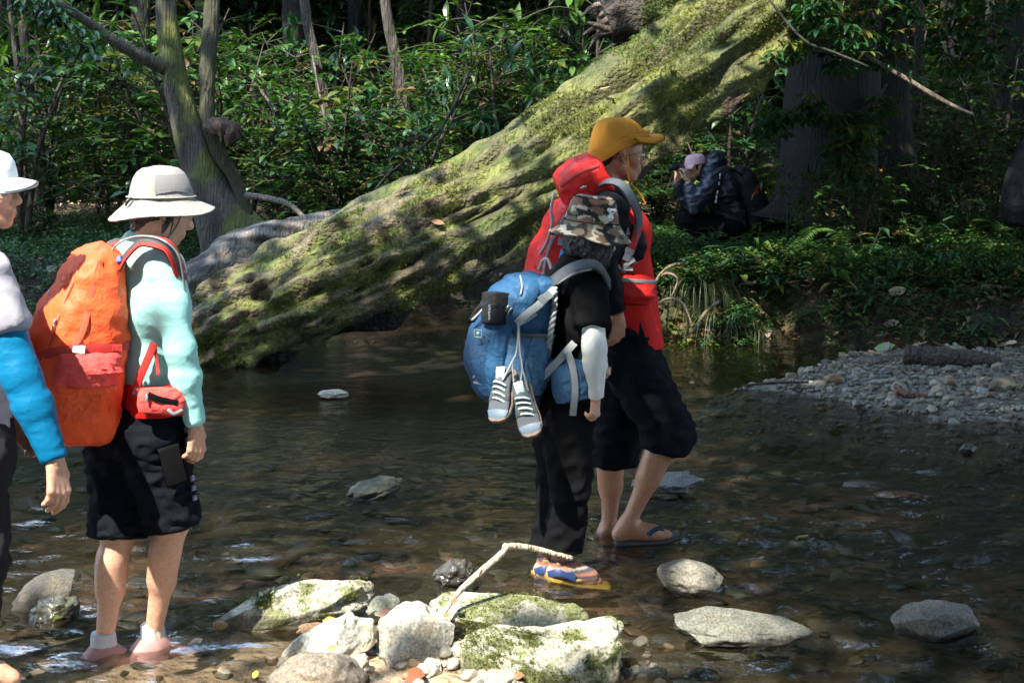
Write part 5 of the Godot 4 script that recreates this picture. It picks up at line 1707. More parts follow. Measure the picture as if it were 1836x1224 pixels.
# bones of a figure from its joints J; sizes by W
func figure(J: Dictionary, g := 1.0, arm := 1.0, leg := 1.0) -> Dictionary:
	var r: Vector3 = J.r
	var f: Vector3 = J.f
	var out := {}
	out.torso = [
		bone(J.chest - r * 0.075 * g, J.chest + r * 0.075 * g, 0.108 * g, 0.108 * g, f, 0.86),
		bone(J.chest, J.waist, 0.125 * g, 0.112 * g, f, 0.82),
		bone(J.waist - r * 0.035, J.waist + r * 0.035, 0.100 * g, 0.100 * g, f, 0.85),
		bone(J.waist, J.pelvis, 0.108 * g, 0.122 * g, f, 0.86),
	]
	out.yoke = [bone(J.sL.lerp(J.chest, 0.12), J.neck, 0.052 * g, 0.052 * g), bone(J.sR.lerp(J.chest, 0.12), J.neck, 0.052 * g, 0.052 * g), bone(J.neck.lerp(J.chest, 0.25), J.chest, 0.085 * g, 0.11 * g, f, 0.85)]
	out.hips = [bone(J.hL, J.hR, 0.105 * g, 0.105 * g), bone(J.pelvis, J.pelvis.lerp(J.hL, 0.5), 0.11 * g, 0.105 * g)]
	for s in ["L", "R"]:
		var sh: Vector3 = J["s" + s]
		var el: Vector3 = J["e" + s]
		var wr: Vector3 = J["w" + s]
		out["arm" + s] = [bone(sh, sh.lerp(el, 0.45), 0.052 * g * arm, 0.047 * g * arm), bone(sh.lerp(el, 0.45), el, 0.047 * g * arm, 0.038 * g * arm), bone(el, el.lerp(wr, 0.35), 0.038 * g * arm, 0.038 * g * arm), bone(el.lerp(wr, 0.35), wr, 0.038 * g * arm, 0.025 * g * arm)]
		var hp: Vector3 = J["h" + s]
		var kn: Vector3 = J["k" + s]
		var an: Vector3 = J["a" + s]
		var to: Vector3 = J["t" + s]
		var back := (kn.lerp(an, 0.3) - to).slide((an - kn).normalized()).normalized()
		out["leg" + s] = [bone(hp, kn, 0.088 * g * leg, 0.056 * g * leg), bone(kn, kn.lerp(an, 0.5), 0.054 * g * leg, 0.047 * g * leg), bone(kn.lerp(an, 0.22) + back * 0.014, kn.lerp(an, 0.48) + back * 0.010, 0.050 * g * leg, 0.042 * g * leg), bone(kn.lerp(an, 0.5), an, 0.043 * g * leg, 0.030 * g * leg), bone(kn - back * 0.030 + (an - kn) * 0.02, kn - back * 0.026 + (an - kn) * 0.10, 0.030 * g, 0.022 * g), bone(an - r * 0.026, an + r * 0.026, 0.014 * g, 0.014 * g), bone(kn.lerp(an, 0.28) + back * 0.022 + r * 0.012, kn.lerp(an, 0.46) + back * 0.016 + r * 0.008, 0.038 * g * leg, 0.028 * g * leg)]
		var heel := an + (an - to).slide(Vector3.UP).normalized() * 0.035 + Vector3.DOWN * 0.045
		out["foot" + s] = [bone(an, heel, 0.034 * g, 0.030 * g), bone(an + Vector3.DOWN * 0.01, to.lerp(an, 0.35), 0.036 * g, 0.030 * g), bone(heel, to, 0.026 * g, 0.024 * g), bone(to.lerp(an, 0.35), to, 0.034 * g, 0.020 * g, Vector3.UP, 0.8)]
	return out

func all_bones(F: Dictionary) -> Array:
	var b := []
	for k in ["torso", "yoke", "hips", "armL", "armR", "legL", "legR", "footL", "footR"]: b += F[k]
	return b

func cut_at(a: Vector3, b: Vector3, t: float, tilt := Vector3.ZERO) -> Array:
	return [a.lerp(b, t), ((b - a).normalized() + tilt).normalized()]

func garment(called: String, bones: Array, m: Material, parent: Node, cell := 0.0125, k := 0.03, amp := 0.006, freq := Vector3(9, 5, 9), sd := 1.0) -> MeshInstance3D:
	var mb := blob(bones, cell, k)
	folds(mb, amp, freq, sd)
	return obj(called, mb.mesh(), m, parent)

# a round hat: profile of [radius, height] from the crown's middle to the brim's edge, doubled for its thickness
func hat_shape(prof: Array, wave: Callable, long := 1.12, thick := 0.004, sides := 56) -> MB:
	var mb := MB.new()
	var rings := []
	for pass_ in 2:
		for k in prof.size():
			var q: Array = prof[k if pass_ == 0 else prof.size() - 1 - k]
			var ring := []
			for j in sides:
				var a := TAU * j / sides
				var r: float = q[0] - (0.0 if pass_ == 0 else thick * 0.5)
				var y: float = q[1] - (0.0 if pass_ == 0 else thick) + wave.call(a, q[0])
				ring.append(Vector3(sin(a) * r, y, cos(a) * r * long))
			rings.append(ring)
	loft(mb, rings, Color.WHITE, true)
	return mb

func on_head(x: Transform3D, o: MeshInstance3D) -> MeshInstance3D:
	o.transform = x
	return o

func person(label: String, at: Vector3, body: MB, m: Material) -> MeshInstance3D:
	var o := obj("person", body.mesh(), m)
	o.position = at
	tag(o, label, "person")
	return o

func hair_cap(x: Transform3D, parent: Node, bones: Array, amp := 0.004) -> void:
	var mb := blob(bones, 0.006, 0.02)
	folds(mb, amp, Vector3(60, 12, 60), 3.0)
	on_head(x, obj("hair", mb.mesh(), M.hair, parent))

func build_people() -> void:
	person_teal()
	person_white_cap()
	person_ochre()
	person_camo()
	person_crouching()
	person_edge()

# ---- the hiker in the teal shirt, seen from behind and to her right
func person_teal() -> void:
	var J := {"r": Vector3(0.46, 0, 0.89), "f": Vector3(0.89, 0, -0.46),
		"neck": Vector3(0.108, 1.452, 0), "chest": Vector3(0.126, 1.269, 0), "waist": Vector3(0.112, 1.072, 0), "pelvis": Vector3(0.071, 0.898, 0),
		"sR": Vector3(0.21, 1.407, 0.13), "sL": Vector3(-0.009, 1.403, -0.13), "eR": Vector3(0.256, 1.147, 0.17), "wR": Vector3(0.289, 0.884, 0.13), "eL": Vector3(0.038, 1.112, -0.22), "wL": Vector3(0.113, 1.041, -0.18),
		"hR": Vector3(0.126, 0.849, 0.065), "hL": Vector3(-0.009, 0.823, -0.05), "kR": Vector3(0.184, 0.543, 0.06), "aR": Vector3(0.083, 0.107, -0.02), "tR": Vector3(0.167, 0.004, -0.12),
		"kL": Vector3(-0.006, 0.498, 0.04), "aL": Vector3(-0.064, 0.107, 0.06), "tL": Vector3(0.011, 0.01, 0)}
	var F := figure(J, 0.95, 0.95, 1.0)
	var body := blob(all_bones(F), 0.0125, 0.025)
	var hx := add_head(body, Vector3(0.18, 1.576, 0), Vector3(0.88, -0.34, -0.30), Vector3(0.30, 0.95, 0.0), J.neck, 0.97, true)
	add_hand(body, J.wR, Vector3(0.286, 0.758, 0.12) - J.wR, Vector3(-0.7, 0, -0.6), Vector3(-0.4, 0, -0.9), 0.5, 0.95)
	add_hand(body, J.wL, Vector3(0.6, 0.3, 0.3), Vector3(0, 0, 1), Vector3(0, 1, 0), 0.8, 0.9, 0.006)
	var p := person("person seen from behind in a grey sun hat, long-sleeved teal shirt and rolled black shorts", Vector3(-1.322, -0.085, -4.85), body, M.skin)
	garment("shirt", grown(F.torso + F.yoke, 0.013) + grown(F.armR, 0.011, [cut_at(J.eR, J.wR, 0.98)]) + grown(F.armL, 0.011, [cut_at(J.eL, J.wL, 0.97)]) + [bone(J.neck, J.neck + Vector3(0.012, 0.035, 0), 0.064, 0.058, Vector3.UP, 1.0, [[J.neck + Vector3(0.012, 0.022, 0), Vector3(0.3, 1, 0).normalized()]])], M.teal_cloth, p, 0.011, 0.035, 0.0020, Vector3(6, 16, 6), 2.0)
	var hemR := cut_at(J.hR, J.kR, 1.02)
	var hemL := cut_at(J.hL, J.kL, 1.02)
	garment("shorts", [bone(J.pelvis + Vector3(0, 0.06, 0), J.pelvis, 0.118, 0.135, J.f, 0.9), bone(J.hL, J.hR, 0.118, 0.118)]
		+ [bone(J.hR, J.kR, 0.118, 0.086, Vector3.UP, 1.0, [hemR]), bone(J.hL, J.kL, 0.116, 0.084, Vector3.UP, 1.0, [hemL]), bone(J.hR.lerp(J.kR, 0.93), J.kR, 0.094, 0.094, Vector3.UP, 1.0, [hemR]), bone(J.hL.lerp(J.kL, 0.93), J.kL, 0.092, 0.092, Vector3.UP, 1.0, [hemL])], M.navy_cloth, p, 0.011, 0.025, 0.009, Vector3(8, 15, 8), 5.0)
	# rolled cuffs, cargo pocket, the checked side stripe
	for s in ["R", "L"]:
		var c := MB.new()
		var kn: Vector3 = J["k" + s]
		var dir: Vector3 = (kn - J["h" + s]).normalized()
		for q in 3:
			var ring := []
			for j in 25:
				var a := TAU * j / 24.0
				var u := dir.cross(Vector3(0, 0, 1)).normalized()
				var w := dir.cross(u)
				ring.append(kn + dir * (0.004 - 0.024 * q + 0.006 * sin(a * 2.0 + q)) + (u * cos(a) + w * sin(a)) * (0.083 + 0.004 * sin(a * 3.0 + q * 2.0)))
			tube(c, PackedVector3Array(ring), [0.013], 8, Color.WHITE, 0.25, 20.0)
		obj("rolled_cuff", c.mesh(), M.navy_cloth, p)
	var pk := MB.new()
	strap(pk, spline([Vector3(0.21, 0.831, 0.19), Vector3(0.224, 0.759, 0.185), Vector3(0.234, 0.701, 0.175)], 4), 0.070, 0.010, [Vector3(0.35, 0.0, 0.93)])
	obj("pocket", pk.mesh(), M.black_cloth, p)
	var stp := MB.new()
	for k in 9:
		var a := (Vector3(0.251, 0.909, 0.11)).lerp(Vector3(0.273, 0.611, 0.1), k / 9.0)
		if k > 3 and k < 6: continue
		strap(stp, PackedVector3Array([a, a + Vector3(0.002, -0.016, 0)]), 0.018, 0.008, [Vector3(0.9, 0, 0.4)])
	obj("side_stripe", stp.mesh(), mat("stripe", lin(0.18, 0.18, 0.26), 0.8, {"vcol": false}), p)
	for s in ["L", "R"]:
		var a: Vector3 = J["a" + s]
		garment("sock", [bone(a + Vector3(0, 0.052, 0), a + Vector3(0, -0.05, 0), 0.040, 0.046, Vector3.UP, 1.0, [[a + Vector3(0, 0.050, 0), Vector3.UP]])], M.sock, p, 0.007, 0.01, 0.002, Vector3(30, 10, 30))
		var t: Vector3 = J["t" + s]
		garment("shoe", [bone(a + Vector3(0, -0.030, 0), a + Vector3(-0.04, -0.065, 0.03), 0.054, 0.050), bone(a + Vector3(0, -0.040, 0), t + Vector3(0.015, 0, 0), 0.054, 0.044)], mat("shoe_pink", lin(0.32, 0.16, 0.15), 0.7, {"vcol": false}), p, 0.01, 0.02, 0.001)
	hair_cap(hx, p, [bone(Vector3(0, 0.04, -0.035), Vector3(0, 0.035, 0.01), 0.086, 0.080, Vector3.RIGHT, 0.94, [[Vector3(0, 0, 0.03), Vector3(0, -0.5, 0.86)], [Vector3(0, 0.0, 0), Vector3(0, 1, 0.1)]]), bone(Vector3(0, -0.012, -0.052), Vector3(0, -0.075, -0.055), 0.054, 0.030, Vector3.RIGHT, 1.15, [[Vector3(0, 0.008, 0), Vector3.UP]]), bone(Vector3(0.07, 0.0, 0.012), Vector3(0.062, -0.06, 0.012), 0.012, 0.005), bone(Vector3(-0.07, 0.0, 0.012), Vector3(-0.062, -0.06, 0.012), 0.012, 0.005)])
	# the hat
	var hp := [[0.001, 0.129], [0.030, 0.126], [0.052, 0.118], [0.068, 0.105], [0.079, 0.086], [0.086, 0.060], [0.091, 0.036], [0.095, 0.022], [0.108, 0.010], [0.124, -0.002], [0.139, -0.012], [0.148, -0.019], [0.153, -0.020]]
	var hat := hat_shape(hp, func(a, r): return (r - 0.095) * (0.22 * cos(a) + 0.10 * sin(a * 3.0 + 1.0) - 0.08) if r > 0.095 else 0.004 * sin(a * 5.0) * (1.0 if r > 0.04 else 0.0), 1.12)
	hat = folds(hat, 0.0018, Vector3(40, 16, 40), 3.0)
	var hxf := Transform3D(frame(Vector3(0.95, 0.0, -0.3), Vector3(0.02, 1, 0.0)), hx.origin + Vector3(-0.006, 0.018, 0))
	var h := on_head(hxf, obj("hat", hat.mesh(), M.beige_cloth, p))
	# mesh panels of the crown, the band, the cord with its toggle
	for s in [-1.0]:
		var pan := MB.new()
		var rows := []
		for y in 5:
			var row := []
			for j in 9:
				var a: float = s * (0.55 + j * 0.16) 
				var t := y / 4.0
				var r := lerpf(0.0940, 0.0790, t * t) 
				row.append(Vector3(sin(a) * r, lerpf(0.052, 0.104, t) - 0.010 * absf(j - 4.0) / 4.0 * (1.0 - t), cos(a) * r * 1.12))
			rows.append(row)
		for y in 4:
			for j in 8:
				var q := pan.v.size()
				for pt in [rows[y][j], rows[y][j + 1], rows[y + 1][j + 1], rows[y + 1][j]]: pan.vert(pt)
				pan.quad(q, q + 1, q + 2, q + 3)
		obj("mesh_panel", pan.mesh(), M.grey_mesh, h)
	var band := MB.new()
	var rg := []
	for j in 41:
		var a := TAU * j / 40.0
		rg.append(Vector3(sin(a) * 0.0955, 0.030, cos(a) * 0.0955 * 1.12))
	strap(band, PackedVector3Array(rg), 0.014, 0.003, [Vector3.UP], Color.WHITE)
	obj("band", band.mesh(), M.beige_cloth, h)
	var tg := MB.new()
	tube(tg, PackedVector3Array([Vector3(-0.055, 0.03, -0.098), Vector3(-0.062, 0.020, -0.112), Vector3(-0.060, 0.005, -0.118)]), [0.004, 0.007, 0.003], 8)
	obj("toggle", tg.mesh(), M.black_plastic, h)
	var cd := MB.new()
	tube(cd, spline([Vector3(0.224, 1.593, 0.085), Vector3(0.23, 1.552, 0.092), Vector3(0.216, 1.507, 0.085), Vector3(0.192, 1.47, 0.075)], 5), [0.0025], 6)
	tube(cd, spline([Vector3(0.258, 1.591, 0.06), Vector3(0.242, 1.542, 0.075), Vector3(0.217, 1.503, 0.082)], 5), [0.0025], 6)
	obj("chin_cord", cd.mesh(), M.dark_web, p)

# ---- the hiker at the left edge
func person_white_cap() -> void:
	var J := {"r": Vector3(0.12, 0, 0.99), "f": Vector3(0.99, 0, -0.12),
		"neck": Vector3(0.018, 1.494, 0), "chest": Vector3(0.043, 1.274, 0), "waist": Vector3(0.027, 1.048, 0), "pelvis": Vector3(-0.004, 0.871, 0),
		"sR": Vector3(0.151, 1.4, 0.19), "sL": Vector3(-0.041, 1.365, -0.19), "eR": Vector3(0.261, 1.125, 0.25), "wR": Vector3(0.356, 0.872, 0.27), "eL": Vector3(-0.006, 1.039, -0.24), "wL": Vector3(0.065, 0.876, -0.22),
		"hR": Vector3(0.023, 0.837, 0.08), "hL": Vector3(-0.038, 0.798, -0.08), "kR": Vector3(0.055, 0.551, 0.1), "aR": Vector3(-0.011, 0.192, 0.08), "tR": Vector3(0.125, 0.127, 0.08),
		"kL": Vector3(-0.086, 0.489, -0.1), "aL": Vector3(-0.162, 0.149, -0.08), "tL": Vector3(-0.029, 0.074, -0.1)}
	var F := figure(J, 1.05, 1.12, 1.0)
	var body := blob(all_bones(F), 0.013, 0.025)
	var hx := add_head(body, Vector3(0.095, 1.641, 0), Vector3(0.99, -0.05, -0.1), Vector3(0.05, 1, 0), J.neck, 1.0)
	add_hand(body, J.wR, Vector3(0.371, 0.708, 0.28) - J.wR, Vector3(-0.75, 0.2, -0.5), Vector3(-0.5, 0, -0.8), 0.38, 1.06)
	add_hand(body, J.wL, Vector3(0.6, -0.6, 0), Vector3(0, 0, 1), Vector3(1, 0, 0), 0.6, 1.0, 0.006)
	var p := person("person cut off by the left edge, in a white cap, grey T-shirt and blue sleeve", Vector3(-1.698, -0.07, -4.5), body, M.skin)
	garment("t_shirt", grown(F.torso + F.yoke, 0.022) + grown(F.armR, 0.020, [cut_at(J.sR, J.eR, 0.56, Vector3(0, 0.0, 0))]) + grown(F.armL, 0.020, [cut_at(J.sL, J.eL, 0.56)]), M.grey_cloth, p, 0.013, 0.04, 0.007, Vector3(7, 9, 7), 4.0)
	garment("sleeve", grown([F.armR[1], F.armR[2], F.armR[3]], 0.010, [cut_at(J.eR, J.wR, 0.99), cut_at(J.eR, J.sR, 0.62)]), M.blue_sleeve, p, 0.010, 0.03, 0.0018, Vector3(7, 22, 7), 7.0)
	garment("trousers", grown(F.hips, 0.03) + [bone(J.hR, J.kR, 0.118, 0.085), bone(J.kR, J.aR, 0.085, 0.075), bone(J.hL, J.kL, 0.118, 0.085), bone(J.kL, J.aL, 0.085, 0.075), bone(J.pelvis, J.waist, 0.13, 0.118, J.f, 0.9, [cut_at(J.pelvis, J.waist, 0.5)])], M.charcoal_cloth, p, 0.014, 0.03, 0.009, Vector3(8, 13, 8), 8.0)
	hair_cap(hx, p, [bone(Vector3(0, 0.04, -0.035), Vector3(0, 0.035, 0.0), 0.085, 0.080, Vector3.RIGHT, 0.93, [[Vector3(0, 0, 0.02), Vector3(0, -0.3, 0.9)], [Vector3(0, 0.04, 0), Vector3.UP]]), bone(Vector3(0, 0.0, -0.06), Vector3(0, -0.05, -0.06), 0.055, 0.035, Vector3.RIGHT, 1.1)])
	var hp := [[0.001, 0.126], [0.04, 0.124], [0.066, 0.114], [0.080, 0.094], [0.087, 0.066], [0.091, 0.040]]
	var cap := hat_shape(hp, func(a, r): return 0.0, 1.1)
	var h := on_head(hx, obj("cap", cap.mesh(), M.white_cloth, p))
	h.position += hx.basis.y * 0.006
	var vis := MB.new()
	var rows := []
	for k in 9:
		var t := k / 8.0
		var row := []
		for j in 13:
			var a := (j / 12.0 - 0.5) * 2.3
			var r := lerpf(0.090, 0.152, t)
			row.append(Vector3(sin(a) * r * lerpf(1.0, 0.62, t), 0.046 - 0.010 * t - 0.040 * t * absf(sin(a)), cos(a) * r * 1.05))
		var under := []
		for q in row: under.append(q - Vector3(0, 0.004, 0))
		under.reverse()
		rows.append(row + under)
	loft(vis, rows)
	obj("visor", vis.mesh(), M.white_cloth, h)
	var eyes := MB.new()
	for s in [-1.0, 1.0]: tube(eyes, PackedVector3Array([Vector3(0.034 * s, 0.004, 0.070), Vector3(0.033 * s, 0.004, 0.083)]), [0.010, 0.006], 10)
	on_head(hx, obj("eyes", eyes.mesh(), M.eye, p))
	var gs := MB.new()
	tube(gs, spline([Vector3(0.076, 0.008, 0.0), Vector3(0.074, 0.008, 0.05), Vector3(0.062, 0.006, 0.088), Vector3(0.036, 0.004, 0.100), Vector3(0.012, 0.008, 0.105), Vector3(-0.012, 0.008, 0.105), Vector3(-0.036, 0.004, 0.100), Vector3(-0.062, 0.006, 0.088), Vector3(-0.074, 0.008, 0.05), Vector3(-0.076, 0.008, 0.0)], 4), [0.0022], 6)
	on_head(hx, obj("spectacles", gs.mesh(), M.black_plastic, p))

# ---- the wader in the ochre hat
func person_ochre() -> void:
	var J := {"r": Vector3(0.2, 0, 0.98), "f": Vector3(0.98, 0, -0.2),
		"neck": Vector3(-0.153, 1.508, 0), "chest": Vector3(-0.086, 1.312, 0), "waist": Vector3(-0.051, 1.09, 0), "pelvis": Vector3(-0.049, 0.913, 0),
		"sR": Vector3(-0.15, 1.444, 0.18), "sL": Vector3(-0.075, 1.433, -0.18), "eR": Vector3(-0.155, 1.192, 0.22), "wR": Vector3(-0.105, 1.023, 0.21), "eL": Vector3(-0.117, 1.171, -0.22), "wL": Vector3(-0.071, 0.961, -0.16),
		"hR": Vector3(-0.06, 0.852, 0.09), "hL": Vector3(-0.055, 0.822, -0.09), "kR": Vector3(0.128, 0.519, 0.11), "aR": Vector3(-0.042, 0.122, 0.09), "tR": Vector3(0.124, 0.066, 0.09),
		"kL": Vector3(-0.094, 0.413, -0.09), "aL": Vector3(-0.109, 0.05, -0.1), "tL": Vector3(0.035, -0.057, -0.12)}
	var F := figure(J, 1.0, 1.0, 1.04)
	var body := blob(all_bones(F), 0.0125, 0.025)
	var hx := add_head(body, Vector3(-0.09, 1.663, 0), Vector3(0.98, -0.06, -0.16), Vector3(0.06, 1, 0.02), J.neck, 1.02)
	add_hand(body, J.wR, Vector3(-0.111, 0.852, 0.2) - J.wR, Vector3(-0.5, 0, -0.8), Vector3(0.9, 0, 0), 0.38, 1.12)
	add_hand(body, J.wL, Vector3(0.3, -0.9, 0), Vector3(0, 0, 1), Vector3(1, 0, 0), 0.5, 1.0, 0.006)
	# toes
	var toes := []
	for k in 5:
		var t: Vector3 = J.tR + Vector3(0.012 - 0.008 * k, -0.008, 0.030 - 0.016 * k)
		toes.append(bone(t, t + Vector3(0.028 - 0.003 * k, -0.004, 0), 0.012 - 0.0012 * k, 0.009))
	blob(toes, 0.004, 0.006, body)
	var p := person("person wading in profile in an ochre hat, glasses, red top and black knee shorts", Vector3(0.531, -0.03, -6.13), body, M.tan_skin)
	var shoulders := [cut_at(J.eR, J.wR, 0.93)]
	garment("base_layer", grown(F.yoke, 0.016) + grown([F.torso[0]], 0.004) + [bone(J.sR + Vector3(0.01, 0, 0), J.sR.lerp(J.eR, 0.5) + Vector3(0.01, 0, 0), 0.085, 0.062)] + grown(F.armR, 0.010, shoulders) + grown(F.armL, 0.010, [cut_at(J.eL, J.wL, 0.93)]), M.black_knit, p, 0.011, 0.03, 0.004, Vector3(10, 16, 10), 3.0)
	var hem := [Vector3(-0.011, 0.861, 0), Vector3(0.10, -1, 0).normalized()]
	garment("red_top", [bone(J.chest + Vector3(0.025, 0.04, 0) - J.r * 0.05, J.chest + Vector3(0.02, 0.03, 0) + J.r * 0.05, 0.110, 0.110, J.f, 0.9), bone(J.chest, J.waist, 0.132, 0.125, J.f, 0.9), bone(J.waist, J.pelvis + Vector3(0.0, -0.05, 0), 0.125, 0.165, J.f, 0.92, [hem]), bone(J.waist + J.r * 0.04, J.pelvis + Vector3(0, -0.05, 0) + J.r * 0.05, 0.11, 0.150, J.f, 0.92, [hem])], M.red_cloth, p, 0.0115, 0.03, 0.004, Vector3(10, 4, 10), 6.0)
	var slit := MB.new()
	var s0 := Vector3(-0.013, 1.006, 0.215)
	var q0 := slit.vert(s0)
	slit.vert(Vector3(-0.023, 0.889, 0.225))
	slit.vert(Vector3(0.023, 0.895, 0.21))
	slit.vert(Vector3(-0.002, 0.945, 0.205))
	slit.tri(q0, q0 + 1, q0 + 2)
	slit.tri(q0, q0 + 2, q0 + 3)
	obj("side_slit", slit.mesh(), M.black_cloth, p)
	var hemR := cut_at(J.kR, J.aR, 0.17, Vector3(0.25, 0.2, 0))
	var hemL := cut_at(J.kL, J.aL, 0.20)
	garment("shorts", [bone(J.hL, J.hR, 0.122, 0.122), bone(J.hR, J.kR, 0.132, 0.098), bone(J.kR, J.kR.lerp(J.aR, 0.3), 0.096, 0.112, Vector3.UP, 1.0, [hemR]), bone(J.hL, J.kL, 0.130, 0.105), bone(J.kL, J.kL.lerp(J.aL, 0.35), 0.108, 0.118, Vector3.UP, 1.0, [hemL])], M.navy_cloth, p, 0.0115, 0.03, 0.009, Vector3(7, 11, 7), 9.0)
	var wb := MB.new()
	var rg := []
	var ax: Vector3 = (J.wR - J.eR).normalized()
	var u: Vector3 = ax.cross(Vector3(0, 0, 1)).normalized()
	for j in 21:
		var a := TAU * j / 20.0
		rg.append(J.wR - ax * 0.018 + (u * cos(a) + ax.cross(u) * sin(a)) * 0.030)
	strap(wb, PackedVector3Array(rg), 0.022, 0.006, [ax])
	tube(wb, PackedVector3Array(rg), [0.0065], 6)
	obj("wristband", wb.mesh(), M.black_plastic, p)
	var ring := MB.new()
	# flip-flops: sole and thong
	for s in ["R", "L"]:
		var a: Vector3 = J["a" + s]
		var t: Vector3 = J["t" + s]
		var heel := a + Vector3(-0.055, -0.085, 0) if s == "R" else a + Vector3(-0.04, -0.085, 0)
		var fl := MB.new()
		var tip := t + Vector3(0.055, 0.000 if s == "R" else -0.02, 0)
		strap(fl, spline([heel, heel.lerp(tip, 0.35) + Vector3(0, -0.004, 0), heel.lerp(tip, 0.75) + Vector3(0, -0.008, 0), tip + Vector3(0, 0.008, 0)], 6), 0.098, 0.020, [Vector3.UP])
		var so := obj("flip_flop", fl.mesh(), M.dark_web, p)
		var th := MB.new()
		strap(th, spline([t + Vector3(0.012, 0.002, -0.012), t + Vector3(-0.035, 0.042, 0.022), t + Vector3(-0.085, 0.022, 0.056)], 6), 0.020, 0.006, [Vector3(0.3, 0.9, 0.4)])
		strap(th, spline([t + Vector3(0.012, 0.002, -0.012), t + Vector3(-0.035, 0.032, -0.030), t + Vector3(-0.085, 0.008, -0.050)], 6), 0.020, 0.006, [Vector3(0.3, 0.9, -0.4)])
		obj("thong", th.mesh(), M.navy_nylon, so)
	hair_cap(hx, p, [bone(Vector3(0, 0.042, -0.035), Vector3(0, 0.036, 0.015), 0.081, 0.077, Vector3.RIGHT, 0.93, [[Vector3(0, 0.01, 0.04), Vector3(0, -0.55, 0.83)], [Vector3(0, 0.015, 0), Vector3.UP]]), bone(Vector3(0, -0.005, -0.062), Vector3(0, -0.055, -0.052), 0.052, 0.034, Vector3.RIGHT, 1.15)], 0.002)
	var eyes := MB.new()
	for s in [-1.0, 1.0]: tube(eyes, PackedVector3Array([Vector3(0.034 * s, 0.004, 0.072), Vector3(0.033 * s, 0.004, 0.085)]), [0.010, 0.005], 10)
	on_head(hx, obj("eyes", eyes.mesh(), M.eye, p))
	var br := MB.new()
	for s in [-1.0, 1.0]: tube(br, PackedVector3Array([Vector3(0.048 * s, 0.024, 0.074), Vector3(0.030 * s, 0.031, 0.088), Vector3(0.014 * s, 0.027, 0.092)]), [0.003, 0.0045, 0.003], 6)
	on_head(hx, obj("eyebrow", br.mesh(), M.hair, p))
	# glasses
	var gs := MB.new()
	for s in [-1.0, 1.0]:
		var loop := []
		for j in 17:
			var a := TAU * j / 16.0
			loop.append(Vector3(0.036 * s + 0.023 * cos(a), 0.002 + 0.017 * sin(a), 0.101 - 0.006 * absf(cos(a)) - 0.004))
		tube(gs, PackedVector3Array(loop), [0.0015], 6)
		tube(gs, spline([Vector3(0.059 * s, 0.006, 0.094), Vector3(0.073 * s, 0.010, 0.06), Vector3(0.081 * s, 0.008, -0.010)], 4), [0.0016], 6)
	tube(gs, PackedVector3Array([Vector3(-0.013, 0.006, 0.097), Vector3(0, 0.009, 0.103), Vector3(0.013, 0.006, 0.097)]), [0.0015], 6)
	var gl := on_head(hx, obj("glasses", gs.mesh(), M.metal, p))
	for s in [-1.0, 1.0]:
		var d := MB.new()
		var m := d.vert(Vector3(0.036 * s, 0.002, 0.098))
		for j in 16:
			var a := TAU * j / 16.0
			d.vert(Vector3(0.036 * s + 0.022 * cos(a), 0.002 + 0.016 * sin(a), 0.0975))
		for j in 16: d.tri(m, m + 1 + j, m + 1 + (j + 1) % 16)
		obj("lens", d.mesh(), M.glass, gl)
	# the hat: domed crown with gathers, short visor flipped up at the side, flap down the nape
	var hp := [[0.001, 0.134], [0.028, 0.131], [0.052, 0.123], [0.072, 0.108], [0.085, 0.086], [0.092, 0.062], [0.096, 0.042]]
	var hat := hat_shape(hp, func(a, r): return 0.0 if r < 0.06 else -(0.080 * smoothstep(0.35, -0.9, cos(a))) * smoothstep(0.080, 0.096, r), 1.16, 0.004, 64)
	folds(hat, 0.0025, Vector3(46, 9, 46), 5.0)
	var h := on_head(hx, obj("hat", hat.mesh(), M.ochre_cloth, p))
	h.position += hx.basis.z * -0.014 + hx.basis.y * 0.012
	h.scale = Vector3.ONE * 1.05
	var vis := MB.new()
	var rows := []
	for k in 9:
		var t := k / 8.0
		var row := []
		for j in 17:
			var a := (j / 16.0 - 0.5) * 2.5
			var r := lerpf(0.095, 0.172, t)
			row.append(Vector3(sin(a) * r * lerpf(1.0, 0.72, t), 0.050 + 0.030 * sin(t * PI * 0.75) - 0.034 * t * absf(sin(a)) + 0.004 * sin(a * 9.0) * t, cos(a) * r * 1.12))
		var under := []
		for q in row: under.append(q - Vector3(0, 0.005, 0))
		under.reverse()
		rows.append(row + under)
	loft(vis, rows)
	obj("visor", vis.mesh(), M.ochre_cloth, h)
	var flap := MB.new()
	for s in [-1.0, 1.0]:
		strap(flap, spline([Vector3(0.030 * s, 0.072, 0.122), Vector3(0.070 * s, 0.066, 0.092), Vector3(0.096 * s, 0.052, 0.040), Vector3(0.100 * s, 0.030, -0.010), Vector3(0.096 * s, 0.000, -0.052), Vector3(0.070 * s, -0.026, -0.088)], 6), 0.042, 0.006, [Vector3(0.5 * s, 0.2, 0.8), Vector3(s, 0.1, 0.2), Vector3(0.8 * s, 0, -0.5)])
	folds(flap, 0.002, Vector3(30, 30, 30), 1.0)
	obj("side_flap", flap.mesh(), M.ochre_cloth, h)
	var cd := MB.new()
	tube(cd, spline([Vector3(-0.069, 1.722, 0.1), Vector3(-0.061, 1.638, 0.105), Vector3(-0.053, 1.558, 0.092), Vector3(-0.028, 1.531, 0.05), Vector3(-0.001, 1.499, 0.05), Vector3(0.015, 1.465, 0.09)], 5), [0.0038], 6)
	obj("chin_cord", cd.mesh(), M.ochre_cloth, p)

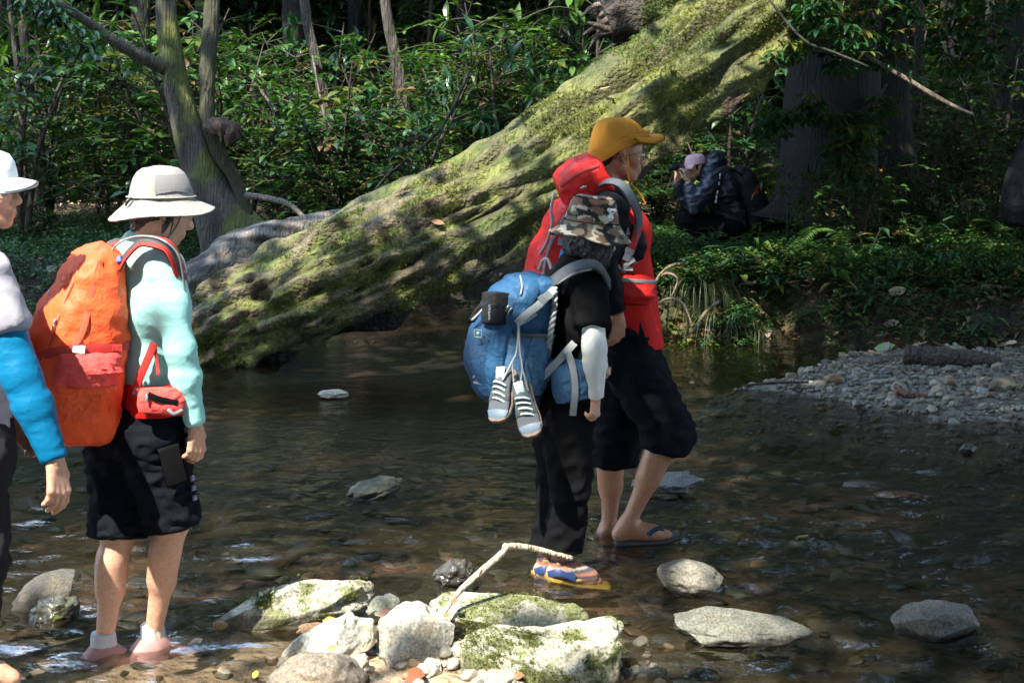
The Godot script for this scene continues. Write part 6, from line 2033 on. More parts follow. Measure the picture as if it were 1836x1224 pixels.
# ---- the hiker in the camouflage hat
func person_camo() -> void:
	var J := {"r": Vector3(0.34, 0, 0.94), "f": Vector3(0.94, 0, -0.34),
		"neck": Vector3(0.041, 1.282, 0), "chest": Vector3(0.05, 1.1, 0), "waist": Vector3(0.026, 0.915, 0), "pelvis": Vector3(0.001, 0.784, 0),
		"sR": Vector3(0.089, 1.243, 0.14), "sL": Vector3(-0.006, 1.236, -0.13), "eR": Vector3(0.109, 1.018, 0.19), "wR": Vector3(0.116, 0.82, 0.17), "eL": Vector3(0.122, 0.971, -0.2), "wL": Vector3(0.093, 0.891, -0.14),
		"hR": Vector3(0.007, 0.739, 0.07), "hL": Vector3(-0.019, 0.711, -0.06), "kR": Vector3(0.03, 0.461, 0.07), "aR": Vector3(-0.002, 0.146, 0.05), "tR": Vector3(0.131, 0.056, 0.03),
		"kL": Vector3(-0.018, 0.428, -0.06), "aL": Vector3(-0.052, 0.123, -0.06), "tL": Vector3(0.071, 0.02, -0.1)}
	var F := figure(J, 0.92, 0.92, 0.95)
	var body := blob(all_bones(F), 0.0125, 0.025)
	var hx := add_head(body, Vector3(0.108, 1.414, 0), Vector3(0.90, -0.32, -0.34), Vector3(0.30, 0.95, 0), J.neck, 0.96, true)
	add_hand(body, J.wR, Vector3(-0.05, -1, 0.05), Vector3(-0.7, 0, -0.6), Vector3(0.7, 0, -0.3), 1.0, 0.72)
	add_hand(body, J.wL, Vector3(0.6, -0.2, 0.3), Vector3(0, 0, 1), Vector3(0, 1, 0), 0.8, 0.9, 0.006)
	var p := person("person with bobbed black hair in a camouflage bucket hat, black T-shirt and trousers", Vector3(0.199, -0.075, -5.63), body, M.skin)
	garment("t_shirt", grown(F.torso + F.yoke, 0.020) + [bone(J.sR, J.sR.lerp(J.eR, 0.8), 0.066, 0.070, Vector3.UP, 1.0, [cut_at(J.sR, J.eR, 0.66, Vector3(-0.1, 0, 0))]), bone(J.sL, J.sL.lerp(J.eL, 0.8), 0.064, 0.066, Vector3.UP, 1.0, [cut_at(J.sL, J.eL, 0.66)]), bone(J.pelvis + Vector3(0, 0.05, 0), J.pelvis + Vector3(0, -0.01, 0), 0.125, 0.13, J.f, 0.9)], M.black_cloth, p, 0.011, 0.035, 0.006, Vector3(8, 8, 8), 2.0)
	var col := MB.new()
	tube(col, spline([Vector3(-0.025, 1.274, 0.05), Vector3(-0.001, 1.295, 0.085), Vector3(0.045, 1.296, 0.095), Vector3(0.088, 1.273, 0.075)], 5), [0.016, 0.018, 0.016], 10)
	obj("collar", col.mesh(), M.black_cloth, p)
	garment("sleeve", grown([F.armR[1], F.armR[2], F.armR[3]], 0.009, [cut_at(J.eR, J.wR, 1.0), cut_at(J.eR, J.sR, 0.6)]), M.white_sleeve, p, 0.0095, 0.03, 0.0015, Vector3(8, 26, 8), 7.0)
	garment("trousers", [bone(J.pelvis + Vector3(0, 0.03, 0), J.pelvis, 0.115, 0.125, J.f, 0.95), bone(J.hL, J.hR, 0.112, 0.112), bone(J.hR, J.kR, 0.108, 0.078), bone(J.kR, J.aR + Vector3(0, 0.02, 0), 0.076, 0.074, Vector3.UP, 1.0, [[J.aR + Vector3(0, 0.040, 0), Vector3.DOWN]]), bone(J.hL, J.kL, 0.106, 0.076), bone(J.kL, J.aL + Vector3(0, 0.02, 0), 0.074, 0.072, Vector3.UP, 1.0, [[J.aL + Vector3(0, 0.045, 0), Vector3.DOWN]])], M.black_cloth, p, 0.0115, 0.022, 0.008, Vector3(8, 9, 8), 5.0)
	# striped socks and strap sandals
	for s in ["R", "L"]:
		var a: Vector3 = J["a" + s]
		var t: Vector3 = J["t" + s]
		var sk := blob([bone(a + Vector3(0, 0.05, 0), a + Vector3(0, -0.035, 0), 0.042, 0.046), bone(a + Vector3(0, -0.025, 0), t.lerp(a, 0.2), 0.048, 0.040)], 0.006, 0.015)
		var bands := [Color(0.04, 0.035, 0.04), Color(0.24, 0.085, 0.05), Color(0.26, 0.21, 0.17), Color(0.05, 0.05, 0.06), Color(0.22, 0.09, 0.05)]
		var ay := a.y
		paint(sk, func(q): return bands[int(absf(floor((q.y - ay) / 0.013))) % 5])
		obj("sock", sk.mesh(), M.vertex_cloth, p)
		var sd := MB.new()
		strap(sd, spline([a + Vector3(-0.06, -0.062, 0.02), a.lerp(t, 0.5) + Vector3(0, -0.05, 0), t + Vector3(0.055, -0.020, 0)], 6), 0.082, 0.022, [Vector3.UP], Color(0.20, 0.13, 0.02))
		var so := obj("sandal", sd.mesh(), M.vertex_plastic, p)
		var st := MB.new()
		strap(st, spline([a + Vector3(-0.055, -0.045, 0.03), a + Vector3(-0.01, -0.030, 0.05), a.lerp(t, 0.4) + Vector3(0, -0.022, 0.042)], 5), 0.030, 0.008, [Vector3(0, 0.3, 1)], Color(0.012, 0.035, 0.11))
		strap(st, spline([a.lerp(t, 0.45) + Vector3(0, -0.03, 0.046), a.lerp(t, 0.45) + Vector3(0.005, 0.004, 0.0), a.lerp(t, 0.45) + Vector3(0.01, -0.03, -0.046)], 5), 0.030, 0.008, [Vector3(0, 0.3, 1), Vector3.UP, Vector3(0, 0.3, -1)], Color(0.16, 0.11, 0.03))
		strap(st, spline([a + Vector3(-0.040, 0.0, 0.01), a + Vector3(-0.010, 0.0, 0.045), a + Vector3(0.040, -0.004, 0.015)], 5), 0.016, 0.006, [Vector3(-0.5, 0, 1), Vector3(0, 0, 1), Vector3(0.7, 0, 0.7)], Color(0.18, 0.14, 0.05))
		obj("strap", st.mesh(), M.vertex_plastic, so)
	# bobbed hair
	hair_cap(hx, p, [bone(Vector3(0, 0.035, -0.035), Vector3(0, 0.03, 0.01), 0.086, 0.084, Vector3.RIGHT, 0.95, [[Vector3(0, 0.02, 0), Vector3(0, 1, 0.2)]]), bone(Vector3(0.046, -0.02, -0.02), Vector3(0.058, -0.085, 0.012), 0.056, 0.040), bone(Vector3(-0.046, -0.02, -0.02), Vector3(-0.058, -0.085, 0.012), 0.056, 0.040), bone(Vector3(0.052, 0.0, 0.03), Vector3(0.060, -0.080, 0.052), 0.038, 0.024), bone(Vector3(-0.052, 0.0, 0.03), Vector3(-0.060, -0.080, 0.052), 0.038, 0.024), bone(Vector3(0, -0.02, -0.05), Vector3(0, -0.060, -0.050), 0.060, 0.050)], 0.0035)
	# the hat, printed in camouflage
	var hp := [[0.001, 0.132], [0.03, 0.132], [0.060, 0.130], [0.070, 0.124], [0.078, 0.100], [0.085, 0.070], [0.090, 0.045], [0.093, 0.036], [0.104, 0.020], [0.118, 0.002], [0.131, -0.012], [0.138, -0.018]]
	var hat := hat_shape(hp, func(a, r): return (r - 0.09) * 0.18 * sin(a * 2.0 + 0.6) if r > 0.092 else 0.003 * sin(a * 4.0) * (1.0 if r > 0.05 else 0.0), 1.1, 0.004, 96)
	# finer rings so that the print has clear edges
	var fine := MB.new()
	var sides := 160
	var prof := []
	for k in hp.size() - 1:
		for j in 5:
			prof.append([lerpf(hp[k][0], hp[k + 1][0], j / 5.0), lerpf(hp[k][1], hp[k + 1][1], j / 5.0)])
	prof.append(hp[-1])
	hat = hat_shape(prof, func(a, r): return (r - 0.09) * (0.20 * sin(a * 2.0 + 0.6) + 0.10 * sin(a * 5.0)) if r > 0.092 else 0.003 * sin(a * 4.0) * (1.0 if r > 0.05 else 0.0), 1.1, 0.004, sides)
	paint(hat, func(q):
		var a := nz.get_noise_3dv(q * Vector3(15, 26, 15) + Vector3(3, 0, 0))
		var b := nz.get_noise_3dv(q * Vector3(14, 25, 14) + Vector3(13, 5, 0))
		var c := nz.get_noise_3dv(q * Vector3(18, 30, 18) + Vector3(31, 9, 4))
		if c > 0.16: return Color(0.012, 0.011, 0.010)
		if b > 0.16: return Color(0.17, 0.09, 0.055)
		if a > 0.12: return Color(0.12, 0.115, 0.07)
		return Color(0.46, 0.40, 0.30))
	folds(hat, 0.0012, Vector3(40, 20, 40), 2.0)
	var h := on_head(Transform3D(frame(Vector3(0.94, -0.10, -0.34), Vector3(0.10, 1, 0.02)), hx.origin + Vector3(-0.008, 0.020, 0.004)).scaled_local(Vector3(1.06, 1.02, 1.06)), obj("hat", hat.mesh(), M.vertex_cloth, p))
	# seams and the white badge on the crown
	var sm := MB.new()
	for y in [0.037, 0.1255]:
		var rg := []
		var r := 0.0935 if y < 0.1 else 0.069
		for j in 41:
			var a := TAU * j / 40.0
			rg.append(Vector3(sin(a) * r, y + 0.002, cos(a) * r * 1.1))
		tube(sm, PackedVector3Array(rg), [0.0016], 5)
	obj("seam", sm.mesh(), M.black_cloth, h)
	var bd := MB.new()
	var bo := MB.new()
	for q in [[0.0, 0.0, 0.013], [0.002, 0.022, 0.012], [-0.008, 0.027, 0.008], [0.012, 0.026, 0.008]]:
		ball(bd, Vector3(-0.083 + 0.0, 0.066 + q[1], 0.034 + q[0]), Vector3(0.006, q[2] * 0.95, q[2]))
	for q in [[0.0, -0.004, 0.006, 0.0015], [0.004, 0.022, 0.005, 0.003]]:
		ball(bo, Vector3(-0.0885, 0.066 + q[1], 0.034 + q[0]), Vector3(0.002, q[3], q[2]))
	var bg := obj("badge", bd.mesh(), M.white_plastic, h)
	obj("badge_print", bo.mesh(), M.black_plastic, bg)

func ball(mb: MB, at: Vector3, half: Vector3) -> void:
	var o := ico(2)
	var first := mb.v.size()
	for p in o.v: mb.vert(at + p * half)
	for k in o.i: mb.i.append(first + k)

# ---- the photographer crouching on the bank
func person_crouching() -> void:
	var J := {"r": Vector3(-0.25, 0, -0.97), "f": Vector3(-0.97, 0, 0.25),
		"neck": Vector3(-0.136, 0.695, 0), "chest": Vector3(-0.017, 0.517, 0), "waist": Vector3(0.083, 0.317, 0), "pelvis": Vector3(0.118, 0.175, 0),
		"sL": Vector3(-0.136, 0.619, 0.17), "sR": Vector3(-0.03, 0.614, -0.15), "eL": Vector3(-0.293, 0.364, 0.22), "wL": Vector3(-0.353, 0.608, 0.16), "eR": Vector3(-0.305, 0.378, -0.12), "wR": Vector3(-0.437, 0.61, -0.02),
		"hL": Vector3(0.073, 0.145, 0.09), "hR": Vector3(0.121, 0.13, -0.09), "kL": Vector3(-0.379, 0.235, 0.17), "aL": Vector3(-0.193, 0.044, 0.14), "tL": Vector3(-0.375, 0.006, 0.18),
		"kR": Vector3(-0.356, 0.234, -0.12), "aR": Vector3(-0.184, 0.033, -0.1), "tR": Vector3(-0.364, -0.009, -0.1)}
	var F := figure(J, 1.0, 1.0, 1.0)
	var body := blob(all_bones(F), 0.018, 0.03)
	var hx := add_head(body, Vector3(-0.265, 0.727, 0.02), Vector3(-0.96, -0.12, 0.25), Vector3(-0.1, 1, 0), J.neck, 1.0, false, 0.006)
	add_hand(body, J.wL, Vector3(-0.375, 0.711, 0.15) - J.wL, Vector3(-0.6, 0, -0.7), Vector3(-0.5, 0.5, 0), 0.7, 1.0, 0.005)
	add_hand(body, J.wR, Vector3(-0.42, 0.705, 0) - J.wR, Vector3(0.2, 0, 0.9), Vector3(0.5, 0.5, 0), 0.7, 1.0, 0.005)
	var p := person("person crouching on the bank with a camera, in a pink cap and dark puffer jacket", Vector3(1.995, 0.535, -14), body, M.skin)
	garment("jacket", grown(F.torso + F.yoke, 0.045) + grown(F.armL, 0.028, [cut_at(J.eL, J.wL, 0.92)]) + grown(F.armR, 0.028, [cut_at(J.eR, J.wR, 0.92)]) + [bone(Vector3(-0.189, 0.726, 0), Vector3(-0.076, 0.799, 0), 0.05, 0.08), bone(Vector3(-0.084, 0.801, 0.06), Vector3(-0.035, 0.765, -0.06), 0.07, 0.07)], M.puffer, p, 0.016, 0.04, 0.012, Vector3(5, 16, 5), 3.0)
	garment("trousers", grown(F.hips, 0.02) + grown(F.legL, 0.026) + grown(F.legR, 0.026) + grown(F.footL + F.footR, 0.012), M.black_cloth, p, 0.018, 0.04, 0.006, Vector3(8, 8, 8), 4.0)
	var st := MB.new()
	for k in 7:
		if k == 3: continue
		var a := (Vector3(-0.064, 0.684, 0.235)).lerp(Vector3(-0.104, 0.396, 0.235), k / 7.0)
		strap(st, PackedVector3Array([a, a + Vector3(-0.004, -0.032, 0)]), 0.016, 0.008, [Vector3(0, 0.2, 1)])
	obj("sleeve_stripe", st.mesh(), M.white_plastic, p)
	hair_cap(hx, p, [bone(Vector3(0, 0.04, -0.04), Vector3(0, 0.03, 0.0), 0.085, 0.080, Vector3.RIGHT, 0.94, [[Vector3(0, 0, 0.02), Vector3(0, -0.3, 0.9)], [Vector3(0, 0.04, 0), Vector3.UP]]), bone(Vector3(0, 0, -0.05), Vector3(0, -0.09, -0.04), 0.066, 0.05)])
	var hp := [[0.001, 0.128], [0.04, 0.126], [0.066, 0.116], [0.082, 0.096], [0.090, 0.066], [0.094, 0.036]]
	var h := on_head(hx, obj("cap", hat_shape(hp, func(a, r): return 0.0, 1.1).mesh(), M.pink_cloth, p))
	var vis := MB.new()
	var rows := []
	for k in 7:
		var t := k / 6.0
		var row := []
		for j in 11:
			var a := (j / 10.0 - 0.5) * 2.2
			var r := lerpf(0.092, 0.178, t)
			row.append(Vector3(sin(a) * r * lerpf(1.0, 0.62, t), 0.040 - 0.012 * t - 0.036 * t * absf(sin(a)), cos(a) * r * 1.08))
		var under := []
		for q in row: under.append(q - Vector3(0, 0.006, 0))
		under.reverse()
		rows.append(row + under)
	loft(vis, rows)
	obj("visor", vis.mesh(), M.pink_cloth, h)

# ---- the figure in black at the right edge
func person_edge() -> void:
	var J := {"r": Vector3(0.6, 0, 0.8), "f": Vector3(0.8, 0, -0.6),
		"neck": Vector3(-0.001, 1.024, 0), "chest": Vector3(-0.045, 0.791, 0), "waist": Vector3(-0.077, 0.532, 0), "pelvis": Vector3(-0.088, 0.381, 0),
		"sL": Vector3(-0.104, 0.914, -0.12), "sR": Vector3(0.02, 0.92, 0.14), "eL": Vector3(0.096, 0.569, -0.2), "wL": Vector3(0.268, 0.521, -0.2), "eR": Vector3(0.112, 0.636, 0.2), "wR": Vector3(0.252, 0.491, 0.1),
		"hL": Vector3(-0.1, 0.347, -0.07), "hR": Vector3(-0.073, 0.357, 0.07), "kL": Vector3(-0.003, 0.168, -0.1), "aL": Vector3(-0.081, 0.019, -0.1), "tL": Vector3(0.113, -0.034, -0.15),
		"kR": Vector3(0.031, 0.171, 0.1), "aR": Vector3(-0.055, 0.019, 0.1), "tR": Vector3(0.136, -0.024, 0.05)}
	var F := figure(J, 1.0, 1.0, 1.0)
	var body := blob(all_bones(F), 0.02, 0.03)
	add_head(body, Vector3(0.048, 1.224, 0), Vector3(0.8, -0.2, -0.55), Vector3(0.2, 1, 0), J.neck, 1.0, false, 0.007)
	add_hand(body, J.wR, Vector3(0.6, -0.3, 0), Vector3(0, -1, 0), Vector3(0, 0, -1), 0.5, 1.0, 0.007)
	add_hand(body, J.wL, Vector3(0.6, -0.3, 0), Vector3(0, -1, 0), Vector3(0, 0, 1), 0.5, 1.0, 0.007)
	var p := person("person in black cut off by the right edge, standing on the shaded bank", Vector3(4.529, 0.598, -12.6), body, M.skin)
	garment("jacket", grown(F.torso + F.yoke, 0.035) + grown(F.armL + F.armR, 0.022), M.black_cloth, p, 0.02, 0.04, 0.01, Vector3(6, 9, 6), 3.0)
	garment("trousers", grown(F.hips, 0.03) + grown(F.legL + F.legR + F.footL + F.footR, 0.022), M.black_cloth, p, 0.02, 0.04, 0.006, Vector3(8, 8, 8), 4.0)

# ------------------------------------------------------------------ packs, shoes, camera
# a soft bag: prof is a list, bottom to top, of [share of the half width, share of the half depth, shift outwards]
func bag(h: float, hw: float, hd: float, prof: Array, e := 2.8, sides := 56, rings := 44) -> MB:
	var mb := MB.new()
	var list := []
	for k in rings + 1:
		var t := float(k) / rings
		var s := 1.0
		if t < 0.06: s = sqrt(maxf(0.0, 1.0 - pow(1.0 - t / 0.06, 2.0)))
		if t > 0.94: s = sqrt(maxf(0.0, 1.0 - pow((t - 0.94) / 0.06, 2.0)))
		s = maxf(s, 0.25)
		var q := [[], [], []]
		for j in 3:
			for p in prof: q[j].append(p[j])
		var sw := _smooth_list(q[0], t) * hw * s
		var sd := _smooth_list(q[1], t) * hd * s
		var oz := _smooth_list(q[2], t)
		var ring := []
		for j in sides:
			var a := TAU * j / sides
			var c := cos(a)
			var n := sin(a)
			ring.append(Vector3(signf(c) * pow(absf(c), 2.0 / e) * sw, (t - 0.5) * h, signf(n) * pow(absf(n), 2.0 / e) * sd + oz))
		list.append(ring)
	loft(mb, list)
	return mb

func _smooth_list(l: Array, t: float) -> float:
	var f := clampf(t, 0, 1) * (l.size() - 1)
	var k := mini(int(f), l.size() - 2)
	var u := f - k
	return lerpf(l[k], l[k + 1], u * u * (3.0 - 2.0 * u))

# creases that fan out on the fabric, then fine crumple
func crease(mb: MB, amp: float, dirn: Vector3, freq: float, sd: float) -> MB:
	var n := mb.normals()
	var side := dirn.normalized()
	for k in mb.v.size():
		var p := mb.v[k]
		var across := p - side * p.dot(side)
		var a := nz.get_noise_3dv(across * freq + side * p.dot(side) * freq * 0.18 + Vector3.ONE * sd)
		var m := clampf(0.5 + 1.5 * nz.get_noise_3dv(p * 5.0 + Vector3.ONE * (sd + 20.0)), 0, 1)
		mb.v[k] += n[k] * amp * (m * (1.0 - 2.0 * absf(a)) + 0.35 * nz.get_noise_3dv(p * 26.0))
	return mb

# a point on a superellipse bag's skin, for what is sewn on it: u round the bag (0 = +x side, 0.25 = outer side), t up it
func skin(mb: MB, u: float, t: float, out := 0.002, sides := 56, rings := 44) -> Vector3:
	var k := clampi(int(t * rings), 0, rings)
	var j := int(fposmod(u, 1.0) * sides) % sides
	var p := mb.v[k * sides + j]
	var c := Vector3(0, p.y, 0)
	for q in sides: c += Vector3(mb.v[k * sides + q].x, 0, mb.v[k * sides + q].z) / sides
	return p + (p - c).normalized() * out

func on_skin(mb: MB, list: Array, out := 0.003, each := 5) -> PackedVector3Array:
	var pts := []
	for q in list: pts.append(skin(mb, q[0], q[1], out))
	return spline(pts, each)

func out_of(mb: MB, pts: PackedVector3Array) -> Array:
	var o := []
	for p in pts: o.append(Vector3(p.x, 0, p.z).normalized())
	return o

# a patch that lies on the bag's skin, from u0 to u1 and t0 to t1, lifted a little and bulging by puff
func patch(mb: MB, u0: float, u1: float, t0: float, t1: float, out: float, puff: float, amp := 0.003) -> MB:
	var pb := MB.new()
	var nu := 16
	var nt := 16
	for b in nt + 1:
		for a in nu + 1:
			var x := float(a) / nu
			var y := float(b) / nt
			var f := pow(sin(PI * x) * sin(PI * y), 0.45)
			var uu := lerpf(u0, u1, x) * 56.0
			var k := int(floor(uu))
			var p := skin(mb, k / 56.0 + 0.001, lerpf(t0, t1, y), out + puff * f)
			var q := skin(mb, (k + 1) / 56.0 + 0.001, lerpf(t0, t1, y), out + puff * f)
			pb.vert(p.lerp(q, uu - k))
	for b in nt:
		for a in nu:
			var i := b * (nu + 1) + a
			pb.quad(i, i + 1, i + nu + 2, i + nu + 1)
	return crease(pb, amp, Vector3(0.6, 0.8, 0.2), 34.0, u0 * 9.0)

func buckle(parent: Node, at: Vector3, dir: Vector3, out: Vector3, size: float, m: Material) -> void:
	var mb := MB.new()
	var d := dir.normalized()
	strap(mb, PackedVector3Array([at - d * size * 0.5, at - d * size * 0.1]), size * 0.72, size * 0.30, [out])
	strap(mb, PackedVector3Array([at - d * size * 0.08, at + d * size * 0.5]), size * 0.62, size * 0.24, [out])
	obj("buckle", mb.mesh(false), m, parent)

func zip_pull(parent: Node, at: Vector3, m: Material) -> void:
	var mb := MB.new()
	tube(mb, PackedVector3Array([at, at + Vector3(0.002, -0.010, 0.004), at + Vector3(0.001, -0.026, 0.004)]), [0.003, 0.0055, 0.003], 7)
	obj("zip_pull", mb.mesh(), m, parent)

func lettering(text: String, size: float, m: Material, parent: Node, at: Vector3, b: Basis) -> void:
	var t := TextMesh.new()
	t.text = text
	t.font_size = 32
	t.pixel_size = size / 32.0
	t.depth = 0.002
	var f := SystemFont.new()
	f.font_names = PackedStringArray(["Droid Sans"])
	f.font_weight = 700
	t.font = f
	var o := obj("lettering", t, m, parent)
	o.transform = Transform3D(b, at)

func build_gear() -> void:
	orange_pack()
	blue_pack()
	red_pack()
	# black pack of the crouching photographer, and the camera
	var t := thing("backpack", "black backpack with a small red badge on the crouching photographer's back", "backpack", Vector3(1.995, 0.535, -14))
	var sh := bag(0.60, 0.16, 0.13, [[0.9, 0.8, 0], [1.0, 1.0, 0.02], [1, 1, 0.0], [0.95, 0.85, -0.02], [0.6, 0.5, -0.05]])
	crease(sh, 0.006, Vector3.UP, 18.0, 1.0)
	var o := obj("main_bag", sh.mesh(), M.black_nylon, t)
	o.transform = Transform3D(frame(Vector3(0.88, 0.25, -0.1), Vector3(-0.42, 0.9, 0.05)), Vector3(0.25, 0.465, 0.02))
	var rb := MB.new()
	ball(rb, Vector3(0.286, 0.506, 0.175), Vector3(0.020, 0.022, 0.012))
	obj("badge", rb.mesh(), M.red_cloth, t)
	var ss := MB.new()
	strap(ss, spline([Vector3(0.146, 0.67, 0.15), Vector3(-0.01, 0.734, 0.21), Vector3(-0.146, 0.653, 0.235), Vector3(-0.129, 0.503, 0.21), Vector3(0.055, 0.294, 0.19)], 6), 0.05, 0.012, [Vector3(0, 0.9, 0.4), Vector3(-0.7, 0.3, 0.7), Vector3(-0.3, 0, 1)])
	obj("shoulder_strap", ss.mesh(), M.black_nylon, t)
	t = thing("camera_body", "black camera held up to the face of the crouching photographer", "camera", Vector3(1.995, 0.535, -14))
	var cb := MB.new()
	var cx := Transform3D(frame(Vector3(-0.96, -0.1, 0.25), Vector3.UP), Vector3(-0.419, 0.74, 0.08))
	var bx := bag(0.085, 0.068, 0.026, [[1, 1, 0], [1, 1, 0], [0.96, 0.9, 0], [0.45, 0.8, 0], [0.4, 0.7, 0]], 6.0)
	obj("case", bx.mesh(), M.black_plastic, t).transform = cx
	tube(cb, PackedVector3Array([Vector3(0, -0.006, 0.02), Vector3(0, -0.006, 0.055), Vector3(0, -0.006, 0.058), Vector3(0, -0.006, 0.105)]), [0.032, 0.032, 0.028, 0.033], 20)
	obj("lens", cb.mesh(), M.black_plastic, t).transform = cx
	# pack of the figure at the right edge
	t = thing("backpack", "black backpack with a grey strap, worn by the figure at the right edge", "backpack", Vector3(4.529, 0.598, -12.6))
	sh = bag(0.72, 0.17, 0.12, [[0.8, 0.8, 0], [1.0, 1.0, 0.02], [1, 1, 0.0], [0.95, 0.85, -0.02], [0.6, 0.5, -0.05]])
	crease(sh, 0.006, Vector3.UP, 18.0, 4.0)
	o = obj("main_bag", sh.mesh(), M.black_nylon, t)
	o.transform = Transform3D(frame(Vector3(-0.78, 0.05, 0.62), Vector3(0.05, 1, 0.05)), Vector3(-0.216, 0.585, 0.12))
	ss = MB.new()
	strap(ss, on_skin(sh, [[0.02, 0.95], [0.03, 0.75], [0.10, 0.55], [0.14, 0.35]], 0.006), 0.028, 0.006, [Vector3(1, 0, 0.4)])
	obj("strap", ss.mesh(), M.grey_web, o)

func orange_pack() -> void:
	var t := thing("backpack", "bulging orange hiking backpack with a coral side pocket, worn over the teal shirt", "backpack", Vector3(-1.322, -0.085, -4.85))
	var sh := bag(0.655, 0.165, 0.142, [[0.72, 0.80, 0.012], [1.0, 1.06, 0.028], [1.02, 1.10, 0.022], [1.0, 1.05, 0.008], [0.93, 0.95, -0.008], [0.80, 0.70, -0.03], [0.52, 0.40, -0.065]])
	crease(sh, 0.011, Vector3(0.9, 0.75, -0.4), 15.0, 3.0)
	# the waist seam between the two compartments
	for k in sh.v.size():
		var y := sh.v[k].y / 0.655 + 0.5
		var d := exp(-pow((y - 0.33) / 0.012, 2.0))
		sh.v[k] -= Vector3(sh.v[k].x, 0, sh.v[k].z).normalized() * 0.008 * d
	var x := Transform3D(frame(Vector3(-0.885, 0.06, 0.46), Vector3(0.16, 0.98, -0.05)), Vector3(-0.078, 1.153, 0.12))
	var o := obj("main_bag", sh.mesh(), M.orange_nylon, t)
	o.transform = x
	obj("side_pocket", patch(sh, -0.10, 0.075, 0.345, 0.52, 0.006, 0.022, 0.006).mesh(), M.coral_mesh, o)
	var mb := MB.new()
	var pts := on_skin(sh, [[-0.16, 0.545], [-0.06, 0.535], [0.05, 0.53], [0.12, 0.505], [0.20, 0.47]], 0.008)
	strap(mb, pts, 0.028, 0.004, out_of(sh, pts))
	obj("compression_strap", mb.mesh(), M.red_web, o)
	var c := skin(sh, 0.02, 0.53, 0.016)
	buckle(o, c, Vector3(0, 0.1, 1), Vector3(1, 0, 0), 0.036, M.white_plastic)
	c = skin(sh, -0.06, 0.535, 0.016)
	buckle(o, c, Vector3(0, 0, 1), Vector3(1, 0, 0.2), 0.030, M.red_web)
	# long curved zip between side and front, its pulls
	mb = MB.new()
	pts = on_skin(sh, [[0.13, 0.90], [0.125, 0.75], [0.13, 0.60], [0.145, 0.45], [0.15, 0.35]], 0.002)
	strap(mb, pts, 0.009, 0.004, out_of(sh, pts))
	pts = on_skin(sh, [[0.03, 0.94], [0.02, 0.78], [0.03, 0.62], [0.045, 0.54]], 0.002)
	strap(mb, pts, 0.020, 0.003, out_of(sh, pts))
	obj("seam_band", mb.mesh(), mat("orange_seam", lin(0.66, 0.10, 0.045), 0.6, {"vcol": false}), o)
	zip_pull(o, skin(sh, 0.128, 0.66, 0.010), M.grey_plastic)
	zip_pull(o, skin(sh, 0.132, 0.64, 0.010), M.metal)
	zip_pull(o, skin(sh, 0.15, 0.37, 0.010), M.grey_plastic)
	mb = MB.new()
	for q in [[-0.02, 0.30], [0.06, 0.32]]:
		ball(mb, skin(sh, 0.10 + q[0], 0.15 + q[1] * 0.2, 0.004), Vector3(0.010, 0.006, 0.010))
	obj("eyelet", mb.mesh(), M.grey_plastic, o)
	# pale emblems: a slanting stroke over a bar
	for q in [[0.255, 0.765, 1.0], [0.235, 0.155, 1.1]]:
		mb = MB.new()
		var p0 := skin(sh, q[0], q[1], 0.004)
		var oo := Vector3(p0.x, 0, p0.z).normalized()
		var rt := Vector3.UP.cross(oo).normalized()
		var s: float = q[2] * 0.012
		strap(mb, PackedVector3Array([p0 - rt * s * 1.4 - Vector3.UP * s, p0 + rt * s - Vector3.UP * s * 0.8]), s * 0.5, 0.002, [oo])
		strap(mb, PackedVector3Array([p0 - rt * s * 0.4 - Vector3.UP * s * 0.5, p0 + rt * s * 0.2 + Vector3.UP * s * 1.0]), s * 0.7, 0.002, [oo])
		strap(mb, PackedVector3Array([p0 + rt * s * 0.5 - Vector3.UP * s * 0.3, p0 + rt * s * 0.8 + Vector3.UP * s * 1.3]), s * 0.6, 0.002, [oo])
		obj("emblem", mb.mesh(), M.white_plastic, o)
	mb = MB.new()
	pts = on_skin(sh, [[0.30, 0.34], [0.22, 0.345], [0.12, 0.35], [0.02, 0.34], [-0.08, 0.335]], 0.006)
	strap(mb, pts, 0.026, 0.006, out_of(sh, pts))
	obj("rain_flap", mb.mesh(), M.orange_nylon, o)
	# shoulder straps: red edges over dark padding
	for s in 2:
		var way := [Vector3(0.062, 1.401, 0.14), Vector3(0.093, 1.445, 0.155), Vector3(0.145, 1.49, 0.175), Vector3(0.2, 1.491, 0.195), Vector3(0.243, 1.466, 0.19), Vector3(0.263, 1.369, 0.15), Vector3(0.248, 1.239, 0.12)] if s == 0 else [Vector3(-0.062, 1.398, -0.02), Vector3(-0.037, 1.438, -0.03), Vector3(-0.008, 1.465, -0.05), Vector3(0.014, 1.47, -0.08), Vector3(0.028, 1.45, -0.14), Vector3(0.037, 1.327, -0.22)]
		var outs := [Vector3(-0.6, 0.7, 0.4), Vector3(-0.3, 0.9, 0.4), Vector3(0.1, 0.9, 0.5), Vector3(0.7, 0.5, 0.5), Vector3(0.9, 0, 0.4)] if s == 0 else [Vector3(-0.7, 0.7, 0.3), Vector3(-0.3, 0.9, 0.3), Vector3(0.3, 0.9, 0.2)]
		mb = MB.new()
		strap(mb, spline(way, 6), 0.058, 0.010, outs)
		var so := obj("shoulder_strap", mb.mesh(), M.red_web, t)
		mb = MB.new()
		var up := []
		for k in way.size(): up.append(way[k] + (outs[mini(k, outs.size() - 1)] as Vector3).normalized() * 0.006)
		strap(mb, spline(up, 6), 0.026, 0.008, outs)
		obj("padding", mb.mesh(), M.dark_web, so)
	mb = MB.new()
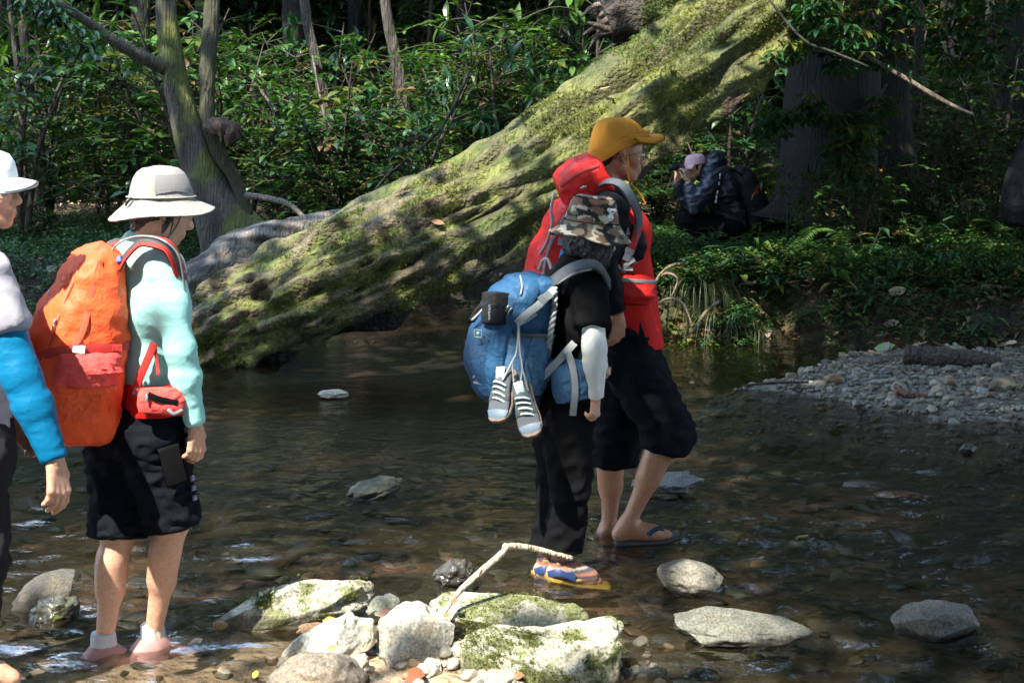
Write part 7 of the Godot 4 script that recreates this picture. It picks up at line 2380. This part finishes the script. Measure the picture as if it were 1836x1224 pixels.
	for q in [[Vector3(-0.09, 1.41, 0.02), Vector3(-0.068, 1.423, 0.03)], [Vector3(0.061, 1.428, 0.16), Vector3(0.077, 1.437, 0.165)]]:
		strap(mb, PackedVector3Array([q[0], q[1]]), 0.022, 0.012, [Vector3(0, 0.7, 0.7)])
	obj("load_adjuster", mb.mesh(), mat("blue_web", lin(0.10, 0.13, 0.42), 0.6, {"vcol": false}), t)
	mb = MB.new()
	strap(mb, spline([Vector3(-0.02, 1.417, 0.06), Vector3(-0.001, 1.435, 0.075), Vector3(0.028, 1.433, 0.09), Vector3(0.041, 1.418, 0.1)], 5), 0.016, 0.005, [Vector3(0, 0.6, 0.8)])
	obj("grab_loop", mb.mesh(), M.red_web, t)
	# the drinking hose
	mb = MB.new()
	tube(mb, spline([Vector3(0.029, 1.42, 0.12), Vector3(0.052, 1.472, 0.14), Vector3(0.122, 1.506, 0.165), Vector3(0.211, 1.503, 0.205), Vector3(0.27, 1.456, 0.215), Vector3(0.277, 1.355, 0.175), Vector3(0.272, 1.263, 0.16), Vector3(0.256, 1.209, 0.16)], 7), [0.0038], 8)
	obj("drinking_hose", mb.mesh(), M.clear_tube, t)
	# hip belt with its open pocket
	var belt := MB.new()
	strap(belt, spline([Vector3(0.057, 0.974, 0.1), Vector3(0.113, 0.967, 0.155), Vector3(0.187, 0.973, 0.185), Vector3(0.236, 0.976, 0.165), Vector3(0.258, 0.969, 0.1)], 7), 0.105, 0.030, [Vector3(-0.6, 0, 0.8), Vector3(0.1, 0.05, 1), Vector3(0.7, 0, 0.7)])
	folds(belt, 0.004, Vector3(30, 30, 30), 5.0)
	var bo := obj("hip_belt", belt.mesh(), M.red_nylon, t)
	var pb := bag(0.085, 0.075, 0.022, [[0.9, 0.7, 0], [1, 1, 0], [1, 1, 0], [0.9, 0.7, 0]], 3.0)
	crease(pb, 0.004, Vector3(1, 0.5, 0), 24.0, 8.0)
	var po := obj("belt_pocket", pb.mesh(), M.coral_mesh, t)
	po.transform = Transform3D(frame(Vector3(0.35, 0.05, 0.93), Vector3(0.1, 1, 0)), Vector3(0.197, 0.984, 0.205))
	mb = MB.new()
	strap(mb, spline([Vector3(-0.045, 0.022, 0.024), Vector3(-0.01, 0.008, 0.026), Vector3(0.05, -0.004, 0.022)], 5), 0.020, 0.004, [Vector3(0, 0, 1)])
	obj("pocket_opening", mb.mesh(), M.black_cloth, po)
	zip_pull(po, Vector3(-0.050, 0.024, 0.026), M.grey_plastic)
	mb = MB.new()
	strap(mb, spline([Vector3(0.222, 0.959, 0.222), Vector3(0.241, 0.943, 0.215), Vector3(0.263, 0.954, 0.2)], 4), 0.011, 0.004, [Vector3(0.5, 0, 0.9)])
	obj("belt_trim", mb.mesh(), M.grey_web, t)
	zip_pull(t, Vector3(0.144, 0.96, 0.195), M.grey_plastic)
	mb = MB.new()
	strap(mb, spline([Vector3(0.098, 1.003, 0.15), Vector3(0.126, 1.061, 0.165), Vector3(0.153, 1.119, 0.165), Vector3(0.169, 1.162, 0.15)], 5), 0.026, 0.004, [Vector3(0.2, 0.1, 1)])
	strap(mb, spline([Vector3(0.169, 1.162, 0.15), Vector3(0.176, 1.108, 0.155), Vector3(0.182, 1.061, 0.165)], 4), 0.012, 0.003, [Vector3(0.2, 0.1, 1)])
	obj("lower_strap", mb.mesh(), M.red_web, t)
	buckle(t, Vector3(0.108, 1.009, 0.165), Vector3(0.3, 1, 0), Vector3(0, 0, 1), 0.026, M.metal)

func blue_pack() -> void:
	var t := thing("backpack", "blue hiking backpack with grey straps and a pair of shoes hanging from it", "backpack", Vector3(0.199, -0.075, -5.63))
	var sh := bag(0.50, 0.135, 0.125, [[0.62, 0.55, -0.02], [0.95, 0.95, 0.015], [1.02, 1.12, 0.028], [1.0, 1.1, 0.022], [0.95, 0.95, 0.0], [0.8, 0.7, -0.02]])
	crease(sh, 0.006, Vector3(0.5, 0.9, 0.5), 19.0, 13.0)
	var x := Transform3D(frame(Vector3(-0.93, 0.10, 0.34), Vector3(0.16, 0.985, -0.05)), Vector3(-0.182, 0.988, 0.085))
	var o := obj("main_bag", sh.mesh(), M.navy_nylon, t)
	o.transform = x
	obj("front_pocket", patch(sh, 0.13, 0.36, 0.10, 0.84, 0.004, 0.022, 0.006).mesh(), M.navy_nylon, o)
	obj("side_panel", patch(sh, 0.055, 0.16, 0.16, 0.80, 0.005, 0.016, 0.006).mesh(), M.blue_nylon, o)
	obj("side_pocket", patch(sh, -0.14, 0.055, 0.22, 0.66, 0.006, 0.022, 0.004).mesh(), M.light_blue_nylon, o)
	var mb := MB.new()
	var pts := on_skin(sh, [[-0.14, 0.675], [-0.05, 0.675], [0.05, 0.665]], 0.018)
	strap(mb, pts, 0.016, 0.004, out_of(sh, pts))
	obj("pocket_hem", mb.mesh(), M.dark_web, o)
	# lid
	var lid := bag(0.245, 0.135, 0.120, [[0.95, 0.72, 0.0], [1.05, 1.06, 0.006], [1.02, 1.02, 0.0], [0.92, 0.80, -0.015], [0.6, 0.45, -0.05]], 2.4)
	crease(lid, 0.007, Vector3(0.3, 0.9, 0.1), 22.0, 23.0)
	var lo := obj("lid", lid.mesh(), M.blue_nylon, t)
	lo.transform = Transform3D(frame(Vector3(-0.86, 0.36, 0.34), Vector3(0.42, 0.90, -0.1)), Vector3(-0.165, 1.177, 0.09))
	mb = MB.new()
	pts = on_skin(lid, [[0.02, 0.10], [0.02, 0.45], [0.05, 0.80], [0.25, 0.93]], 0.003)
	strap(mb, pts, 0.014, 0.004, out_of(lid, pts))
	pts = on_skin(lid, [[0.10, 0.08], [0.10, 0.4], [0.13, 0.70], [0.25, 0.86]], 0.003)
	strap(mb, pts, 0.012, 0.004, out_of(lid, pts))
	obj("seam_band", mb.mesh(), M.navy_nylon, lo)
	mb = MB.new()
	pts = on_skin(lid, [[0.10, 0.62], [0.13, 0.76], [0.22, 0.88]], 0.008)
	tube(mb, pts, [0.0035], 6)
	obj("zip_piping", mb.mesh(), M.grey_web, lo)
	zip_pull(lo, skin(lid, 0.10, 0.40, 0.010), M.metal)
	zip_pull(lo, skin(lid, 0.12, 0.42, 0.010), M.metal)
	# side wall between lid and hip, with its gathered folds
	var wall := bag(0.40, 0.055, 0.050, [[0.8, 0.9, 0], [1, 1, 0], [1, 1, 0], [0.9, 0.8, 0]], 2.6)
	crease(wall, 0.006, Vector3(0.2, 1, 0.5), 40.0, 5.0)
	obj("side_wall", wall.mesh(), M.blue_nylon, t).transform = Transform3D(frame(Vector3(-0.9, 0.1, 0.4), Vector3(0.13, 0.99, 0)), Vector3(-0.098, 1.077, 0.135))
	# black holster with pale lettering under the lid
	var hb := bag(0.125, 0.05, 0.045, [[0.9, 0.9, 0], [1, 1, 0], [1, 1, 0], [1, 1, 0]], 3.0)
	var ho := obj("black_holster", hb.mesh(), M.black_nylon, t)
	ho.transform = Transform3D(frame(Vector3(-0.80, 0.15, 0.55), Vector3(-0.22, 0.97, 0)), Vector3(-0.261, 1.165, 0.2))
	lettering("URBAN", 0.017, M.grey_web, ho, Vector3(0.030, -0.018, 0.046), Basis(Vector3(0, 0, 1), -PI / 2))
	var cl := MB.new()
	tube(cl, spline([Vector3(-0.349, 1.113, 0.16), Vector3(-0.323, 1.156, 0.18), Vector3(-0.294, 1.175, 0.2), Vector3(-0.277, 1.128, 0.22)], 5), [0.012, 0.016, 0.012], 8)
	obj("draw_collar", cl.mesh(), M.black_nylon, t)
	mb = MB.new()
	tube(mb, spline([Vector3(-0.348, 1.119, 0.19), Vector3(-0.318, 1.15, 0.2), Vector3(-0.293, 1.18, 0.205)], 4), [0.005], 6)
	obj("draw_cord", mb.mesh(), M.grey_web, t)
	# lid strap with buckle
	mb = MB.new()
	strap(mb, spline([Vector3(-0.182, 1.118, 0.265), Vector3(-0.143, 1.153, 0.255), Vector3(-0.102, 1.182, 0.235), Vector3(-0.042, 1.237, 0.195)], 5), 0.030, 0.004, [Vector3(-0.1, 0.2, 1)])
	strap(mb, spline([Vector3(-0.182, 1.118, 0.265), Vector3(-0.158, 1.127, 0.26), Vector3(-0.112, 1.155, 0.238)], 4), 0.026, 0.004, [Vector3(0, -0.2, 1)])
	obj("lid_strap", mb.mesh(), M.grey_web, t)
	buckle(t, Vector3(-0.075, 1.209, 0.225), Vector3(0.8, 0.6, 0), Vector3(0, 0.1, 1), 0.050, M.grey_plastic)
	# back-panel edge: twisted cord
	mb = MB.new()
	var way := spline([Vector3(-0.041, 1.24, 0.185), Vector3(-0.041, 1.169, 0.19), Vector3(-0.053, 1.086, 0.19), Vector3(-0.063, 1.011, 0.185)], 12)
	for k in 2:
		var tw := PackedVector3Array()
		for j in way.size():
			var a := j * 0.9 + PI * k
			tw.append(way[j] + Vector3(cos(a), 0, sin(a)) * 0.006)
		tube(mb, tw, [0.007], 7)
	obj("edge_cord", mb.mesh(), M.grey_web, t)
	# shoulder strap
	mb = MB.new()
	strap(mb, spline([Vector3(-0.053, 1.252, 0.15), Vector3(-0.019, 1.285, 0.185), Vector3(0.032, 1.317, 0.205), Vector3(0.089, 1.33, 0.21), Vector3(0.131, 1.311, 0.195), Vector3(0.164, 1.247, 0.14)], 6), 0.058, 0.014, [Vector3(-0.4, 0.6, 0.7), Vector3(-0.2, 0.8, 0.6), Vector3(0.3, 0.9, 0.4), Vector3(0.9, 0.3, 0.3)])
	var so := obj("shoulder_strap", mb.mesh(), M.dark_web, t)
	mb = MB.new()
	strap(mb, spline([Vector3(-0.049, 1.239, 0.165), Vector3(-0.013, 1.271, 0.205), Vector3(0.035, 1.302, 0.226), Vector3(0.092, 1.317, 0.23)], 6), 0.012, 0.008, [Vector3(-0.4, 0.6, 0.7), Vector3(-0.2, 0.8, 0.6), Vector3(0.2, 0.9, 0.5)])
	obj("strap_edge", mb.mesh(), M.grey_web, so)
	mb = MB.new()
	tube(mb, spline([Vector3(-0.098, 1.297, 0.1), Vector3(-0.086, 1.332, 0.11), Vector3(-0.065, 1.339, 0.12), Vector3(-0.053, 1.304, 0.13)], 5), [0.006], 7)
	obj("grab_loop", mb.mesh(), M.grey_web, t)
	# hip fin with its pocket, and the straps
	var fin := bag(0.155, 0.072, 0.026, [[0.85, 0.8, 0], [1.02, 1, 0], [1.0, 1.1, 0], [0.9, 0.7, 0]], 3.2)
	crease(fin, 0.004, Vector3(1, 0.4, 0), 26.0, 31.0)
	obj("hip_pocket", fin.mesh(), M.light_blue_nylon, t).transform = Transform3D(frame(Vector3(0.18, 0.05, 0.98), Vector3(-0.12, 1, 0)), Vector3(0.019, 0.886, 0.185))
	mb = MB.new()
	strap(mb, spline([Vector3(-0.131, 0.871, 0.17), Vector3(-0.08, 0.912, 0.185), Vector3(-0.028, 0.947, 0.19), Vector3(0.067, 0.932, 0.18), Vector3(0.105, 0.865, 0.14)], 6), 0.060, 0.024, [Vector3(-0.4, 0, 0.9), Vector3(0, 0.1, 1), Vector3(0.6, 0, 0.8)])
	obj("hip_belt", mb.mesh(), M.blue_nylon, t)
	mb = MB.new()
	strap(mb, spline([Vector3(-0.086, 0.907, 0.205), Vector3(-0.037, 0.959, 0.212), Vector3(0.001, 0.997, 0.19), Vector3(0.036, 1.029, 0.15)], 6), 0.030, 0.004, [Vector3(0, 0.2, 1)])
	obj("lower_strap", mb.mesh(), M.grey_web, t)
	mb = MB.new()
	strap(mb, spline([Vector3(0.009, 0.999, 0.2), Vector3(0.027, 0.944, 0.222), Vector3(0.036, 0.86, 0.222), Vector3(0.029, 0.76, 0.2)], 6), 0.027, 0.004, [Vector3(0.1, 0.1, 1)])
	obj("belt_strap", mb.mesh(), M.grey_web, t)
	# label tag and the pale print low on the front
	mb = MB.new()
	var p0: Vector3 = Vector3(-0.324, 1.076, 0.235)
	for q in [[-1, -1, 1, -1], [1, -1, 1, 1], [1, 1, -1, 1], [-1, 1, -1, -1]]:
		strap(mb, PackedVector3Array([p0 + Vector3(q[0], q[1], q[0] * 0.55) * 0.014, p0 + Vector3(q[2], q[3], q[2] * 0.55) * 0.014]), 0.0025, 0.003, [Vector3(-0.5, 0, 0.85)])
	ball(mb, p0, Vector3(0.007, 0.008, 0.005))
	obj("label_tag", mb.mesh(), mat("tag_green", lin(0.20, 0.27, 0.20), 0.6, {"vcol": false}), t)
	var fb := frame(Vector3(-0.52, 0.0, 0.85), Vector3(0.06, 1, 0))
	lettering("AG ❋", 0.030, M.grey_web, t, Vector3(-0.315, 0.909, 0.205), fb)
	lettering("OUTDOOR", 0.014, M.grey_web, t, Vector3(-0.315, 0.883, 0.203), fb)
	# the shoes, each hanging by its laces
	hung_shoe("grey hiking shoe hanging from the blue backpack, the left one of its pair", Vector3(-0.225, 0.85, 0.3), Vector3(-0.18, -0.76, 0.55), Vector3(-0.40, 0.50, 0.75), [Vector3(-0.174, 1.121, 0.29), Vector3(-0.182, 1.02, 0.3), Vector3(-0.199, 0.984, 0.31)], Vector3(-0.233, 0.919, 0.335), Vector3(-0.192, 0.901, 0.31))
	hung_shoe("grey hiking shoe hanging from the blue backpack, the right one of its pair", Vector3(-0.143, 0.806, 0.32), Vector3(0.20, -0.80, 0.52), Vector3(-0.22, 0.50, 0.80), [Vector3(-0.174, 1.121, 0.29), Vector3(-0.17, 1.022, 0.31), Vector3(-0.162, 0.963, 0.33)], Vector3(-0.174, 0.876, 0.35), Vector3(-0.14, 0.884, 0.35))

# a low hiking shoe: along is from heel to toe, top the way the laces face
func hung_shoe(label: String, at: Vector3, along: Vector3, top: Vector3, lace: Array, l0: Vector3, l1: Vector3) -> void:
	var t := thing("shoe", label, "shoe", Vector3(0.199, -0.075, -5.63), 0.0, "pair of shoes hanging from the blue backpack")
	var x := Transform3D(frame(along, top), at).scaled_local(Vector3.ONE * 0.88)
	# stations from heel to toe: [z, half width, height of the upper, height of the sole's underside]
	var st := [[-0.118, 0.020, 0.050, 0.006], [-0.108, 0.033, 0.068, 0.0], [-0.08, 0.038, 0.074, 0.0], [-0.04, 0.038, 0.070, 0.002], [0.0, 0.041, 0.066, 0.002], [0.04, 0.047, 0.054, 0.0], [0.08, 0.046, 0.040, 0.002], [0.11, 0.036, 0.030, 0.010], [0.126, 0.016, 0.022, 0.016]]
	var up := []
	var so := []
	for q in st:
		var a := []
		var b := []
		for j in 24:
			var an := TAU * j / 24.0
			var c := cos(an)
			var s := sin(an)
			a.append(Vector3(c * q[1] * (1.0 if s < 0.2 else lerpf(1.0, 0.72, (s - 0.2) / 0.8)), 0.018 + (s * 0.5 + 0.5) * (q[2] - 0.010), q[0]))
			b.append(Vector3(signf(c) * pow(absf(c), 0.6) * (q[1] + 0.005), q[3] + 0.011 + signf(s) * pow(absf(s), 0.5) * 0.013, q[0] * 1.03))
		up.append(a)
		so.append(b)
	var mb := MB.new()
	loft(mb, up)
	folds(mb, 0.0015, Vector3(40, 40, 40), 3.0)
	var o := obj("upper", mb.mesh(), mat("shoe_grey", lin(0.065, 0.075, 0.09), 0.75, {"vcol": false, "bump": T.weave, "cm": 0.15, "scale": 40.0}), t)
	o.transform = x
	mb = MB.new()
	loft(mb, so)
	obj("sole", mb.mesh(), mat("shoe_sole", lin(0.17, 0.12, 0.085), 0.85, {"vcol": false, "bump": T.grain, "cm": 0.5, "scale": 12.0}), t).transform = x
	# toe cap, dark band, collar, laces, tongue
	mb = MB.new()
	var cap := []
	for k in range(6, 9):
		var r := []
		for j in 24: r.append((up[k][j] - Vector3(0, 0.03, st[k][0])) * 1.06 + Vector3(0, 0.031, st[k][0]))
		cap.append(r)
	loft(mb, cap)
	obj("toe_cap", mb.mesh(), mat("shoe_blue", lin(0.075, 0.11, 0.15), 0.6, {"vcol": false}), t).transform = x
	mb = MB.new()
	cap = []
	for k in range(4, 6):
		var r := []
		for j in 24: r.append((up[k][j] - Vector3(0, 0.03, st[k][0])) * 1.04 + Vector3(0, 0.031, st[k][0]))
		cap.append(r)
	loft(mb, cap)
	obj("side_band", mb.mesh(), M.dark_web, t).transform = x
	mb = MB.new()
	for k in 4:
		var z := -0.035 + k * 0.022
		var y := lerp_list([0.084, 0.080, 0.072, 0.064], k / 3.0)
		strap(mb, spline([Vector3(-0.030, y - 0.014, z), Vector3(-0.012, y + 0.004, z + 0.006), Vector3(0.012, y + 0.004, z + 0.012), Vector3(0.030, y - 0.014, z + 0.018)], 3), 0.0075, 0.005, [Vector3.UP])
	strap(mb, spline([Vector3(0, 0.070, -0.05), Vector3(0, 0.086, -0.075), Vector3(0, 0.088, -0.095)], 3), 0.040, 0.010, [Vector3.UP])
	obj("laces", mb.mesh(), mat("mint", lin(0.40, 0.54, 0.52), 0.6, {"vcol": false}), t).transform = x
	mb = MB.new()
	tube(mb, spline(lace + [l0], 5), [0.0035], 6)
	tube(mb, spline([lace[-1], l1], 5), [0.0035], 6)
	obj("cord", mb.mesh(), M.grey_web, t)

func red_pack() -> void:
	var t := thing("backpack", "red hiking backpack with a rolled lid, worn by the wader in the ochre hat", "backpack", Vector3(0.531, -0.03, -6.13))
	var lid := bag(0.215, 0.135, 0.098, [[0.92, 0.8, 0], [1, 1, 0], [1.04, 1.06, 0.004], [1, 1, 0], [0.92, 0.8, 0]], 2.5)
	crease(lid, 0.006, Vector3(0.3, 0.9, 0.1), 20.0, 3.0)
	var lo := obj("lid", lid.mesh(), M.red_nylon, t)
	lo.transform = Transform3D(frame(Vector3(-0.45, 0.86, 0.2), Vector3(0.84, 0.52, 0.0)), Vector3(-0.238, 1.548, 0.03))
	zip_pull(lo, skin(lid, 0.02, 0.50, 0.010), M.metal)
	var mb := MB.new()
	var pts := on_skin(lid, [[0.12, 0.10], [0.11, 0.5], [0.12, 0.9]], 0.003)
	strap(mb, pts, 0.010, 0.004, out_of(lid, pts))
	obj("zip_line", mb.mesh(), mat("red_dark", lin(0.30, 0.02, 0.018), 0.6, {"vcol": false}), lo)
	var sh := bag(0.50, 0.145, 0.105, [[0.8, 0.75, 0], [1, 1.05, 0.02], [1, 1.0, 0.01], [0.92, 0.8, -0.01], [0.75, 0.6, -0.03]])
	crease(sh, 0.006, Vector3(0.4, 0.9, 0.2), 18.0, 9.0)
	var o := obj("main_bag", sh.mesh(), M.red_nylon, t)
	o.transform = Transform3D(frame(Vector3(-0.93, 0.1, 0.22), Vector3(0.36, 0.93, 0)), Vector3(-0.341, 1.239, 0.02))
	obj("side_pocket", patch(sh, -0.12, 0.03, 0.35, 0.75, 0.006, 0.014, 0.004).mesh(), mat("pack_blue", lin(0.03, 0.16, 0.42), 0.6, {"vcol": false}), o)
	mb = MB.new()
	pts = on_skin(sh, [[-0.10, 0.72], [0.0, 0.70], [0.08, 0.69]], 0.016)
	strap(mb, pts, 0.030, 0.004, out_of(sh, pts))
	pts = on_skin(sh, [[0.10, 0.9], [0.12, 0.6], [0.10, 0.3]], 0.008)
	strap(mb, pts, 0.012, 0.004, out_of(sh, pts))
	obj("compression_strap", mb.mesh(), M.grey_web, o)
	mb = MB.new()
	tube(mb, spline([Vector3(-0.359, 1.514, 0.1), Vector3(-0.373, 1.448, 0.13), Vector3(-0.368, 1.392, 0.14), Vector3(-0.391, 1.314, 0.15), Vector3(-0.418, 1.268, 0.15)], 6), [0.006], 7)
	obj("frame_cord", mb.mesh(), M.grey_web, t)
	# shoulder strap: grey edge round the black shoulder, then red webbing to the buckle
	mb = MB.new()
	strap(mb, spline([Vector3(-0.229, 1.494, 0.04), Vector3(-0.156, 1.56, 0.18), Vector3(-0.093, 1.55, 0.235), Vector3(-0.048, 1.484, 0.245), Vector3(-0.023, 1.41, 0.225), Vector3(-0.03, 1.341, 0.205)], 6), 0.038, 0.012, [Vector3(-0.3, 0.8, 0.5), Vector3(0.1, 0.8, 0.6), Vector3(0.5, 0.4, 0.8), Vector3(0.7, 0.1, 0.7)])
	obj("shoulder_strap", mb.mesh(), mat("strap_slate", lin(0.07, 0.085, 0.10), 0.8, {"vcol": false, "bump": T.weave, "cm": 0.2, "scale": 24.0}), t)
	mb = MB.new()
	strap(mb, spline([Vector3(-0.023, 1.403, 0.222), Vector3(-0.035, 1.342, 0.215), Vector3(-0.06, 1.274, 0.205), Vector3(-0.094, 1.205, 0.19)], 6), 0.034, 0.006, [Vector3(0.4, 0.1, 0.9)])
	obj("strap_web", mb.mesh(), M.red_web, t)
	buckle(t, Vector3(-0.065, 1.272, 0.215), Vector3(-0.45, -0.9, 0), Vector3(0.3, 0, 0.95), 0.052, M.grey_plastic)
	mb = MB.new()
	strap(mb, spline([Vector3(-0.038, 1.253, 0.205), Vector3(-0.067, 1.236, 0.212), Vector3(-0.086, 1.199, 0.2)], 4), 0.024, 0.005, [Vector3(0.3, 0.3, 0.9)])
	strap(mb, spline([Vector3(-0.111, 1.239, 0.2), Vector3(-0.095, 1.217, 0.205), Vector3(-0.043, 1.212, 0.2)], 4), 0.016, 0.005, [Vector3(0.3, 0.3, 0.9)])
	strap(mb, spline([Vector3(-0.11, 1.352, 0.2), Vector3(-0.062, 1.367, 0.215)], 3), 0.030, 0.005, [Vector3(0.3, 0.3, 0.9)])
	obj("loose_web", mb.mesh(), M.grey_web, t)
	# hip pouch
	var pb := bag(0.125, 0.082, 0.040, [[0.75, 0.7, 0], [1, 1.05, 0.003], [1.02, 1.0, 0], [0.95, 0.8, -0.006]], 2.8)
	crease(pb, 0.005, Vector3(1, 0.3, 0), 20.0, 17.0)
	var po := obj("hip_pouch", pb.mesh(), M.red_nylon, t)
	po.transform = Transform3D(frame(Vector3(0.22, 0.05, 0.97), Vector3(0.12, 1, 0)), Vector3(-0.033, 1.127, 0.165))
	mb = MB.new()
	pts = on_skin(pb, [[0.05, 0.80], [0.15, 0.80], [0.25, 0.79], [0.35, 0.79], [0.45, 0.80]], 0.004)
	strap(mb, pts, 0.016, 0.004, out_of(pb, pts))
	obj("zip_line", mb.mesh(), M.grey_plastic, po)
